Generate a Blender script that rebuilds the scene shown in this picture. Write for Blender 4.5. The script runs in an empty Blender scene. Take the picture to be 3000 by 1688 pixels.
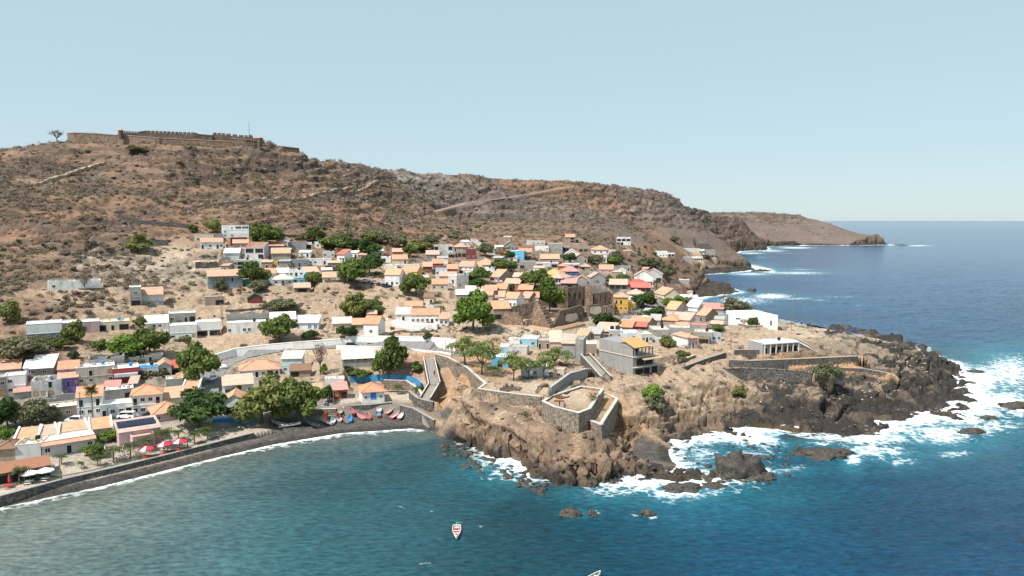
import bpy, bmesh, math, random
import numpy as np
from mathutils import Vector, Matrix
random.seed(7)
R = math.radians
C = bpy.context.scene.collection
SC = bpy.context.scene

# ------------------------------------------------------------------ camera, sky, sun, exposure
CAMH, FPX, PITCH = 58.0, 2167.0, R(5.25)
cam = bpy.data.objects.new('camera', bpy.data.cameras.new('camera'))
C.objects.link(cam)
cam.location = (0, 0, CAMH)
cam.rotation_euler = (R(90) - PITCH, 0, 0)
cam.data.lens = 26.0; cam.data.sensor_width = 36.0
cam.data.clip_start = 1.0; cam.data.clip_end = 80000.0
SC.camera = cam
SUN_AZ = R(-130)      # from the left of the picture, a little from the camera's side (0 = straight ahead, + = right)
SUN_EL = R(56)
w = bpy.data.worlds.new('World'); SC.world = w; w.use_nodes = True
nt = w.node_tree; nt.nodes.clear()
sk = nt.nodes.new('ShaderNodeTexSky'); sk.sky_type = 'NISHITA'; sk.sun_disc = False
sk.sun_elevation = SUN_EL; sk.sun_rotation = SUN_AZ
sk.altitude = 0; sk.air_density = 1.0; sk.dust_density = 0.3; sk.ozone_density = 3.0
bg = nt.nodes.new('ShaderNodeBackground'); bg.inputs['Strength'].default_value = 0.12
wo = nt.nodes.new('ShaderNodeOutputWorld')
hz = nt.nodes.new('ShaderNodeMix'); hz.data_type = 'RGBA'; hz.inputs[0].default_value = 0.80   # thin even dust haze over the clear sky
hz.inputs[7].default_value = (3.35, 4.3, 4.7, 1); nt.links.new(sk.outputs[0], hz.inputs[6])
nt.links.new(hz.outputs[2], bg.inputs[0]); nt.links.new(bg.outputs[0], wo.inputs[0])
sl = bpy.data.lights.new('sun', 'SUN'); sl.energy = 4.6; sl.angle = R(0.5); sl.color = (1.0, 0.955, 0.88)
so = bpy.data.objects.new('sun', sl); C.objects.link(so)
sdir = Vector((math.sin(SUN_AZ) * math.cos(SUN_EL), math.cos(SUN_AZ) * math.cos(SUN_EL), math.sin(SUN_EL)))
so.rotation_euler = sdir.to_track_quat('Z', 'Y').to_euler()
so.location = (-300, -100, 500)
SC.view_settings.view_transform = 'Standard'; SC.view_settings.look = 'None'
SC.view_settings.exposure = 0.46; SC.view_settings.gamma = 1.0

# ------------------------------------------------------------------ pixel (3000 x 1688) -> ray
cp, sp = math.cos(PITCH), math.sin(PITCH)
def ray(px, py):
    u = (px - 1500.0) / FPX; v = (844.0 - py) / FPX
    return u, cp + sp * v, -sp + cp * v
def at_z(px, py, z):
    x, y, q = ray(px, py); t = (z - CAMH) / q
    return x * t, y * t, z
def at_d(px, py, d):                     # d: horizontal distance along the view direction (y)
    x, y, q = ray(px, py); t = d / y
    return x * t, d, CAMH + q * t

# ------------------------------------------------------------------ noise
def _h(ix, iy, iz, s):
    n = (ix * 374761393 + iy * 668265263 + iz * 2147483647 + s * 974711) & 0xFFFFFFFF
    n = ((n ^ (n >> 13)) * 1274126177) & 0xFFFFFFFF
    n = ((n ^ (n >> 16)) * 2246822519) & 0xFFFFFFFF
    return ((n ^ (n >> 15)) & 0xFFFFFF) / float(0xFFFFFF)
def vnoise(x, y, z, s=0):
    x, y, z = np.broadcast_arrays(np.asarray(x, float), np.asarray(y, float), np.asarray(z, float))
    fx, fy, fz = np.floor(x), np.floor(y), np.floor(z)
    ix, iy, iz = fx.astype(np.int64), fy.astype(np.int64), fz.astype(np.int64)
    tx, ty, tz = x - fx, y - fy, z - fz
    tx = tx * tx * (3 - 2 * tx); ty = ty * ty * (3 - 2 * ty); tz = tz * tz * (3 - 2 * tz)
    r = 0
    for a in (0, 1):
        wa = tx if a else 1 - tx
        for b in (0, 1):
            wb = ty if b else 1 - ty
            for c in (0, 1):
                wc = tz if c else 1 - tz
                r = r + wa * wb * wc * _h(ix + a, iy + b, iz + c, s)
    return r * 2 - 1
def fbm(x, y, z, o=4, s=0, g=0.5):
    r = 0; a = 1.0; t = 0.0
    for i in range(o):
        r = r + a * vnoise(x, y, z, s + i * 17); t += a
        a *= g; x = x * 2.03 + 3.1; y = y * 2.03 + 1.7; z = z * 2.03 + 5.3
    return r / t
def ridged(x, y, z, o=4, s=0, g=0.5):
    r = 0; a = 1.0; t = 0.0
    for i in range(o):
        r = r + a * (1 - np.abs(vnoise(x, y, z, s + i * 17)) * 2); t += a
        a *= g; x = x * 2.07 + 3.1; y = y * 2.07 + 1.7; z = z * 2.07 + 5.3
    return r / t
def worley(x, y, z, s=0):
    ix, iy, iz = (np.floor(v).astype(np.int64) for v in (x, y, z))
    f1 = np.full(x.shape, 9.0); f2 = np.full(x.shape, 9.0); idv = np.zeros(x.shape)
    for a in (-1, 0, 1):
        for b in (-1, 0, 1):
            for c in (-1, 0, 1):
                cx, cy, cz = ix + a, iy + b, iz + c
                d = np.sqrt((cx + _h(cx, cy, cz, s + 1) - x) ** 2 + (cy + _h(cx, cy, cz, s + 2) - y) ** 2 + (cz + _h(cx, cy, cz, s + 3) - z) ** 2)
                k = _h(cx, cy, cz, s + 4)
                cl = d < f1
                f2 = np.where(cl, f1, np.minimum(f2, d)); idv = np.where(cl, k, idv); f1 = np.where(cl, d, f1)
    return f1, f2, idv
def sstep(a, b, x):
    t = np.clip((x - a) / (b - a), 0, 1); return t * t * (3 - 2 * t)

# ------------------------------------------------------------------ tagging and mesh helpers
def tag(o, label=None, cat=None, group=None, kind=None):
    if label: o['label'] = label
    if cat: o['category'] = cat
    if group: o['group'] = group
    if kind: o['kind'] = kind
    return o
def empty(name, loc=(0, 0, 0), rz=0.0):
    o = bpy.data.objects.new(name, None); C.objects.link(o)
    o.location = loc; o.rotation_euler = (0, 0, rz); o.empty_display_size = 0.3
    return o
class MB:                                 # collects faces with material slots
    def __init__(s): s.v = []; s.f = []; s.m = []; s.sm = False
    def poly(s, pts, m=0):
        n = len(s.v); s.v += [tuple(p) for p in pts]; s.f.append(tuple(range(n, n + len(pts)))); s.m.append(m)
    def box(s, x0, x1, y0, y1, z0, z1, m=0):
        n = len(s.v)
        s.v += [(x0,y0,z0),(x1,y0,z0),(x1,y1,z0),(x0,y1,z0),(x0,y0,z1),(x1,y0,z1),(x1,y1,z1),(x0,y1,z1)]
        for q in ((0,3,2,1),(4,5,6,7),(0,1,5,4),(1,2,6,5),(2,3,7,6),(3,0,4,7)):
            s.f.append(tuple(n + i for i in q)); s.m.append(m)
    def prism(s, pts, z0, z1, m=0):       # pts: list of (x,y), ccw
        n = len(s.v); k = len(pts)
        s.v += [(p[0], p[1], z0) for p in pts] + [(p[0], p[1], z1) for p in pts]
        s.f.append(tuple(n + i for i in range(k))[::-1]); s.m.append(m)
        s.f.append(tuple(n + k + i for i in range(k))); s.m.append(m)
        for i in range(k):
            j = (i + 1) % k; s.f.append((n + i, n + j, n + k + j, n + k + i)); s.m.append(m)
    def hull8(s, a, b, m=0):              # a, b: two rings of 4 points
        n = len(s.v); s.v += [tuple(p) for p in a] + [tuple(p) for p in b]
        for q in ((3,2,1,0),(4,5,6,7),(0,1,5,4),(1,2,6,5),(2,3,7,6),(3,0,4,7)):
            s.f.append(tuple(n + i for i in q)); s.m.append(m)
    def tube(s, p, r, k=6, m=0):          # p: list of points, r: list of radii
        rings = []
        for i, q in enumerate(p):
            q = Vector(q)
            d = (Vector(p[min(i + 1, len(p) - 1)]) - Vector(p[max(i - 1, 0)]))
            if d.length < 1e-6: d = Vector((0, 0, 1))
            d.normalize(); u = d.cross(Vector((0.31, 0.93, 0.17))).normalized(); v = d.cross(u)
            n = len(s.v)
            s.v += [tuple(q + (u * math.cos(2 * math.pi * j / k) + v * math.sin(2 * math.pi * j / k)) * r[i]) for j in range(k)]
            rings.append(n)
        for a, b in zip(rings, rings[1:]):
            for j in range(k):
                s.f.append((a + j, a + (j + 1) % k, b + (j + 1) % k, b + j)); s.m.append(m)
        s.f.append(tuple(rings[0] + j for j in range(k))[::-1]); s.m.append(m)
        s.f.append(tuple(rings[-1] + j for j in range(k))); s.m.append(m)
    def mesh(s, name, mats):
        me = bpy.data.meshes.new(name); me.from_pydata(s.v, [], s.f); 
        for x in (mats if isinstance(mats, (list, tuple)) else [mats]): me.materials.append(x)
        me.polygons.foreach_set('material_index', s.m)
        if s.sm: me.polygons.foreach_set('use_smooth', [True] * len(s.f))
        me.update(); return me
    def build(s, name, mats, parent=None, loc=None, rz=None):
        return link(name, s.mesh(name, mats), parent, loc, rz)
def link(name, me, parent=None, loc=None, rz=None, scale=None):
    o = bpy.data.objects.new(name, me); C.objects.link(o)
    if parent: o.parent = parent
    if loc is not None: o.location = loc
    if rz is not None: o.rotation_euler = (0, 0, rz)
    if scale is not None: o.scale = scale
    return o
def np_mesh(name, co, faces, mats, smooth=False, midx=None):
    me = bpy.data.meshes.new(name); k = faces.shape[1]
    me.vertices.add(len(co)); me.vertices.foreach_set('co', np.ascontiguousarray(co, dtype=np.float32).ravel())
    me.loops.add(faces.size); me.loops.foreach_set('vertex_index', np.ascontiguousarray(faces, dtype=np.int32).ravel())
    me.polygons.add(len(faces)); me.polygons.foreach_set('loop_start', np.arange(0, faces.size, k, dtype=np.int32))
    me.polygons.foreach_set('loop_total', np.full(len(faces), k, dtype=np.int32))
    for x in (mats if isinstance(mats, (list, tuple)) else [mats]): me.materials.append(x)
    if midx is not None: me.polygons.foreach_set('material_index', midx.astype(np.int32))
    if smooth: me.polygons.foreach_set('use_smooth', np.ones(len(faces), dtype=bool))
    me.update(calc_edges=True); return me
def add_attr(me, name, arr, typ='FLOAT'):
    a = me.attributes.new(name, typ, 'POINT')
    if typ == 'FLOAT': a.data.foreach_set('value', arr.astype(np.float32))
    else: a.data.foreach_set('color', np.ascontiguousarray(arr, dtype=np.float32).ravel())

# ------------------------------------------------------------------ materials
def newmat(name):
    m = bpy.data.materials.new(name); m.use_nodes = True
    n = m.node_tree.nodes; n.clear()
    o = n.new('ShaderNodeOutputMaterial'); b = n.new('ShaderNodeBsdfPrincipled')
    m.node_tree.links.new(b.outputs[0], o.inputs[0]); b.inputs['Specular IOR Level'].default_value = 0.25
    return m, m.node_tree, b
def nn(t, typ, **kw):
    x = t.nodes.new(typ)
    for k, v in kw.items():
        if k in x.inputs: x.inputs[k].default_value = v
        else: setattr(x, k, v)
    return x
def ramp(t, fac, stops):
    r = t.nodes.new('ShaderNodeValToRGB'); e = r.color_ramp.elements
    while len(e) < len(stops): e.new(0.5)
    for i, (p, c) in enumerate(stops):
        e[i].position = p; e[i].color = (*c, 1) if len(c) == 3 else c
    t.links.new(fac, r.inputs[0]); return r.outputs[0]
def mixc(t, fac, a, b, mode='MIX'):
    x = t.nodes.new('ShaderNodeMix'); x.data_type = 'RGBA'; x.blend_type = mode; x.clamp_result = False
    for s, v in ((x.inputs[0], fac), (x.inputs[6], a), (x.inputs[7], b)):
        if hasattr(v, 'links') or isinstance(v, bpy.types.NodeSocket): t.links.new(v, s)
        elif isinstance(v, (int, float)): s.default_value = v
        else: s.default_value = (*v, 1)
    return x.outputs[2]
def math_(t, op, a, b=None, c=None):
    x = t.nodes.new('ShaderNodeMath'); x.operation = op
    for s, v in zip(x.inputs, (a, b, c)):
        if v is None: continue
        if isinstance(v, bpy.types.NodeSocket): t.links.new(v, s)
        else: s.default_value = v
    return x.outputs[0]
def noise(t, scale, detail=4, rough=0.55, vec=None, out=0):
    x = t.nodes.new('ShaderNodeTexNoise'); x.inputs['Scale'].default_value = scale
    x.inputs['Detail'].default_value = detail; x.inputs['Roughness'].default_value = rough
    if vec is not None: t.links.new(vec, x.inputs['Vector'])
    return x.outputs[out]
def wpos(t):
    return t.nodes.new('ShaderNodeNewGeometry').outputs['Position']
def bump(t, b, h, strength=0.5, dist=0.1):
    x = t.nodes.new('ShaderNodeBump'); x.inputs['Strength'].default_value = strength; x.inputs['Distance'].default_value = dist
    t.links.new(h, x.inputs['Height']); t.links.new(x.outputs[0], b.inputs['Normal'])
_M = {}
def plaster(col, rough=0.9, dirt=0.35, sc=0.6, name='plaster'):
    k = ('p', tuple(col), dirt, sc)
    if k in _M: return _M[k]
    m, t, b = newmat(name); p = wpos(t)
    mp = nn(t, 'ShaderNodeMapping'); mp.inputs['Scale'].default_value = (1, 1, 0.35); t.links.new(p, mp.inputs[0])
    n1 = noise(t, sc, 5, 0.65, mp.outputs[0]); n2 = noise(t, 5.0, 3, 0.6, p)
    dk = tuple(c * 0.62 + 0.02 for c in col)
    c1 = mixc(t, ramp(t, n1, [(0.45, (0, 0, 0)), (0.72, (dirt * 1.6,) * 3)]), col, dk)
    c2 = mixc(t, 0.25, c1, ramp(t, n2, [(0.3, (0.75,) * 3), (0.7, (1.1,) * 3)]), 'MULTIPLY')
    t.links.new(c2, b.inputs['Base Color']); b.inputs['Roughness'].default_value = rough
    bump(t, b, n2, 0.25, 0.05); _M[k] = m; return m
def block(col, name='concrete_block'):    # bare concrete block masonry
    k = ('b', tuple(col))
    if k in _M: return _M[k]
    m, t, b = newmat(name); p = wpos(t)
    tc = nn(t, 'ShaderNodeTexCoord')
    br = nn(t, 'ShaderNodeTexBrick'); br.inputs['Scale'].default_value = 1.0
    br.inputs['Brick Width'].default_value = 0.8; br.inputs['Row Height'].default_value = 0.4; br.inputs['Mortar Size'].default_value = 0.03
    sx = nn(t, 'ShaderNodeSeparateXYZ'); t.links.new(tc.outputs['Object'], sx.inputs[0])
    cb = nn(t, 'ShaderNodeCombineXYZ'); t.links.new(math_(t, 'ADD', sx.outputs[0], sx.outputs[1]), cb.inputs[0]); t.links.new(sx.outputs[2], cb.inputs[1])
    t.links.new(cb.outputs[0], br.inputs['Vector'])
    br.inputs['Color1'].default_value = (*[c * 1.08 for c in col], 1); br.inputs['Color2'].default_value = (*[c * 0.9 for c in col], 1)
    br.inputs['Mortar'].default_value = (*[c * 0.72 for c in col], 1)
    n1 = noise(t, 0.5, 5, 0.65, p)
    c = mixc(t, 0.8, br.outputs[0], ramp(t, n1, [(0.3, (0.68,) * 3), (0.65, (1.12, 1.1, 1.07))]), 'MULTIPLY')
    t.links.new(c, b.inputs['Base Color']); b.inputs['Roughness'].default_value = 0.95
    _M[k] = m; return m
def stone(col, sc=2.2, name='rubble_stone', dark=0.45):
    k = ('s', tuple(col), sc, dark)
    if k in _M: return _M[k]
    m, t, b = newmat(name); p = wpos(t)
    v = nn(t, 'ShaderNodeTexVoronoi'); v.inputs['Scale'].default_value = sc; t.links.new(p, v.inputs['Vector'])
    e = nn(t, 'ShaderNodeTexVoronoi'); e.feature = 'DISTANCE_TO_EDGE'; e.inputs['Scale'].default_value = sc; t.links.new(p, e.inputs['Vector'])
    sv = nn(t, 'ShaderNodeSeparateColor'); t.links.new(v.outputs['Color'], sv.inputs[0])
    c1 = ramp(t, sv.outputs[0], [(0.0, tuple(c * dark for c in col)), (0.5, col), (1.0, tuple(min(1, c * 1.45) for c in col))])
    c2 = mixc(t, ramp(t, e.outputs[0], [(0.0, (1,) * 3), (0.09, (0,) * 3)]), c1, tuple(c * 0.55 for c in col))
    c3 = mixc(t, 0.6, c2, ramp(t, noise(t, 0.35, 4, 0.6, p), [(0.3, (0.7,) * 3), (0.7, (1.2, 1.17, 1.1))]), 'MULTIPLY')
    t.links.new(c3, b.inputs['Base Color']); b.inputs['Roughness'].default_value = 0.95
    bump(t, b, e.outputs[0], 0.6, 0.12); _M[k] = m; return m
def tiles(col, name='roof_tiles'):
    k = ('t', tuple(col))
    if k in _M: return _M[k]
    m, t, b = newmat(name); tc = nn(t, 'ShaderNodeTexCoord'); p = wpos(t)
    wv = nn(t, 'ShaderNodeTexWave'); wv.wave_type = 'BANDS'; wv.bands_direction = 'X'; wv.inputs['Scale'].default_value = 1.25; t.links.new(tc.outputs['Object'], wv.inputs[0])
    wv2 = nn(t, 'ShaderNodeTexWave'); wv2.wave_type = 'BANDS'; wv2.bands_direction = 'Y'; wv2.inputs['Scale'].default_value = 0.9; t.links.new(tc.outputs['Object'], wv2.inputs[0])
    n1 = noise(t, 0.8, 4, 0.6, p); n2 = noise(t, 7, 2, 0.5, p)
    c = mixc(t, 0.85, col, ramp(t, n1, [(0.3, (0.74, 0.72, 0.7)), (0.68, (1.12, 1.1, 1.08))]), 'MULTIPLY')
    c = mixc(t, 0.45, c, ramp(t, n2, [(0.3, (0.7,) * 3), (0.7, (1.15,) * 3)]), 'MULTIPLY')
    c = mixc(t, 0.5, c, ramp(t, wv.outputs[0], [(0.0, (0.7,) * 3), (0.5, (1.05,) * 3)]), 'MULTIPLY')
    t.links.new(c, b.inputs['Base Color']); b.inputs['Roughness'].default_value = 0.8
    bump(t, b, math_(t, 'ADD', wv.outputs[0], math_(t, 'MULTIPLY', wv2.outputs[0], 0.4)), 0.5, 0.08)
    _M[k] = m; return m
def plain(name, col, rough=0.6, metal=0.0, var=0.15, sc=3.0):
    k = ('x', name, tuple(col))
    if k in _M: return _M[k]
    m, t, b = newmat(name); n1 = noise(t, sc, 3, 0.6, wpos(t))
    c = mixc(t, 1.0, col, ramp(t, n1, [(0.3, (1 - var,) * 3), (0.7, (1 + var,) * 3)]), 'MULTIPLY')
    t.links.new(c, b.inputs['Base Color']); b.inputs['Roughness'].default_value = rough; b.inputs['Metallic'].default_value = metal
    _M[k] = m; return m
# ------------------------------------------------------------------ lie of the land: control points -> thin plate spline
CZ = [  # px, py, height above the sea
 (0,1440,3),(200,1390,3),(450,1310,3),(700,1250,3),(60,1250,4),(300,1235,4),(480,1215,4),(640,1180,4.5),(610,1130,6),
 (900,1170,3),(1080,1215,1.8),(950,1215,1.8),(1000,1185,3),(1160,1185,3.4),(1220,1140,4),(1000,1120,6),
 (1400,1100,12),(1340,1060,12),(1620,1000,13),(1480,1005,13.5),(1600,955,14.5),(1450,1060,12),(1550,1110,12),(1750,1110,12),
 (1860,1105,12),(2000,1000,13),(2110,960,13),(2050,930,13.5),(2290,965,13.5),(2130,1020,12.5),(2000,1100,12),(2150,1090,11),
 (2350,1060,11),(2350,1000,12),(2500,1000,12),(2640,1020,10),(2750,1060,7),(2400,965,12),(2300,1140,7.5),(2310,1105,8.5),(2500,1110,8),
 (2600,1180,3.8),(2200,1165,5.5),(2200,1132,5.6),(1850,1135,11),(2000,1135,10),(2100,1200,4.5),(1800,1290,5.6),(1900,1190,7),(2450,1200,4.2),(2300,1240,2.6),(2450,1250,2.2),(2600,1215,2.2),(1840,1200,7.4),(1775,1287,6.8),(2700,1150,4.6),(2800,1130,4),
 (1650,1160,12.2),(1450,1150,12.5),(1400,1120,12.5),(1300,1110,10),(1330,1180,9),(1420,1200,9),(1560,1230,8),(1700,1262,9),
 (1480,1240,8),(1600,1310,4.3),(1800,1240,7.5),(1780,1330,4.5),(1900,1360,3)]
CD = [  # px, py, distance ahead
 (100,1170,214),(100,1060,228),(100,1000,242),(100,895,270),(100,840,290),(100,700,340),(100,600,390),(100,500,450),(20,432,510),
 (-300,1000,235),(-300,700,330),(-300,430,500),(-300,1200,205),
 (330,1160,216),(350,1060,236),(300,1000,254),(350,930,270),(350,840,300),(300,700,345),(300,560,420),(300,470,490),(200,415,535),
 (450,1095,232),(560,1060,253),(600,1000,272),(750,975,278),(500,890,295),(600,865,308),(700,840,322),(600,800,335),(620,735,355),(560,700,370),
 (600,640,400),(560,615,430),(600,550,475),(600,450,540),(400,425,545),(600,428,552),(870,450,572),(800,520,520),(820,600,450),(800,700,385),
 (650,1125,234),(800,1080,250),(1000,1080,246),(1100,1065,250),(1000,1020,268),(1200,1028,262),(850,1040,262),
 (1100,985,280),(900,985,279),(1100,960,290),(1000,930,300),(900,900,309),(1000,860,320),(1000,825,335),(1130,830,333),(950,810,342),(900,760,370),(1000,720,400),
 (900,700,405),(1000,650,450),(1140,535,650),(1000,600,520),(1000,470,625),(1140,490,680),
 (1300,960,286),(1450,960,290),(1450,920,312),(1500,880,332),(1400,830,360),(1300,790,382),(1200,780,378),(1200,720,430),(1500,780,402),(1400,740,432),(1550,730,462),
 (1400,700,500),(1300,640,620),(1500,650,620),(1290,615,700),(1400,590,740),(1700,543,900),(1500,560,800),(1300,520,760),(1250,500,770),(1500,522,840),(1150,600,600),
 (1600,600,780),(1800,600,880),(1800,548,930),(1900,548,965),(1700,680,560),(1840,720,520),(1650,720,490),(1980,745,800),(2080,752,870),(2040,745,860),(1950,690,750),
 (2100,690,950),(2050,640,1000),(2050,582,1050),(2130,625,1100),(2150,700,1200),(2200,622,1500),(2450,639,1600),(2530,667,1680),(2350,662,1550),(2300,690,1600),(2500,702,1700),
 (1750,930,330),(1900,900,350),(1850,850,390),(1700,830,380),(1700,780,430),(1900,800,480),(1890,838,430),(2000,782,770),(1990,835,570),(1960,880,455),(1950,790,560),(1950,832,500),(1900,722,620),(2100,905,405),(2060,828,640)]
CW = [(-700,900,112),(-400,900,115),(-100,900,108),(200,1200,100),(-500,1500,110),(0,1700,100),(300,2100,80),(500,1500,78),(700,2000,55),(-900,500,118),(-1200,2200,110),(350,2500,70),(-300,700,114),(-600,650,116),(-500,300,90)]
for _x, _y, _D in ((290,200,528),(780,219,518),(1190,232,515),(1550,236,524),(1858,254,528),(2165,280,534),(2510,330,550)): CD.append((100 + _x / 3.22, 350 + _y / 3.22, _D))
CREST = [(200,425,560),(600,428,560),(870,452,585),(1000,468,630),(1080,486,680),(1140,497,720),(1200,500,750),(1300,507,800),(1400,513,840),(1560,528,880),(1700,536,910),(1840,549,950),(1910,560,975),(1980,576,1000),(2050,596,1050),(2100,622,1090)]
for _p in CREST:
    _q = at_d(_p[0], _p[1] + 3, _p[2]); CD.append((_p[0], _p[1] + 3, _p[2])); CW.append((_q[0] * 1.15, _q[1] * 1.15, _q[2] - 2)); CW.append((_q[0] * 1.35, _q[1] * 1.35, _q[2] - 4))
CD = [c for c in CD if c not in ((1140,490,680),(1500,522,840),(1700,543,900),(1800,548,930),(1900,548,965),(2050,582,1050),(2130,625,1100),(1000,470,625),(870,450,572),(1300,520,760),(1250,500,770))]
CP = np.array([at_z(*c) for c in CZ] + [at_d(*c) for c in CD] + CW)
def _phi(r2): return 0.5 * r2 * np.log(r2 + 1e-9)
S_ = 100.0
_P = CP[:, :2] / S_; _n = len(_P)
_K = _phi(((_P[:, None] - _P[None]) ** 2).sum(-1)) + np.eye(_n) * 0.004
_A = np.zeros((_n + 3, _n + 3)); _A[:_n, :_n] = _K; _A[:_n, _n] = 1; _A[:_n, _n + 1:] = _P; _A[_n, :_n] = 1; _A[_n + 1:, :_n] = _P.T
_W = np.linalg.solve(_A, np.concatenate([CP[:, 2], np.zeros(3)]))
def tps_raw(x, y):
    sh = x.shape; x = x.ravel() / S_; y = y.ravel() / S_; out = np.empty(x.shape)
    for i in range(0, len(x), 60000):
        a, b = x[i:i + 60000], y[i:i + 60000]
        out[i:i + 60000] = _phi((a[:, None] - _P[None, :, 0]) ** 2 + (b[:, None] - _P[None, :, 1]) ** 2) @ _W[:_n] + _W[_n] + _W[_n + 1] * a + _W[_n + 2] * b
    return out.reshape(sh)

# coast: px, py on the water line, steepness, raggedness (m), exposure to surf
COAST = [(-900,1760,.32,0,.4),(0,1488,.32,0,.45),(300,1425,.32,0,.5),(600,1350,.28,0,.6),(800,1303,.13,0,.8),(1000,1270,.10,0,.8),(1200,1256,.12,0,.6),(1262,1262,.3,.3,.4),
 (1320,1286,2.2,1,.3),(1350,1318,2.4,1.5,.5),(1440,1345,2.2,2,.9),(1520,1372,1.8,2,1),(1580,1400,1.2,2.5,.9),(1650,1415,1.0,2.5,.5),(1720,1424,.9,2.5,.7),(1800,1424,.8,2.5,.8),
 (1880,1420,.7,2.5,1),(1960,1410,.5,2,1),(2080,1412,.4,2,1),(2120,1400,.4,2,1),(2050,1388,.5,1.5,1),(2000,1378,.3,1,1),(1965,1350,.14,.3,1),(1960,1318,.14,.3,.9),(1985,1308,.5,1,.9),(2026,1293,0.70,2,.9),
 (2108,1280,0.56,2,1),(2166,1288,0.35,2,1),(2236,1288,0.24,2,1),(2200,1262,0.24,2,1),(2310,1262,0.24,1.5,.9),(2345,1280,0.24,2,.6),(2440,1292,0.24,2,.7),(2553,1296,0.24,2,.9),(2590,1278,0.24,1.1,1),(2570,1262,0.24,1.1,1),(2640,1258,0.24,1.1,1),
 (2600,1240,0.24,1.1,1),(2700,1236,0.24,1.1,1),(2744,1216,0.24,1.1,1),(2798,1232,0.24,1.1,1),(2850,1230,0.24,1.1,1),(2800,1206,0.24,1.1,1),(2893,1209,0.24,1.1,1),(2850,1188,0.24,1.1,1),(2920,1188,0.24,1.1,1),(3010,1192,0.24,1.1,1),
 (3010,1174,0.24,1.1,1),(2900,1168,0.24,1.1,1),(2860,1145,0.24,1.1,1),(2870,1128,0.24,2,1),(2855,1107,0.24,2,1),(2825,1090,.7,2,1),(2800,1066,.8,2,1),(2745,1042,.9,2,.7),(2725,1018,1,2,.5),(2600,985,1,2,.3),(2450,952,1,2,.3),
 (2300,925,1,2,.3),(2200,905,.8,2,.6),(2060,897,.6,2,1),(2030,882,.6,1.5,1),(2060,871,.7,1.5,1),(2110,864,.7,2,1),(2166,857,.6,2,1),(2140,838,.8,2,.5),(2070,822,.9,2,.3),(2024,813,.8,2,.3),
 (2037,806,.8,2,.8),(2120,800,.7,2,1),(2200,794,.6,2,1),(2262,798,.25,2,1),(2240,786,.3,2,1),(2180,776,.5,2,1),(2152,765,.6,2,.8),(2128,753,.6,2,.8),(2113,747,1,3,1),(2175,737,1.2,3,1),(2250,733,1.2,3,1),
 (2240,723,1.4,3,1),(2366,719,1.4,3,1),(2521,719,1.2,3,1),(2614,717.5,.6,3,1)]
CO = np.array([(*at_z(a, b, 0)[:2], c, d, e) for a, b, c, d, e in COAST] + [(900, 2100, 1, 2, .5), (700, 2900, 1, 2, .5), (-3500, 2900, 1, 0, 0), (-3500, -200, 1, 0, 0), (-400, -200, .1, 0, 0)])
def coast_raw(x, y):                          # signed distance (land +), steepness, raggedness, exposure
    sh = x.shape; x = x.ravel(); y = y.ravel()
    best = np.full(x.shape, 1e18); par = np.zeros((3,) + x.shape); ins = np.zeros(x.shape, bool)
    n = len(CO)
    for i in range(n):
        a = CO[i]; b = CO[(i + 1) % n]; dx, dy = b[0] - a[0], b[1] - a[1]
        t = np.clip(((x - a[0]) * dx + (y - a[1]) * dy) / (dx * dx + dy * dy + 1e-9), 0, 1)
        d = (x - a[0] - t * dx) ** 2 + (y - a[1] - t * dy) ** 2
        m = d < best; best[m] = d[m]
        for k in range(3): par[k][m] = (a[2 + k] + (b[2 + k] - a[2 + k]) * t)[m]
        if a[1] != b[1]:
            c = ((a[1] > y) != (b[1] > y)) & (x < (b[0] - a[0]) * (y - a[1]) / (b[1] - a[1]) + a[0]); ins ^= c
    d = np.sqrt(best); d = np.where(ins, d, -d)
    return d.reshape(sh), par[0].reshape(sh), par[1].reshape(sh), par[2].reshape(sh)

# both are sampled once on a fan and read back by interpolation
FR0, FR1, FAZ = 70.0, 90000.0, R(56)
def _fan(n, m):
    r = np.exp(np.linspace(math.log(FR0), math.log(FR1), n)); a = np.linspace(-FAZ, FAZ, m)
    r, a = np.meshgrid(r, a, indexing='ij'); return r * np.sin(a), r * np.cos(a)
_ft = tps_raw(*_fan(900, 420)); _fc = np.stack(coast_raw(*_fan(1700, 900)))
def _look(g, x, y):
    n, m = g.shape[-2:]
    i = np.clip((np.log(np.maximum(np.hypot(x, y), FR0)) - math.log(FR0)) / math.log(FR1 / FR0) * (n - 1), 0, n - 1.001)
    j = np.clip((np.arctan2(x, y) + FAZ) / (2 * FAZ) * (m - 1), 0, m - 1.001)
    i0 = i.astype(int); j0 = j.astype(int); fi = i - i0; fj = j - j0
    return (g[..., i0, j0] * (1 - fi) + g[..., i0 + 1, j0] * fi) * (1 - fj) + (g[..., i0, j0 + 1] * (1 - fi) + g[..., i0 + 1, j0 + 1] * fi) * fj
def tps(x, y): return _look(_ft, x, y)
def coast(x, y):
    return _look(_fc, x, y)
FORTL = [at_d(100 + x / 3.22, 350 + y / 3.22, D) for x, y, D in ((290,200,528),(600,212,522),(780,219,518),(1190,232,515),(1550,236,524),(1858,254,528),(2165,280,534),(2260,298,541),(2510,330,550))]
MODS = []                                  # roads, terraces and building pads cut into the slope
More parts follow.
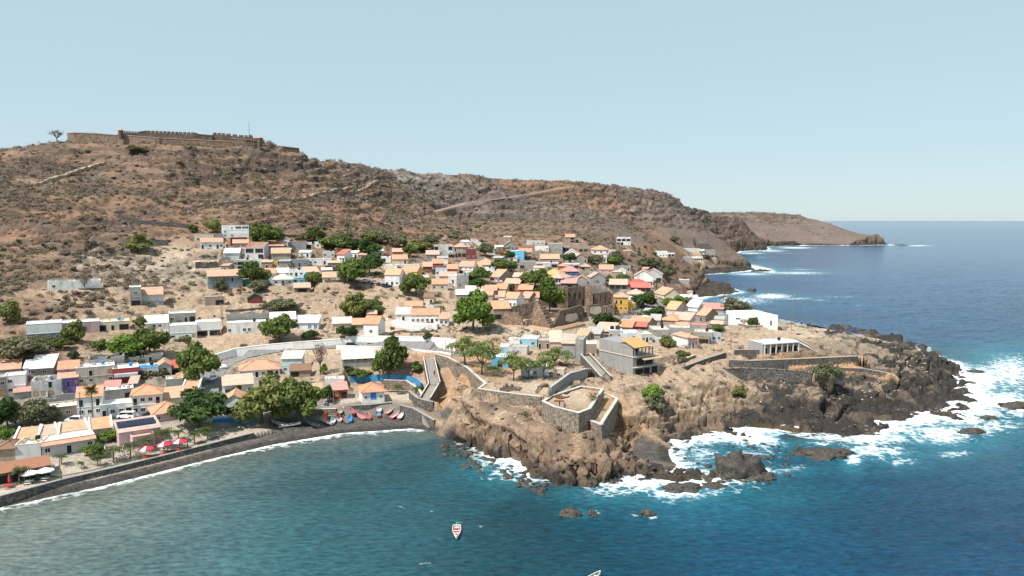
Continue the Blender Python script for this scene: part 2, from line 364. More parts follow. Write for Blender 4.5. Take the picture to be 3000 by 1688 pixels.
def H0(x, y, full=False):
    x = np.asarray(x, float); y = np.asarray(y, float)
    z = tps(x, y); sd, sl_, rg, ex = coast(x, y)
    wob = fbm(x * 0.11, y * 0.11, 0 * x, 4, 5) * 2.2 + ridged(x * 0.35, y * 0.35, 0 * x, 3, 9) * 0.5
    sdn = sd + wob * rg * np.clip(1.2 - np.abs(sd) / 40, 0, 1)
    z = np.maximum(z, 1.2)
    lf = 1 - sstep(-115, -60, x + (y - 300) * .28)
    hill = np.maximum(sstep(36, 62, z) * sstep(370, 420, np.hypot(x, y)), lf * sstep(21, 40, z) * .8)
    hill = np.clip(hill, 0, 1)
    bare = sstep(13, 26, z) * (x < 20) * 0.42
    am = np.maximum(hill, bare)
    far = sstep(300, 1500, np.hypot(x, y))
    rel = ridged(x * 0.012, y * 0.012, z * 0.02, 4, 31) * (3.2 + 3 * far) + ridged(x * 0.05, y * 0.05, z * 0.14, 4, 41) * 1.7
    fx = (x > FORTL[0][0] - 90) & (x < FORTL[-1][0] + 90) & (y > 440) & (y < 640)
    if np.any(fx): am = am * np.where(fx, sstep(6, 40, seg_info(x, y, FORTL)[0]), 1)
    z = z + am * (rel - 3.2 - 1.8 * far)
    wb = 22 - 13 * sstep(.1, .3, rg)
    beach = np.where(sdn > 0, sl_ * np.minimum(sdn, wb) + np.maximum(sdn - wb, 0) * (.55 + .55 * sstep(600, 950, np.hypot(x, y))), sdn * 0.35)
    k = 0.6
    cl = np.minimum(z, beach)
    zz = np.where(rg > 0.6, cl, np.minimum(z, np.maximum(beach, -6)))
    if full: return zz, sd, sl_, rg, ex, hill
    return zz
def Hm(x, y):                              # with the cuts and fills
    z = H0(x, y)
    for f in MODS: z = f(x, y, z)
    return z
def hit(px, py, fn=None, r0=100.0, r1=2400.0, above=0.0):
    """first meeting of the ray through a picture point with the ground"""
    fn = fn or Hm
    x, y, q = ray(px, py)
    ts = np.geomspace(r0, r1, 700)
    g = fn(x * ts, y * ts) + above
    d = CAMH + q * ts - g
    k = np.argmax(d < 0)
    if d[k] >= 0: k = len(ts) - 1
    if k == 0: k = 1
    a, b = ts[k - 1], ts[k]; da, db = d[k - 1], d[k]
    t = a + (b - a) * (da / (da - db + 1e-12))
    return Vector((x * t, y * t, CAMH + q * t))
_GR = {}
def hit0(px, py):
    return hit(px, py, H0)
def seg_info(x, y, pts):
    """distance to a polyline, interpolated z, side sign"""
    best = np.full(x.shape, 1e18); zz = np.zeros(x.shape); side = np.zeros(x.shape)
    for a, b in zip(pts, pts[1:]):
        dx, dy = b[0] - a[0], b[1] - a[1]; L = dx * dx + dy * dy + 1e-9
        t = np.clip(((x - a[0]) * dx + (y - a[1]) * dy) / L, 0, 1)
        d = (x - a[0] - t * dx) ** 2 + (y - a[1] - t * dy) ** 2
        m = d < best; best = np.where(m, d, best); zz = np.where(m, a[2] + (b[2] - a[2]) * t, zz)
        side = np.where(m, dx * (y - a[1]) - dy * (x - a[0]), side)
    return np.sqrt(best), zz, side
def bbox_sel(x, y, pts, mg):
    P = np.array([p[:2] for p in pts])
    return (x > P[:, 0].min() - mg) & (x < P[:, 0].max() + mg) & (y > P[:, 1].min() - mg) & (y < P[:, 1].max() + mg)
def mod_road(pts, hw, fall=3.0):
    def f(x, y, z):
        s = bbox_sel(x, y, pts, hw + fall)
        if not s.any(): return z
        z = z.copy(); d, zr, _ = seg_info(x[s], y[s], pts)
        k = 1 - sstep(hw, hw + fall, d); z[s] = z[s] * (1 - k) + (zr - 0.12) * k
        return z
    MODS.append(f)
def mod_wall(pts, h, band=6.0, front=1.6, flip=1):
    """pts carry the ground z at the foot; the ground behind (left of the run when flip=1) is filled to the top"""
    def f(x, y, z):
        s = bbox_sel(x, y, pts, band + 2)
        if not s.any(): return z
        z = z.copy(); d, zr, sd = seg_info(x[s], y[s], pts); sd = sd * flip
        zs = z[s]
        top = zr + h - 0.15
        kb = (sd > 0) * sstep(.05, .6, d) * (1 - sstep(band * 0.45, band, d))
        kf = (sd <= 0) * (1 - sstep(front, front * 2.5, d))
        zs = zs * (1 - kb) + top * kb; zs = zs * (1 - kf) + np.minimum(zs, zr) * kf
        z[s] = zs; return z
    MODS.append(f)
def mod_pad(cx, cy, zb, hx, hy, rot, fall=2.2, mg=0.4):
    c, s_ = math.cos(rot), math.sin(rot)
    def f(x, y, z):
        s = (np.abs(x - cx) < hx + hy + fall + 2) & (np.abs(y - cy) < hx + hy + fall + 2)
        if not s.any(): return z
        z = z.copy(); dx, dy = x[s] - cx, y[s] - cy
        u = np.abs(dx * c + dy * s_) - hx - mg; v = np.abs(-dx * s_ + dy * c) - hy - mg
        d = np.hypot(np.maximum(u, 0), np.maximum(v, 0))
        k = 1 - sstep(0, fall, d); z[s] = z[s] * (1 - k) + zb * k
        return z
    MODS.append(f)
def mod_poly(poly, zf, fall=1.5, inner=False):
    """level ground inside a polygon of (x, y)"""
    P = [(p[0], p[1], 0) for p in poly]; P.append(P[0])
    def f(x, y, z):
        s = bbox_sel(x, y, P, fall + 1)
        if not s.any(): return z
        z = z.copy(); xs, ys = x[s], y[s]; d, _, _ = seg_info(xs, ys, P); ins = np.zeros(xs.shape, bool)
        for a, b in zip(P, P[1:]):
            if a[1] != b[1]: ins ^= ((a[1] > ys) != (b[1] > ys)) & (xs < (b[0] - a[0]) * (ys - a[1]) / (b[1] - a[1]) + a[0])
        k = ins * sstep(.05, .55, d) if inner else np.where(ins, 1, 1 - sstep(0, fall, d)); z[s] = z[s] * (1 - k) + zf * k
        return z
    MODS.append(f)
# ------------------------------------------------------------------ site plan: roads, retaining walls, houses
CROP = {'A':(0,1000,5.152),'B':(450,1000,5.152),'C':(0,1200,5.152),'D':(450,1200,5.152),'E':(900,980,5.152),'F':(0,780,5.152),'G':(450,780,5.152),'H':(900,780,5.152),
 'I':(550,640,6.44),'J':(900,660,6.44),'K':(1250,660,6.44),'L':(1600,660,6.44),'M':(1950,660,6.44),'N':(1350,780,5.152),'O':(1800,780,5.152),'P':(1350,1000,5.152),
 'Q':(1750,900,4.287),'S':(1200,1050,4.287),'T':(1700,1050,4.287),'U':(2200,900,3.677),'V':(2300,1150,3.677),'W':(100,350,3.22),'X':(1900,500,3.22),'0':(0,0,1)}
def cx_(c, x, y): a = CROP[c]; return a[0] + x / a[2], a[1] + y / a[2]
def pz(pts): return [at_z(*p) for p in pts]
ROADS = [  # name, half width, points (px, py, height)
 ('road', 2.9, [(610,1150,5.2),(622,1107,6.6),(652,1073,8),(702,1050,9.2),(760,1037,10),(838,1025,10.8),(958,1017,11.3),(1036,1015,11.5),(1181,1020,11.8),(1269,1025,12),(1327,1034,12),(1366,1043,12)]),
 ('street', 3.3, [(60,1262,3.5),(160,1252,3.5),(300,1238,3.6),(400,1231,3.8),(520,1215,4),(580,1190,4.3),(610,1150,5.2)])]
RD = {}
for nm, hw, p in ROADS: RD[nm] = (hw, pz(p)); mod_road(RD[nm][1], hw)
def far_road(name, hw, pts):
    q = [tuple(hit0(*p)) for p in pts]; RD[name] = (hw, q); mod_road(q, hw, 2.5)
far_road('lane', 2.0, [(1035,812),(1080,822),(1130,832),(1180,846),(1230,862)])
far_road('village_road', 2.2, [(1320,690),(1345,705),(1400,690)][:0] or [(1385,700),(1400,712),(1432,738),(1458,760)])
far_road('hill_road', 2.6, [(1275,619),(1330,605),(1400,592),(1500,578),(1600,560),(1690,545)])
far_road('curved_street', 3.2, [(1832,958),(1846,935),(1858,910),(1875,905),(1890,918),(1885,940)])
WALLS = [  # points at the foot (px, py, z), height, thickness, material, flip, band, label
 ([(630,1064,8),(692,1045,9.3),(780,1034,10.2),(860,1027,10.8),(1012,1016,11.4)], 2.9, .6, 'white', 1, 7, 'curving whitewashed retaining wall above the road, lower western stretch by the big tree'),
 ([(1012,1016,11.4),(1060,1016,11.5),(1172,1018,11.8),(1304,1024,12),(1335,1030,12)], 3.9, .6, 'white', 1, 8, 'tall bright white retaining wall above the road behind the parked van'),
 ([(985,1026,10.9),(1094,1030,10.7),(1181,1033,10.4),(1240,1042,10.4),(1290,1046,10.5),(1322,1052,10.6)], 1.7, .4, 'white', 1, 0, 'low white parapet wall along the seaward side of the road'),
 ([(0,1473,.9),(175,1425,.9),(330,1388,.9),(500,1346,.9),(673,1301,1.0),(744,1283,1.0)], 1.3, .5, 'darkstone', 1, 9, 'long dark sea wall between the promenade and the shingle beach'),
 ([(880,1216,1.6),(985,1213,1.8)], 1.5, .5, 'stone', 1, 8, 'short stone wall under the plaza behind the left-hand boats'),
 ([(1026,1203,2),(1085,1200,2.1),(1148,1193,2.2)], 1.4, .5, 'darkstone', 1, 8, 'dark concrete wall of the house terrace above the beached boats'),
 ([(1172,1206,1.9),(1210,1216,1.8),(1240,1233,1.4),(1272,1252,.8)], 1.9, .5, 'darkstone', 1, 5, 'grey wall of the ramp slanting down to the foot of the cliff'),
 ([(1199,1166,3.4),(1220,1186,3.1),(1245,1194,3),(1269,1199,2.9)], 2.1, .5, 'darkstone', 1, 3, 'curved dark wall below the last flight of the cliff stairs'),
 ([(1124,1124,6),(1190,1126,6),(1225,1150,5),(1235,1168,4.4)], 1.1, .4, 'stone', 1, 2, 'low stone wall running round the yard with the small palm'),
 ([(1275,1066,10.6),(1310,1075,10.2),(1368,1108,9.8),(1420,1158,9.8),(1400,1174,9.6),(1480,1186,9.6),(1585,1199,9.6)], 3.2, .6, 'stone', 1, 6, 'long stone fortification wall with pale coping on top of the brown cliff'),
 ([(1614,1164,12.2),(1668,1122,12.2),(1722,1106,12.2)], 2.6, .5, 'concrete', 1, 4, 'grey concrete wall rising from the bastion terrace to the stair'),
 ([(1850,1120,9.4),(1928,1127,9.2)], 1.9, .5, 'darkstone', 1, 5, 'short dark stone wall below the yard of the big grey house'),
 ([(2000,1092,10.6),(2072,1065,10.8),(2126,1048,11)], 1.7, .5, 'darkstone', 1, 5, 'dark stone wall slanting up beside the sandy track'),
 ([(1936,1084,11.2),(1990,1066,11.4),(2037,1048,11.5)], .9, .4, 'stone', 1, 3, 'low wall along the inland edge of the sandy track'),
 ([(2135,1075,9.8),(2200,1078,9.8),(2350,1072,9.9),(2513,1064,9.9)], 2.3, .5, 'darkstone', 1, 6, 'long low black stone terrace wall below the low white-roofed building'),
 ([(2450,1094,7.6),(2530,1096,7.4),(2592,1108,7)], 1.8, .5, 'darkstone', 1, 5, 'short black terrace wall farthest out on the headland'),
 ([(2151,1037,11.6),(2240,1036,11.6)], 1.3, .5, 'darkstone', 1, 0, 'tapering black wall at the seaward end of the low white-roofed building'),
 ([(125,867,28.0),(200,866,28.2),(306,862,28.4)], 2.6, .6, 'darkstone', 1, 8, 'dark stone terrace wall under the roofless white house'),
 ([(952,832,29.6),(1010,830,29.9),(1040,822,30.5)], 1.6, .5, 'darkstone', 1, 6, 'stone wall below the cream houses beside the steep village lane')]
WL = []
for pts, h, th, mt, fl, band, lab in WALLS:
    q = pz(pts); WL.append((q, h, th, mt, lab)); 
    if band: mod_wall(q, h, band, 1.2, fl)
# black stepped wall whose foot follows the ground
BW = [at_z(*p) for p in [(2051,1087,10.4),(2110,1083,10.4),(2181,1081,10.4),(2260,1084,10.4),(2350,1090,10.4),(2378,1096,10.4)]]
mod_wall([(a, b, 5.8) for a, b, c in BW], 4.6, 7, 0.01, 1)
# bastion terraces
BAST1 = [at_z(*cx_('P', x, y), 12.2)[:2] for x, y in ((1230,930),(1400,1015),(1780,1112),(1950,1045),(2150,745),(1810,700),(1350,850))]
BAST2 = [at_z(*cx_('P', x, y), 9.7)[:2] for x, y in ((1800,1157),(2120,1272),(2370,880),(2160,760),(1960,1050))]
mod_poly(BAST2, 9.7, .8, True); mod_poly(BAST1, 12.2, .8, True)
PLAZA = [at_z(*p)[:2] for p in ((1030,1186,3.2),(1160,1186,3.2),(1205,1175,3.2),(1195,1130,3.2),(1020,1120,3.2))]
mod_poly(PLAZA, 3.2, 2)
mod_poly([at_z(*p)[:2] for p in ((1375,1070,12.4),(1470,1120,12.4),(1600,1150,12.4),(1650,1110,12.4),(1580,1050,12.4),(1420,1040,12.4))], 12.4, 4)

# houses. crop, x0, x1, foot y (or (left, right); or ('E', yl, yr, ground z) for an eave line), eave y (or metres as 'h..'), depth, turn, wall, roof, roof colour, openings by storey, label, extras
HS = [
# --- by the bay, left
('A',0,100,860,560,7,0,'N','f','g','w|o','narrow tan two-storey house cut by the left edge, beside the white tower house',{}),
('A',110,372,800,530,6,6,'W','f','w','w.|w.','peeling white tower-like house with two tiny windows near the left edge',{'dirt':.6}),
('A',-60,280,540,425,7,5,'B','m','o','w.w','grey house with orange roof at the left edge, behind the white tower house',{}),
('A',372,480,510,440,6,8,'W','m','w','ww','small white annex with sloping roof leaning on the big white-roofed grey house',{}),
('A',482,780,512,412,10,10,'NB','m','w','w.w.','wide grey-brown house under a big white sloping sheet roof',{'rh':2.2}),
('A',905,1180,675,415,6,4,'L','m','o','...|b.d.','lilac and purple two-storey house with an orange roof on each storey',{'fr':(3.0,2.6,'U','o','o.d.o')}),
('A',1190,1712,640,400,8,0,'E','f','w','.d.o|ww.w','big beige two-storey house with rubble heaped on its flat roof',{'junk':1}),
('A',1730,2082,610,420,8,0,'R','f','w','...|w.d','red-fronted house with pale balcony band and white flat roof',{'band':1}),
('A',2085,2380,530,412,7,0,'V','f','w','.wd.','pale blue house with a crumpled bright blue tarpaulin on its roof',{'tarp':1}),
('A',1385,1850,420,225,6,0,'B','n','g','..w..','roofless grey block shell behind the rubble-topped beige house',{}),
('A',1862,2430,330,212,4,0,'B','n','g','...d.','long roofless grey block wall house with one doorway, above the blue tarpaulin',{}),
('B',80,265,505,370,8,0,'GW','s','o','.g.','grey gabled house with orange roof next to the tall road-side tree',{}),
('B',268,420,505,400,6,0,'D','m','r','g','dark open porch with red roof joined to the grey gabled house',{}),
('A',250,610,865,795,6,0,'G','m','t','...','low shed with a wide rose-red sheet roof in front of the white tower house',{'x':1}),
('A',520,905,835,575,7,8,'GW','n','w','..d.|ooo.','weathered white two-storey house with tan shutters and a broken top',{'dirt':.8}),
('A',742,1150,905,835,6,0,'B','n','g','....','low grey block yard walls behind the tan house of the square',{}),
('A',640,1180,1165,1010,7,0,'N','f','c','.www.','tan house behind the olive trees of the square',{}),
('A',1190,1530,1135,832,8,6,'W','g','o','d.d|www','tall white two-storey house with orange roof right behind the fan palm',{}),
('A',1600,2000,895,742,7,0,'B','f','w','..g','bare grey block house with one big dark opening and a white roof',{}),
('A',1950,2065,745,642,5,10,'B','m','p','w','little grey block tower room with pinkish roof',{}),
('A',1590,1800,815,722,5,5,'B','m','t','..','block hut with rose-red sheet roof behind the fan palm',{}),
('A',1540,2000,1135,962,6,0,'W','f','w','dwwg','long white single-storey house with shaded veranda facing the square',{}),
('A',2012,2430,1105,802,8,4,'W','h','o','dwwd|wwwd','handsome white two-storey house with balconies and orange hipped roof',{'balc':1}),
('B',125,505,965,862,7,-4,'PG','m','o','....','pale green walled house with a broad orange roof left of the dark tree',{}),
('B',440,660,862,742,7,10,'W','m','o','..','white house with red-orange roof framed by white parapets at the street corner',{'par':1}),
('B',200,440,692,622,6,0,'B','f','c','...','grey block house with flat cream roof under the tall road-side tree',{}),
('B',330,560,645,592,5,8,'E','h','o','..','small house with orange hipped roof between the street corner and the tall tree',{}),
('B',20,425,1200,1112,9,-8,'P','h','a','w.w','pinkish house with big amber hipped roof left of the dark beach tree',{}),
('B',1062,1500,812,652,7,-2,'W','m','p','wd.w','white house with a long salmon roof behind the gabled beach house',{}),
('B',1320,1900,545,430,9,0,'W','h','o','w.dwgd','white house with hipped orange roof on the bend below the white wall',{}),
('B',1058,1382,1172,965,8,5,'W','s','o','gg','white beach house with orange gabled roof and a blue-painted terrace wall below',{'blue':1}),
('B',1940,2235,470,258,6,10,'TP','m','c','....|wdw','pale blue house on a white base under a cream sheet roof, below the road wall',{}),
('B',2060,2360,540,450,5,4,'N','m','b','g.','brown tin-roofed shelter just right of the pale blue house',{}),
('E',90,225,985,872,6,0,'RB','m','a','.d','small terracotta-red house with orange roof at the plaza',{}),
('E',395,610,975,832,5,-4,'R','m','t','og','dark red beach kiosk with faded pink roof and poster front',{}),
('E',832,1168,1035,862,8.5,-7,'W','h','o','w.w','white boathouse-like house with orange hipped roof and one blue door above the boats',{'bluedoor':1,'small':1}),
('E',540,1022,500,362,7,-4,'B','m','c','.....','long grey block shed with cream sheet roof left of the big roadside tree',{'slit':1}),
('E',285,560,792,748,4,0,'W','f','w','..','low white-roofed hut left of the orange-hipped beach house',{}),
# --- the row along the beach
('C',640,1440,(730,602),'h3.3',7,0,'GW','f','c','w.d.w','long beach restaurant with flat roof edged by an orange tiled eave',{'eave':1}),
('C',235,622,(770,735),'h3.2',7,0,'GW','f','c','....','flat-roofed beach restaurant cluttered with boxes, left of the one with the orange eave',{'junk':1}),
('C',-40,235,(800,770),'h3.0',6,0,'N','h','b','..','beach bar with brown pyramid roof at the left edge',{}),
('C',-60,770,(1140,1010),'h2.5',4,0,'D','m','x','gggg','open reed-roofed beach bar behind the two white parasols',{}),
('C',225,560,('E',462,430,3.3),'h3.4',5.5,0,'E','m','a','..','westernmost of the orange-roofed sections along the street behind the restaurants',{'par':1}),
('C',592,872,('E',418,386,3.3),'h3.4',5.5,0,'E','m','a','..','second orange-roofed section behind the restaurants, with a satellite dish',{'par':1,'dish':1}),
('C',897,1340,('E',372,302,3.3),'h3.4',5.5,0,'E','m','a','...','longest orange-roofed section behind the flat restaurant roof',{'par':1}),
('C',1362,1680,('E',304,264,3.3),'h3.4',5.5,0,'E','m','a','..','easternmost orange-roofed section, next to the solar panels',{'par':1}),
('C',1792,2420,('E',355,262,3.3),'h3.4',8,0,'P','m','q','....','long pale pink building carrying the strip of solar panels',{'solar':1,'rh':1.0}),
('C',2000,2340,('E',442,385,3),'h2.6',3.5,0,'P','f','p','..','low pink lean-to in front of the solar panel building',{}),
# --- row above the ravine
('F',447,905,1140,882,7,2,'W','f','w','....|w.ww','long white house on a grey foundation, first in the row above the ravine',{'col2':'SL'}),
('F',960,1470,1015,862,7,0,'P','f','w','..w.','pink house with white flat roof in the row above the ravine',{}),
('F',1472,1932,975,852,7,0,'E2','f','c','gdg','cream house with dark red doors at the end of the row above the ravine',{}),
('F',2210,2530,945,862,6,0,'W','m','w','.dw.','small white house with white roof just above the big twin trees',{}),
('F',792,1470,352,215,6,0,'W','n','w','w....','roofless whitewashed ruin alone on its dark terrace',{'dirt':.9}),
('F',2132,2450,600,432,7,0,'GW','m','o','....|.w.w','white and grey house with orange roof alone on the bare slope',{'col2':'B'}),
('F',1977,2130,600,332,7,0,'B','f','w','w|g','narrow grey tower wing with glazed top beside the lone orange-roofed house',{}),
('G',262,642,1105,905,6,0,'W','f','w','....|w.wo','white cube house with two windows on a tall white base',{}),
('G',252,622,850,722,6,0,'B','f','w','w.dg','grey unfinished storey with white roof slab behind the white cube house',{}),
('G',652,1008,1055,855,6,0,'W','f','w','...|gg','white house with a wide shaded terrace, right of the white cube house',{}),
('G',1127,1690,1018,862,5,0,'W','f','w','w..ww..w','long white house with four small windows above the roadside slope',{}),
('G',1130,1722,880,702,4,0,'B','n','g','g.g.g','roofless grey block storey standing behind the long white house',{}),
('G',1770,2142,935,802,6,0,'W','m','w','...','white-roofed house half hidden by the round tree above the road',{}),
('G',2142,2482,958,852,6,8,'W','m','w','b.bb','white house with bright blue shutters above the white road wall',{}),
('H',385,670,955,862,5,0,'E','m','c','..','low cream-roofed house among rubble, right of the blue-shuttered house',{}),
('H',682,872,965,892,5,0,'B','m','a','w.','grey hut with orange roof left of the gabled house over the van',{}),
('H',852,1070,1045,872,7,18,'W','g','o','.w.','white gabled house with orange roof and grey side, above the black car',{}),
('H',905,1050,800,770,5,0,'E','m','p','.','tiny house with pink roof behind the gabled house over the van',{}),
('H',1340,1562,835,725,6,4,'W','m','c','.d.','white house with cream roof at the left end of the long orange-roofed row',{}),
('H',1563,1992,870,735,6,4,'W','g','o','rrrwdw','long white row house with orange roof above the white rubble bank',{}),
('H',1992,2132,905,792,5,4,'W','m','o','ww','small white house at the right end of the long orange-roofed row',{}),
('H',1492,1742,680,640,5,0,'E2','g','o','..','cream house with orange roof behind the long row house',{}),
('H',1762,1905,575,472,5,8,'E2','g','b','.d','derelict little house with steep brown tiled roof',{}),
('H',1170,1392,300,132,7,16,'W','g','o','...|wdw','white house with orange roof at the bend of the steep lane',{}),
('H',1402,1562,275,172,6,10,'Y','g','o','wdw','yellow house with orange roof behind the lone tree of the lane',{}),
('H',1432,1652,150,98,7,20,'Y','g','a','..','upper yellow house with amber roof above the lane',{}),
# --- upper left cluster
('I',150,482,450,312,6,0,'E2','f','g','w.w','cream house with two windows, topmost left of the hillside cluster',{}),
('I',488,640,420,312,5,0,'B','f','g','.w','bare grey annex beside the topmost cream house',{}),
('I',262,655,578,452,6,0,'W','m','o','d.w.dw','white single-storey house with orange roof on a stone base, hillside cluster',{}),
('I',662,1140,355,150,7,4,'W','f','w','.w.w|w...|ww..','white three-storey house with dark roof-terrace glazing, highest of the hillside cluster',{'glz':1}),
('I',812,1112,455,372,4,0,'RD','f','w','gg','dark red shed with white roof under the three-storey house',{}),
('I',862,1140,560,470,5,0,'B','m','o','..','grey block house with small orange roof left of the rafters',{}),
('I',1092,1430,765,552,8,14,'GW','k','o','gg|w.g','unfinished white-grey house with bare orange rafters for a roof',{}),
('I',692,962,775,655,6,6,'GW','m','w','..','whitish hut with corrugated white roof left of the unfinished house',{}),
('I',940,1212,968,802,6,0,'GW','f','w','gg|gg','open white concrete frame with black bays in the hillside cluster',{}),
('I',1216,1502,892,792,6,0,'W','f','w','w.g','white house with flat roof under the unfinished rafters',{}),
('I',1592,1932,885,662,7,0,'NB','m','a','w..w|.dww','yellow-based two-storey house with amber roof in the hillside cluster',{'col2':'Y'}),
('I',1512,1812,640,522,5,0,'BL','m','o','wwww','deep blue house with orange roof under the big hillside tree',{}),
('I',1762,1922,485,425,5,0,'W','s','w','w','small white gabled house right of the big hillside tree',{}),
('I',1902,2230,590,462,5,0,'B','f','g','....','long bare grey block house in the top row right of the big hillside tree',{}),
('I',2232,2342,575,472,5,0,'W','f','w','g','white cube house with arched shade in the top row',{}),
('I',2392,2512,565,462,5,0,'W','f','w','w','last white cube house of the top row, with a dark balcony',{}),
('I',1942,2270,915,792,5,0,'SL','f','w','wdw','dark grey house with white window frames right of the yellow one',{}),
('J',30,452,745,652,5,0,'W','f','w','ww.dw','long white house with square windows behind the dark truck',{}),
('I',172,592,938,822,5,0,'D','n','g','.w..','roofless dark stone ruin at the left foot of the hillside cluster',{}),
('I',602,862,925,802,5,0,'N','n','g','dww','roofless pinkish ruin beside the dark stone one',{}),
('I',412,1022,1320,1092,7,-4,'SL','m','o','.w.dw|bw.bw','long slate-grey two-storey house with salmon roof and blue shutters',{}),
('I',1024,1230,1275,1182,4,0,'GN','f','g','.d','dark green flat house beside the long slate-grey one',{}),
('I',1462,1662,1180,1042,6,0,'V','m','a','.w','pale blue house with amber roof right of the round hillside tree',{}),
('I',1672,1902,1112,1022,5,0,'V','m','w','www','pale blue house with white sheet roof next to the amber-roofed one',{}),
('I',1912,2182,1100,992,5,0,'W','f','w','wdw','white flat-roofed house in the third row of the cluster',{}),
('I',1612,1982,1265,1152,6,0,'W','h','c','wdw','white house with cream hipped roof on a stone terrace',{}),
('I',1992,2300,1225,1132,5,0,'K','f','w','dww','turquoise house with white roof beside the cream-hipped white house',{}),
('I',2222,2482,1140,1012,6,-10,'T','m','p','..','light blue house with pink roof above the small round tree',{}),
('I',2012,2312,1400,1322,5,0,'S','m','p','g','stone shed with pale pink roof on the rubble slope',{}),
('I',1302,1500,1262,1182,5,0,'E2','h','c','.w','cream-roofed hut half hidden by the round hillside tree',{}),
('G',1422,1642,562,482,4,0,'RD','s','gn','..','dark red fenced shack under a green cloth tent',{}),
('G',782,1062,592,472,4,0,'N','f','c','.g','tumbledown shack with pale roof on the bare slope',{}),
('J',562,702,690,552,7,22,'W','m','r','.wd','white house with red roof and tall grey side wall in the second row',{}),
('J',302,512,615,512,5,0,'GW','f','w','w.w','whitish flat house left of the red-roofed one',{}),
('J',522,662,530,482,4,0,'RB','f','w','.','little terracotta-red block below the dense grove',{}),
('J',292,542,1080,985,6,0,'E2','m','a','.d.','cream house with amber roof over the stone wall of the lane',{}),
('J',545,762,1075,962,5,0,'E2','f','w','.d','cream flat-roofed house next to the amber-roofed one on the lane',{}),
('J',1462,1692,895,775,6,6,'W','f','w','wdw','white cottage with three dark openings above the orange-roofed lane house',{}),
('J',1702,2110,870,762,5,0,'LV','f','w','g.www','long lavender-white house with flat roof behind the yellow house',{}),
('J',1612,1892,740,642,6,-4,'E2','g','o','..d','cream house with orange gabled roof between white end walls',{}),
('J',1395,1580,700,612,5,0,'W','f','w','g.','white flat house left of the cream gabled one',{}),
('J',1612,1800,580,540,5,0,'RB','m','p','..','small red-walled house with pale roof at the foot of the hill',{}),
# --- centre
('K',140,492,565,392,6,0,'GW','f','w','g..g|ww.w','white-topped two-storey house at the hill foot, left of the orange-roofed villa',{}),
('K',500,742,605,412,7,4,'NB','h','o','d.w|ggg','two-storey villa with dark galleries and orange roof at the hill foot',{}),
('K',745,932,640,462,6,0,'RD','f','g','..|ww','wine-red upper storey on a stone base beside the galleried villa',{}),
('K',622,862,378,332,5,0,'GW','f','w','..','long low white roof at the very foot of the hill',{}),
('K',402,542,615,548,4,0,'B','f','w','g','carport with white slab roof below the white-topped house',{}),
('K',-10,232,665,555,6,0,'B','m','p','w.g','grey house with salmon roof left of the carport',{}),
('K',-70,105,865,782,6,0,'RD','m','o','..','dark red house with orange roof near the lane trees',{}),
('K',112,312,800,732,6,0,'R','g','o','ww','crimson-walled house with orange gabled roof in the village centre',{}),
('K',168,388,955,835,6,0,'V','f','g','www','pale blue flat-roofed house in the village centre',{}),
('K',392,582,905,862,6,0,'RB','g','o','..','brick-red house under a small orange roof beside the pale blue one',{}),
('K',242,562,1045,968,5,0,'P','m','p','w.d','pink house with long salmon roof in front of the pale blue one',{}),
('K',412,568,1112,972,6,0,'W','f','w','d','white-faced house joined to the bare grey two-storey house',{}),
('K',570,792,1185,960,7,0,'B','f','g','..|w.','bare grey two-storey block house left of the twin dark trees',{}),
('K',102,402,1235,1112,6,0,'E','g','o','w.w.','shabby cream house with orange roof above the derelict brown one',{}),
('K',612,872,905,782,7,16,'W','g','o','www|ggg','white house with dark upper gallery and orange roof',{}),
('K',932,1302,835,745,11,0,'W','h','o','...','big house with wide orange hipped roof and small dormers in the village centre',{'dorm':1}),
('K',990,1282,965,832,7,0,'W','f','w','..w','plain white cube house in front of the wide hipped roof',{}),
('K',832,1042,905,852,6,0,'W','m','o','..','orange-roofed house left of the plain white cube',{}),
('K',1192,1368,1062,1008,11,34,'NB','g','o','g.','long orange gabled roof with grey end wall turned to the right',{}),
('K',1522,1832,655,500,8,10,'T2','f','w','.|.w','bright sky-blue two-storey house among grey ones',{}),
('K',1742,1985,655,512,6,0,'N','m','o','.gg','brown house with stepped orange roofs right of the sky-blue house',{}),
('K',1462,1682,445,392,6,0,'B','s','g','w','grey gabled house behind the sky-blue house',{}),
('K',1882,2232,372,312,6,0,'GW','f','w','.www','pale house with railing, farthest back at the foot of the scree',{}),
('K',2042,2302,485,412,6,0,'W','f','w','...w','pure white flat house behind the red-tiled stone one',{}),
('K',2302,2560,502,362,7,0,'B','f','w','...|.ww','grey two-storey house with white roof slab at the back of the village',{}),
('K',1752,2052,835,712,6,0,'B','f','g','g..','grey house with white iron fence in front of the brown one',{}),
('K',2142,2502,705,635,7,0,'N','g','o','....','stone-walled house with patched orange-red roof',{}),
('K',2060,2480,800,722,6,0,'GW','f','w','g.g','half-built pale house below the patched orange-red roof',{}),
('K',2202,2540,1010,945,9,10,'YO','h','y','.w','mustard-yellow hipped roof house behind the church trees',{}),
('K',1622,1822,1052,1000,5,20,'P','g','p','w','small pinkish gabled house left of the church trees',{}),
('K',1192,1422,1162,1112,5,0,'RB','f','w','g','brown house with white slab roof in front of the long grey-ended gable',{}),
('K',1462,1752,1185,1135,6,18,'RB','g','p','..','brown house with crossing salmon roofs',{}),
('K',1722,1992,1302,1240,6,6,'RB','m','o','d.d','brown house with orange roof and white slab, left of the church trees',{}),
('K',1042,1322,1318,1272,6,0,'R','g','o','...','crimson band house between two orange gables near the church',{}),
('K',1035,1240,1410,1372,5,10,'B','g','o','..','low dark house with orange roof above the restaurant',{}),
('K',1300,1500,1290,1240,6,14,'E','g','o','..','orange double-gabled roofs just behind the twin white cottages',{}),
('N',572,660,600,462,6,0,'W','g','o','w','narrow white cottage with one upper window, left of the twin',{}),
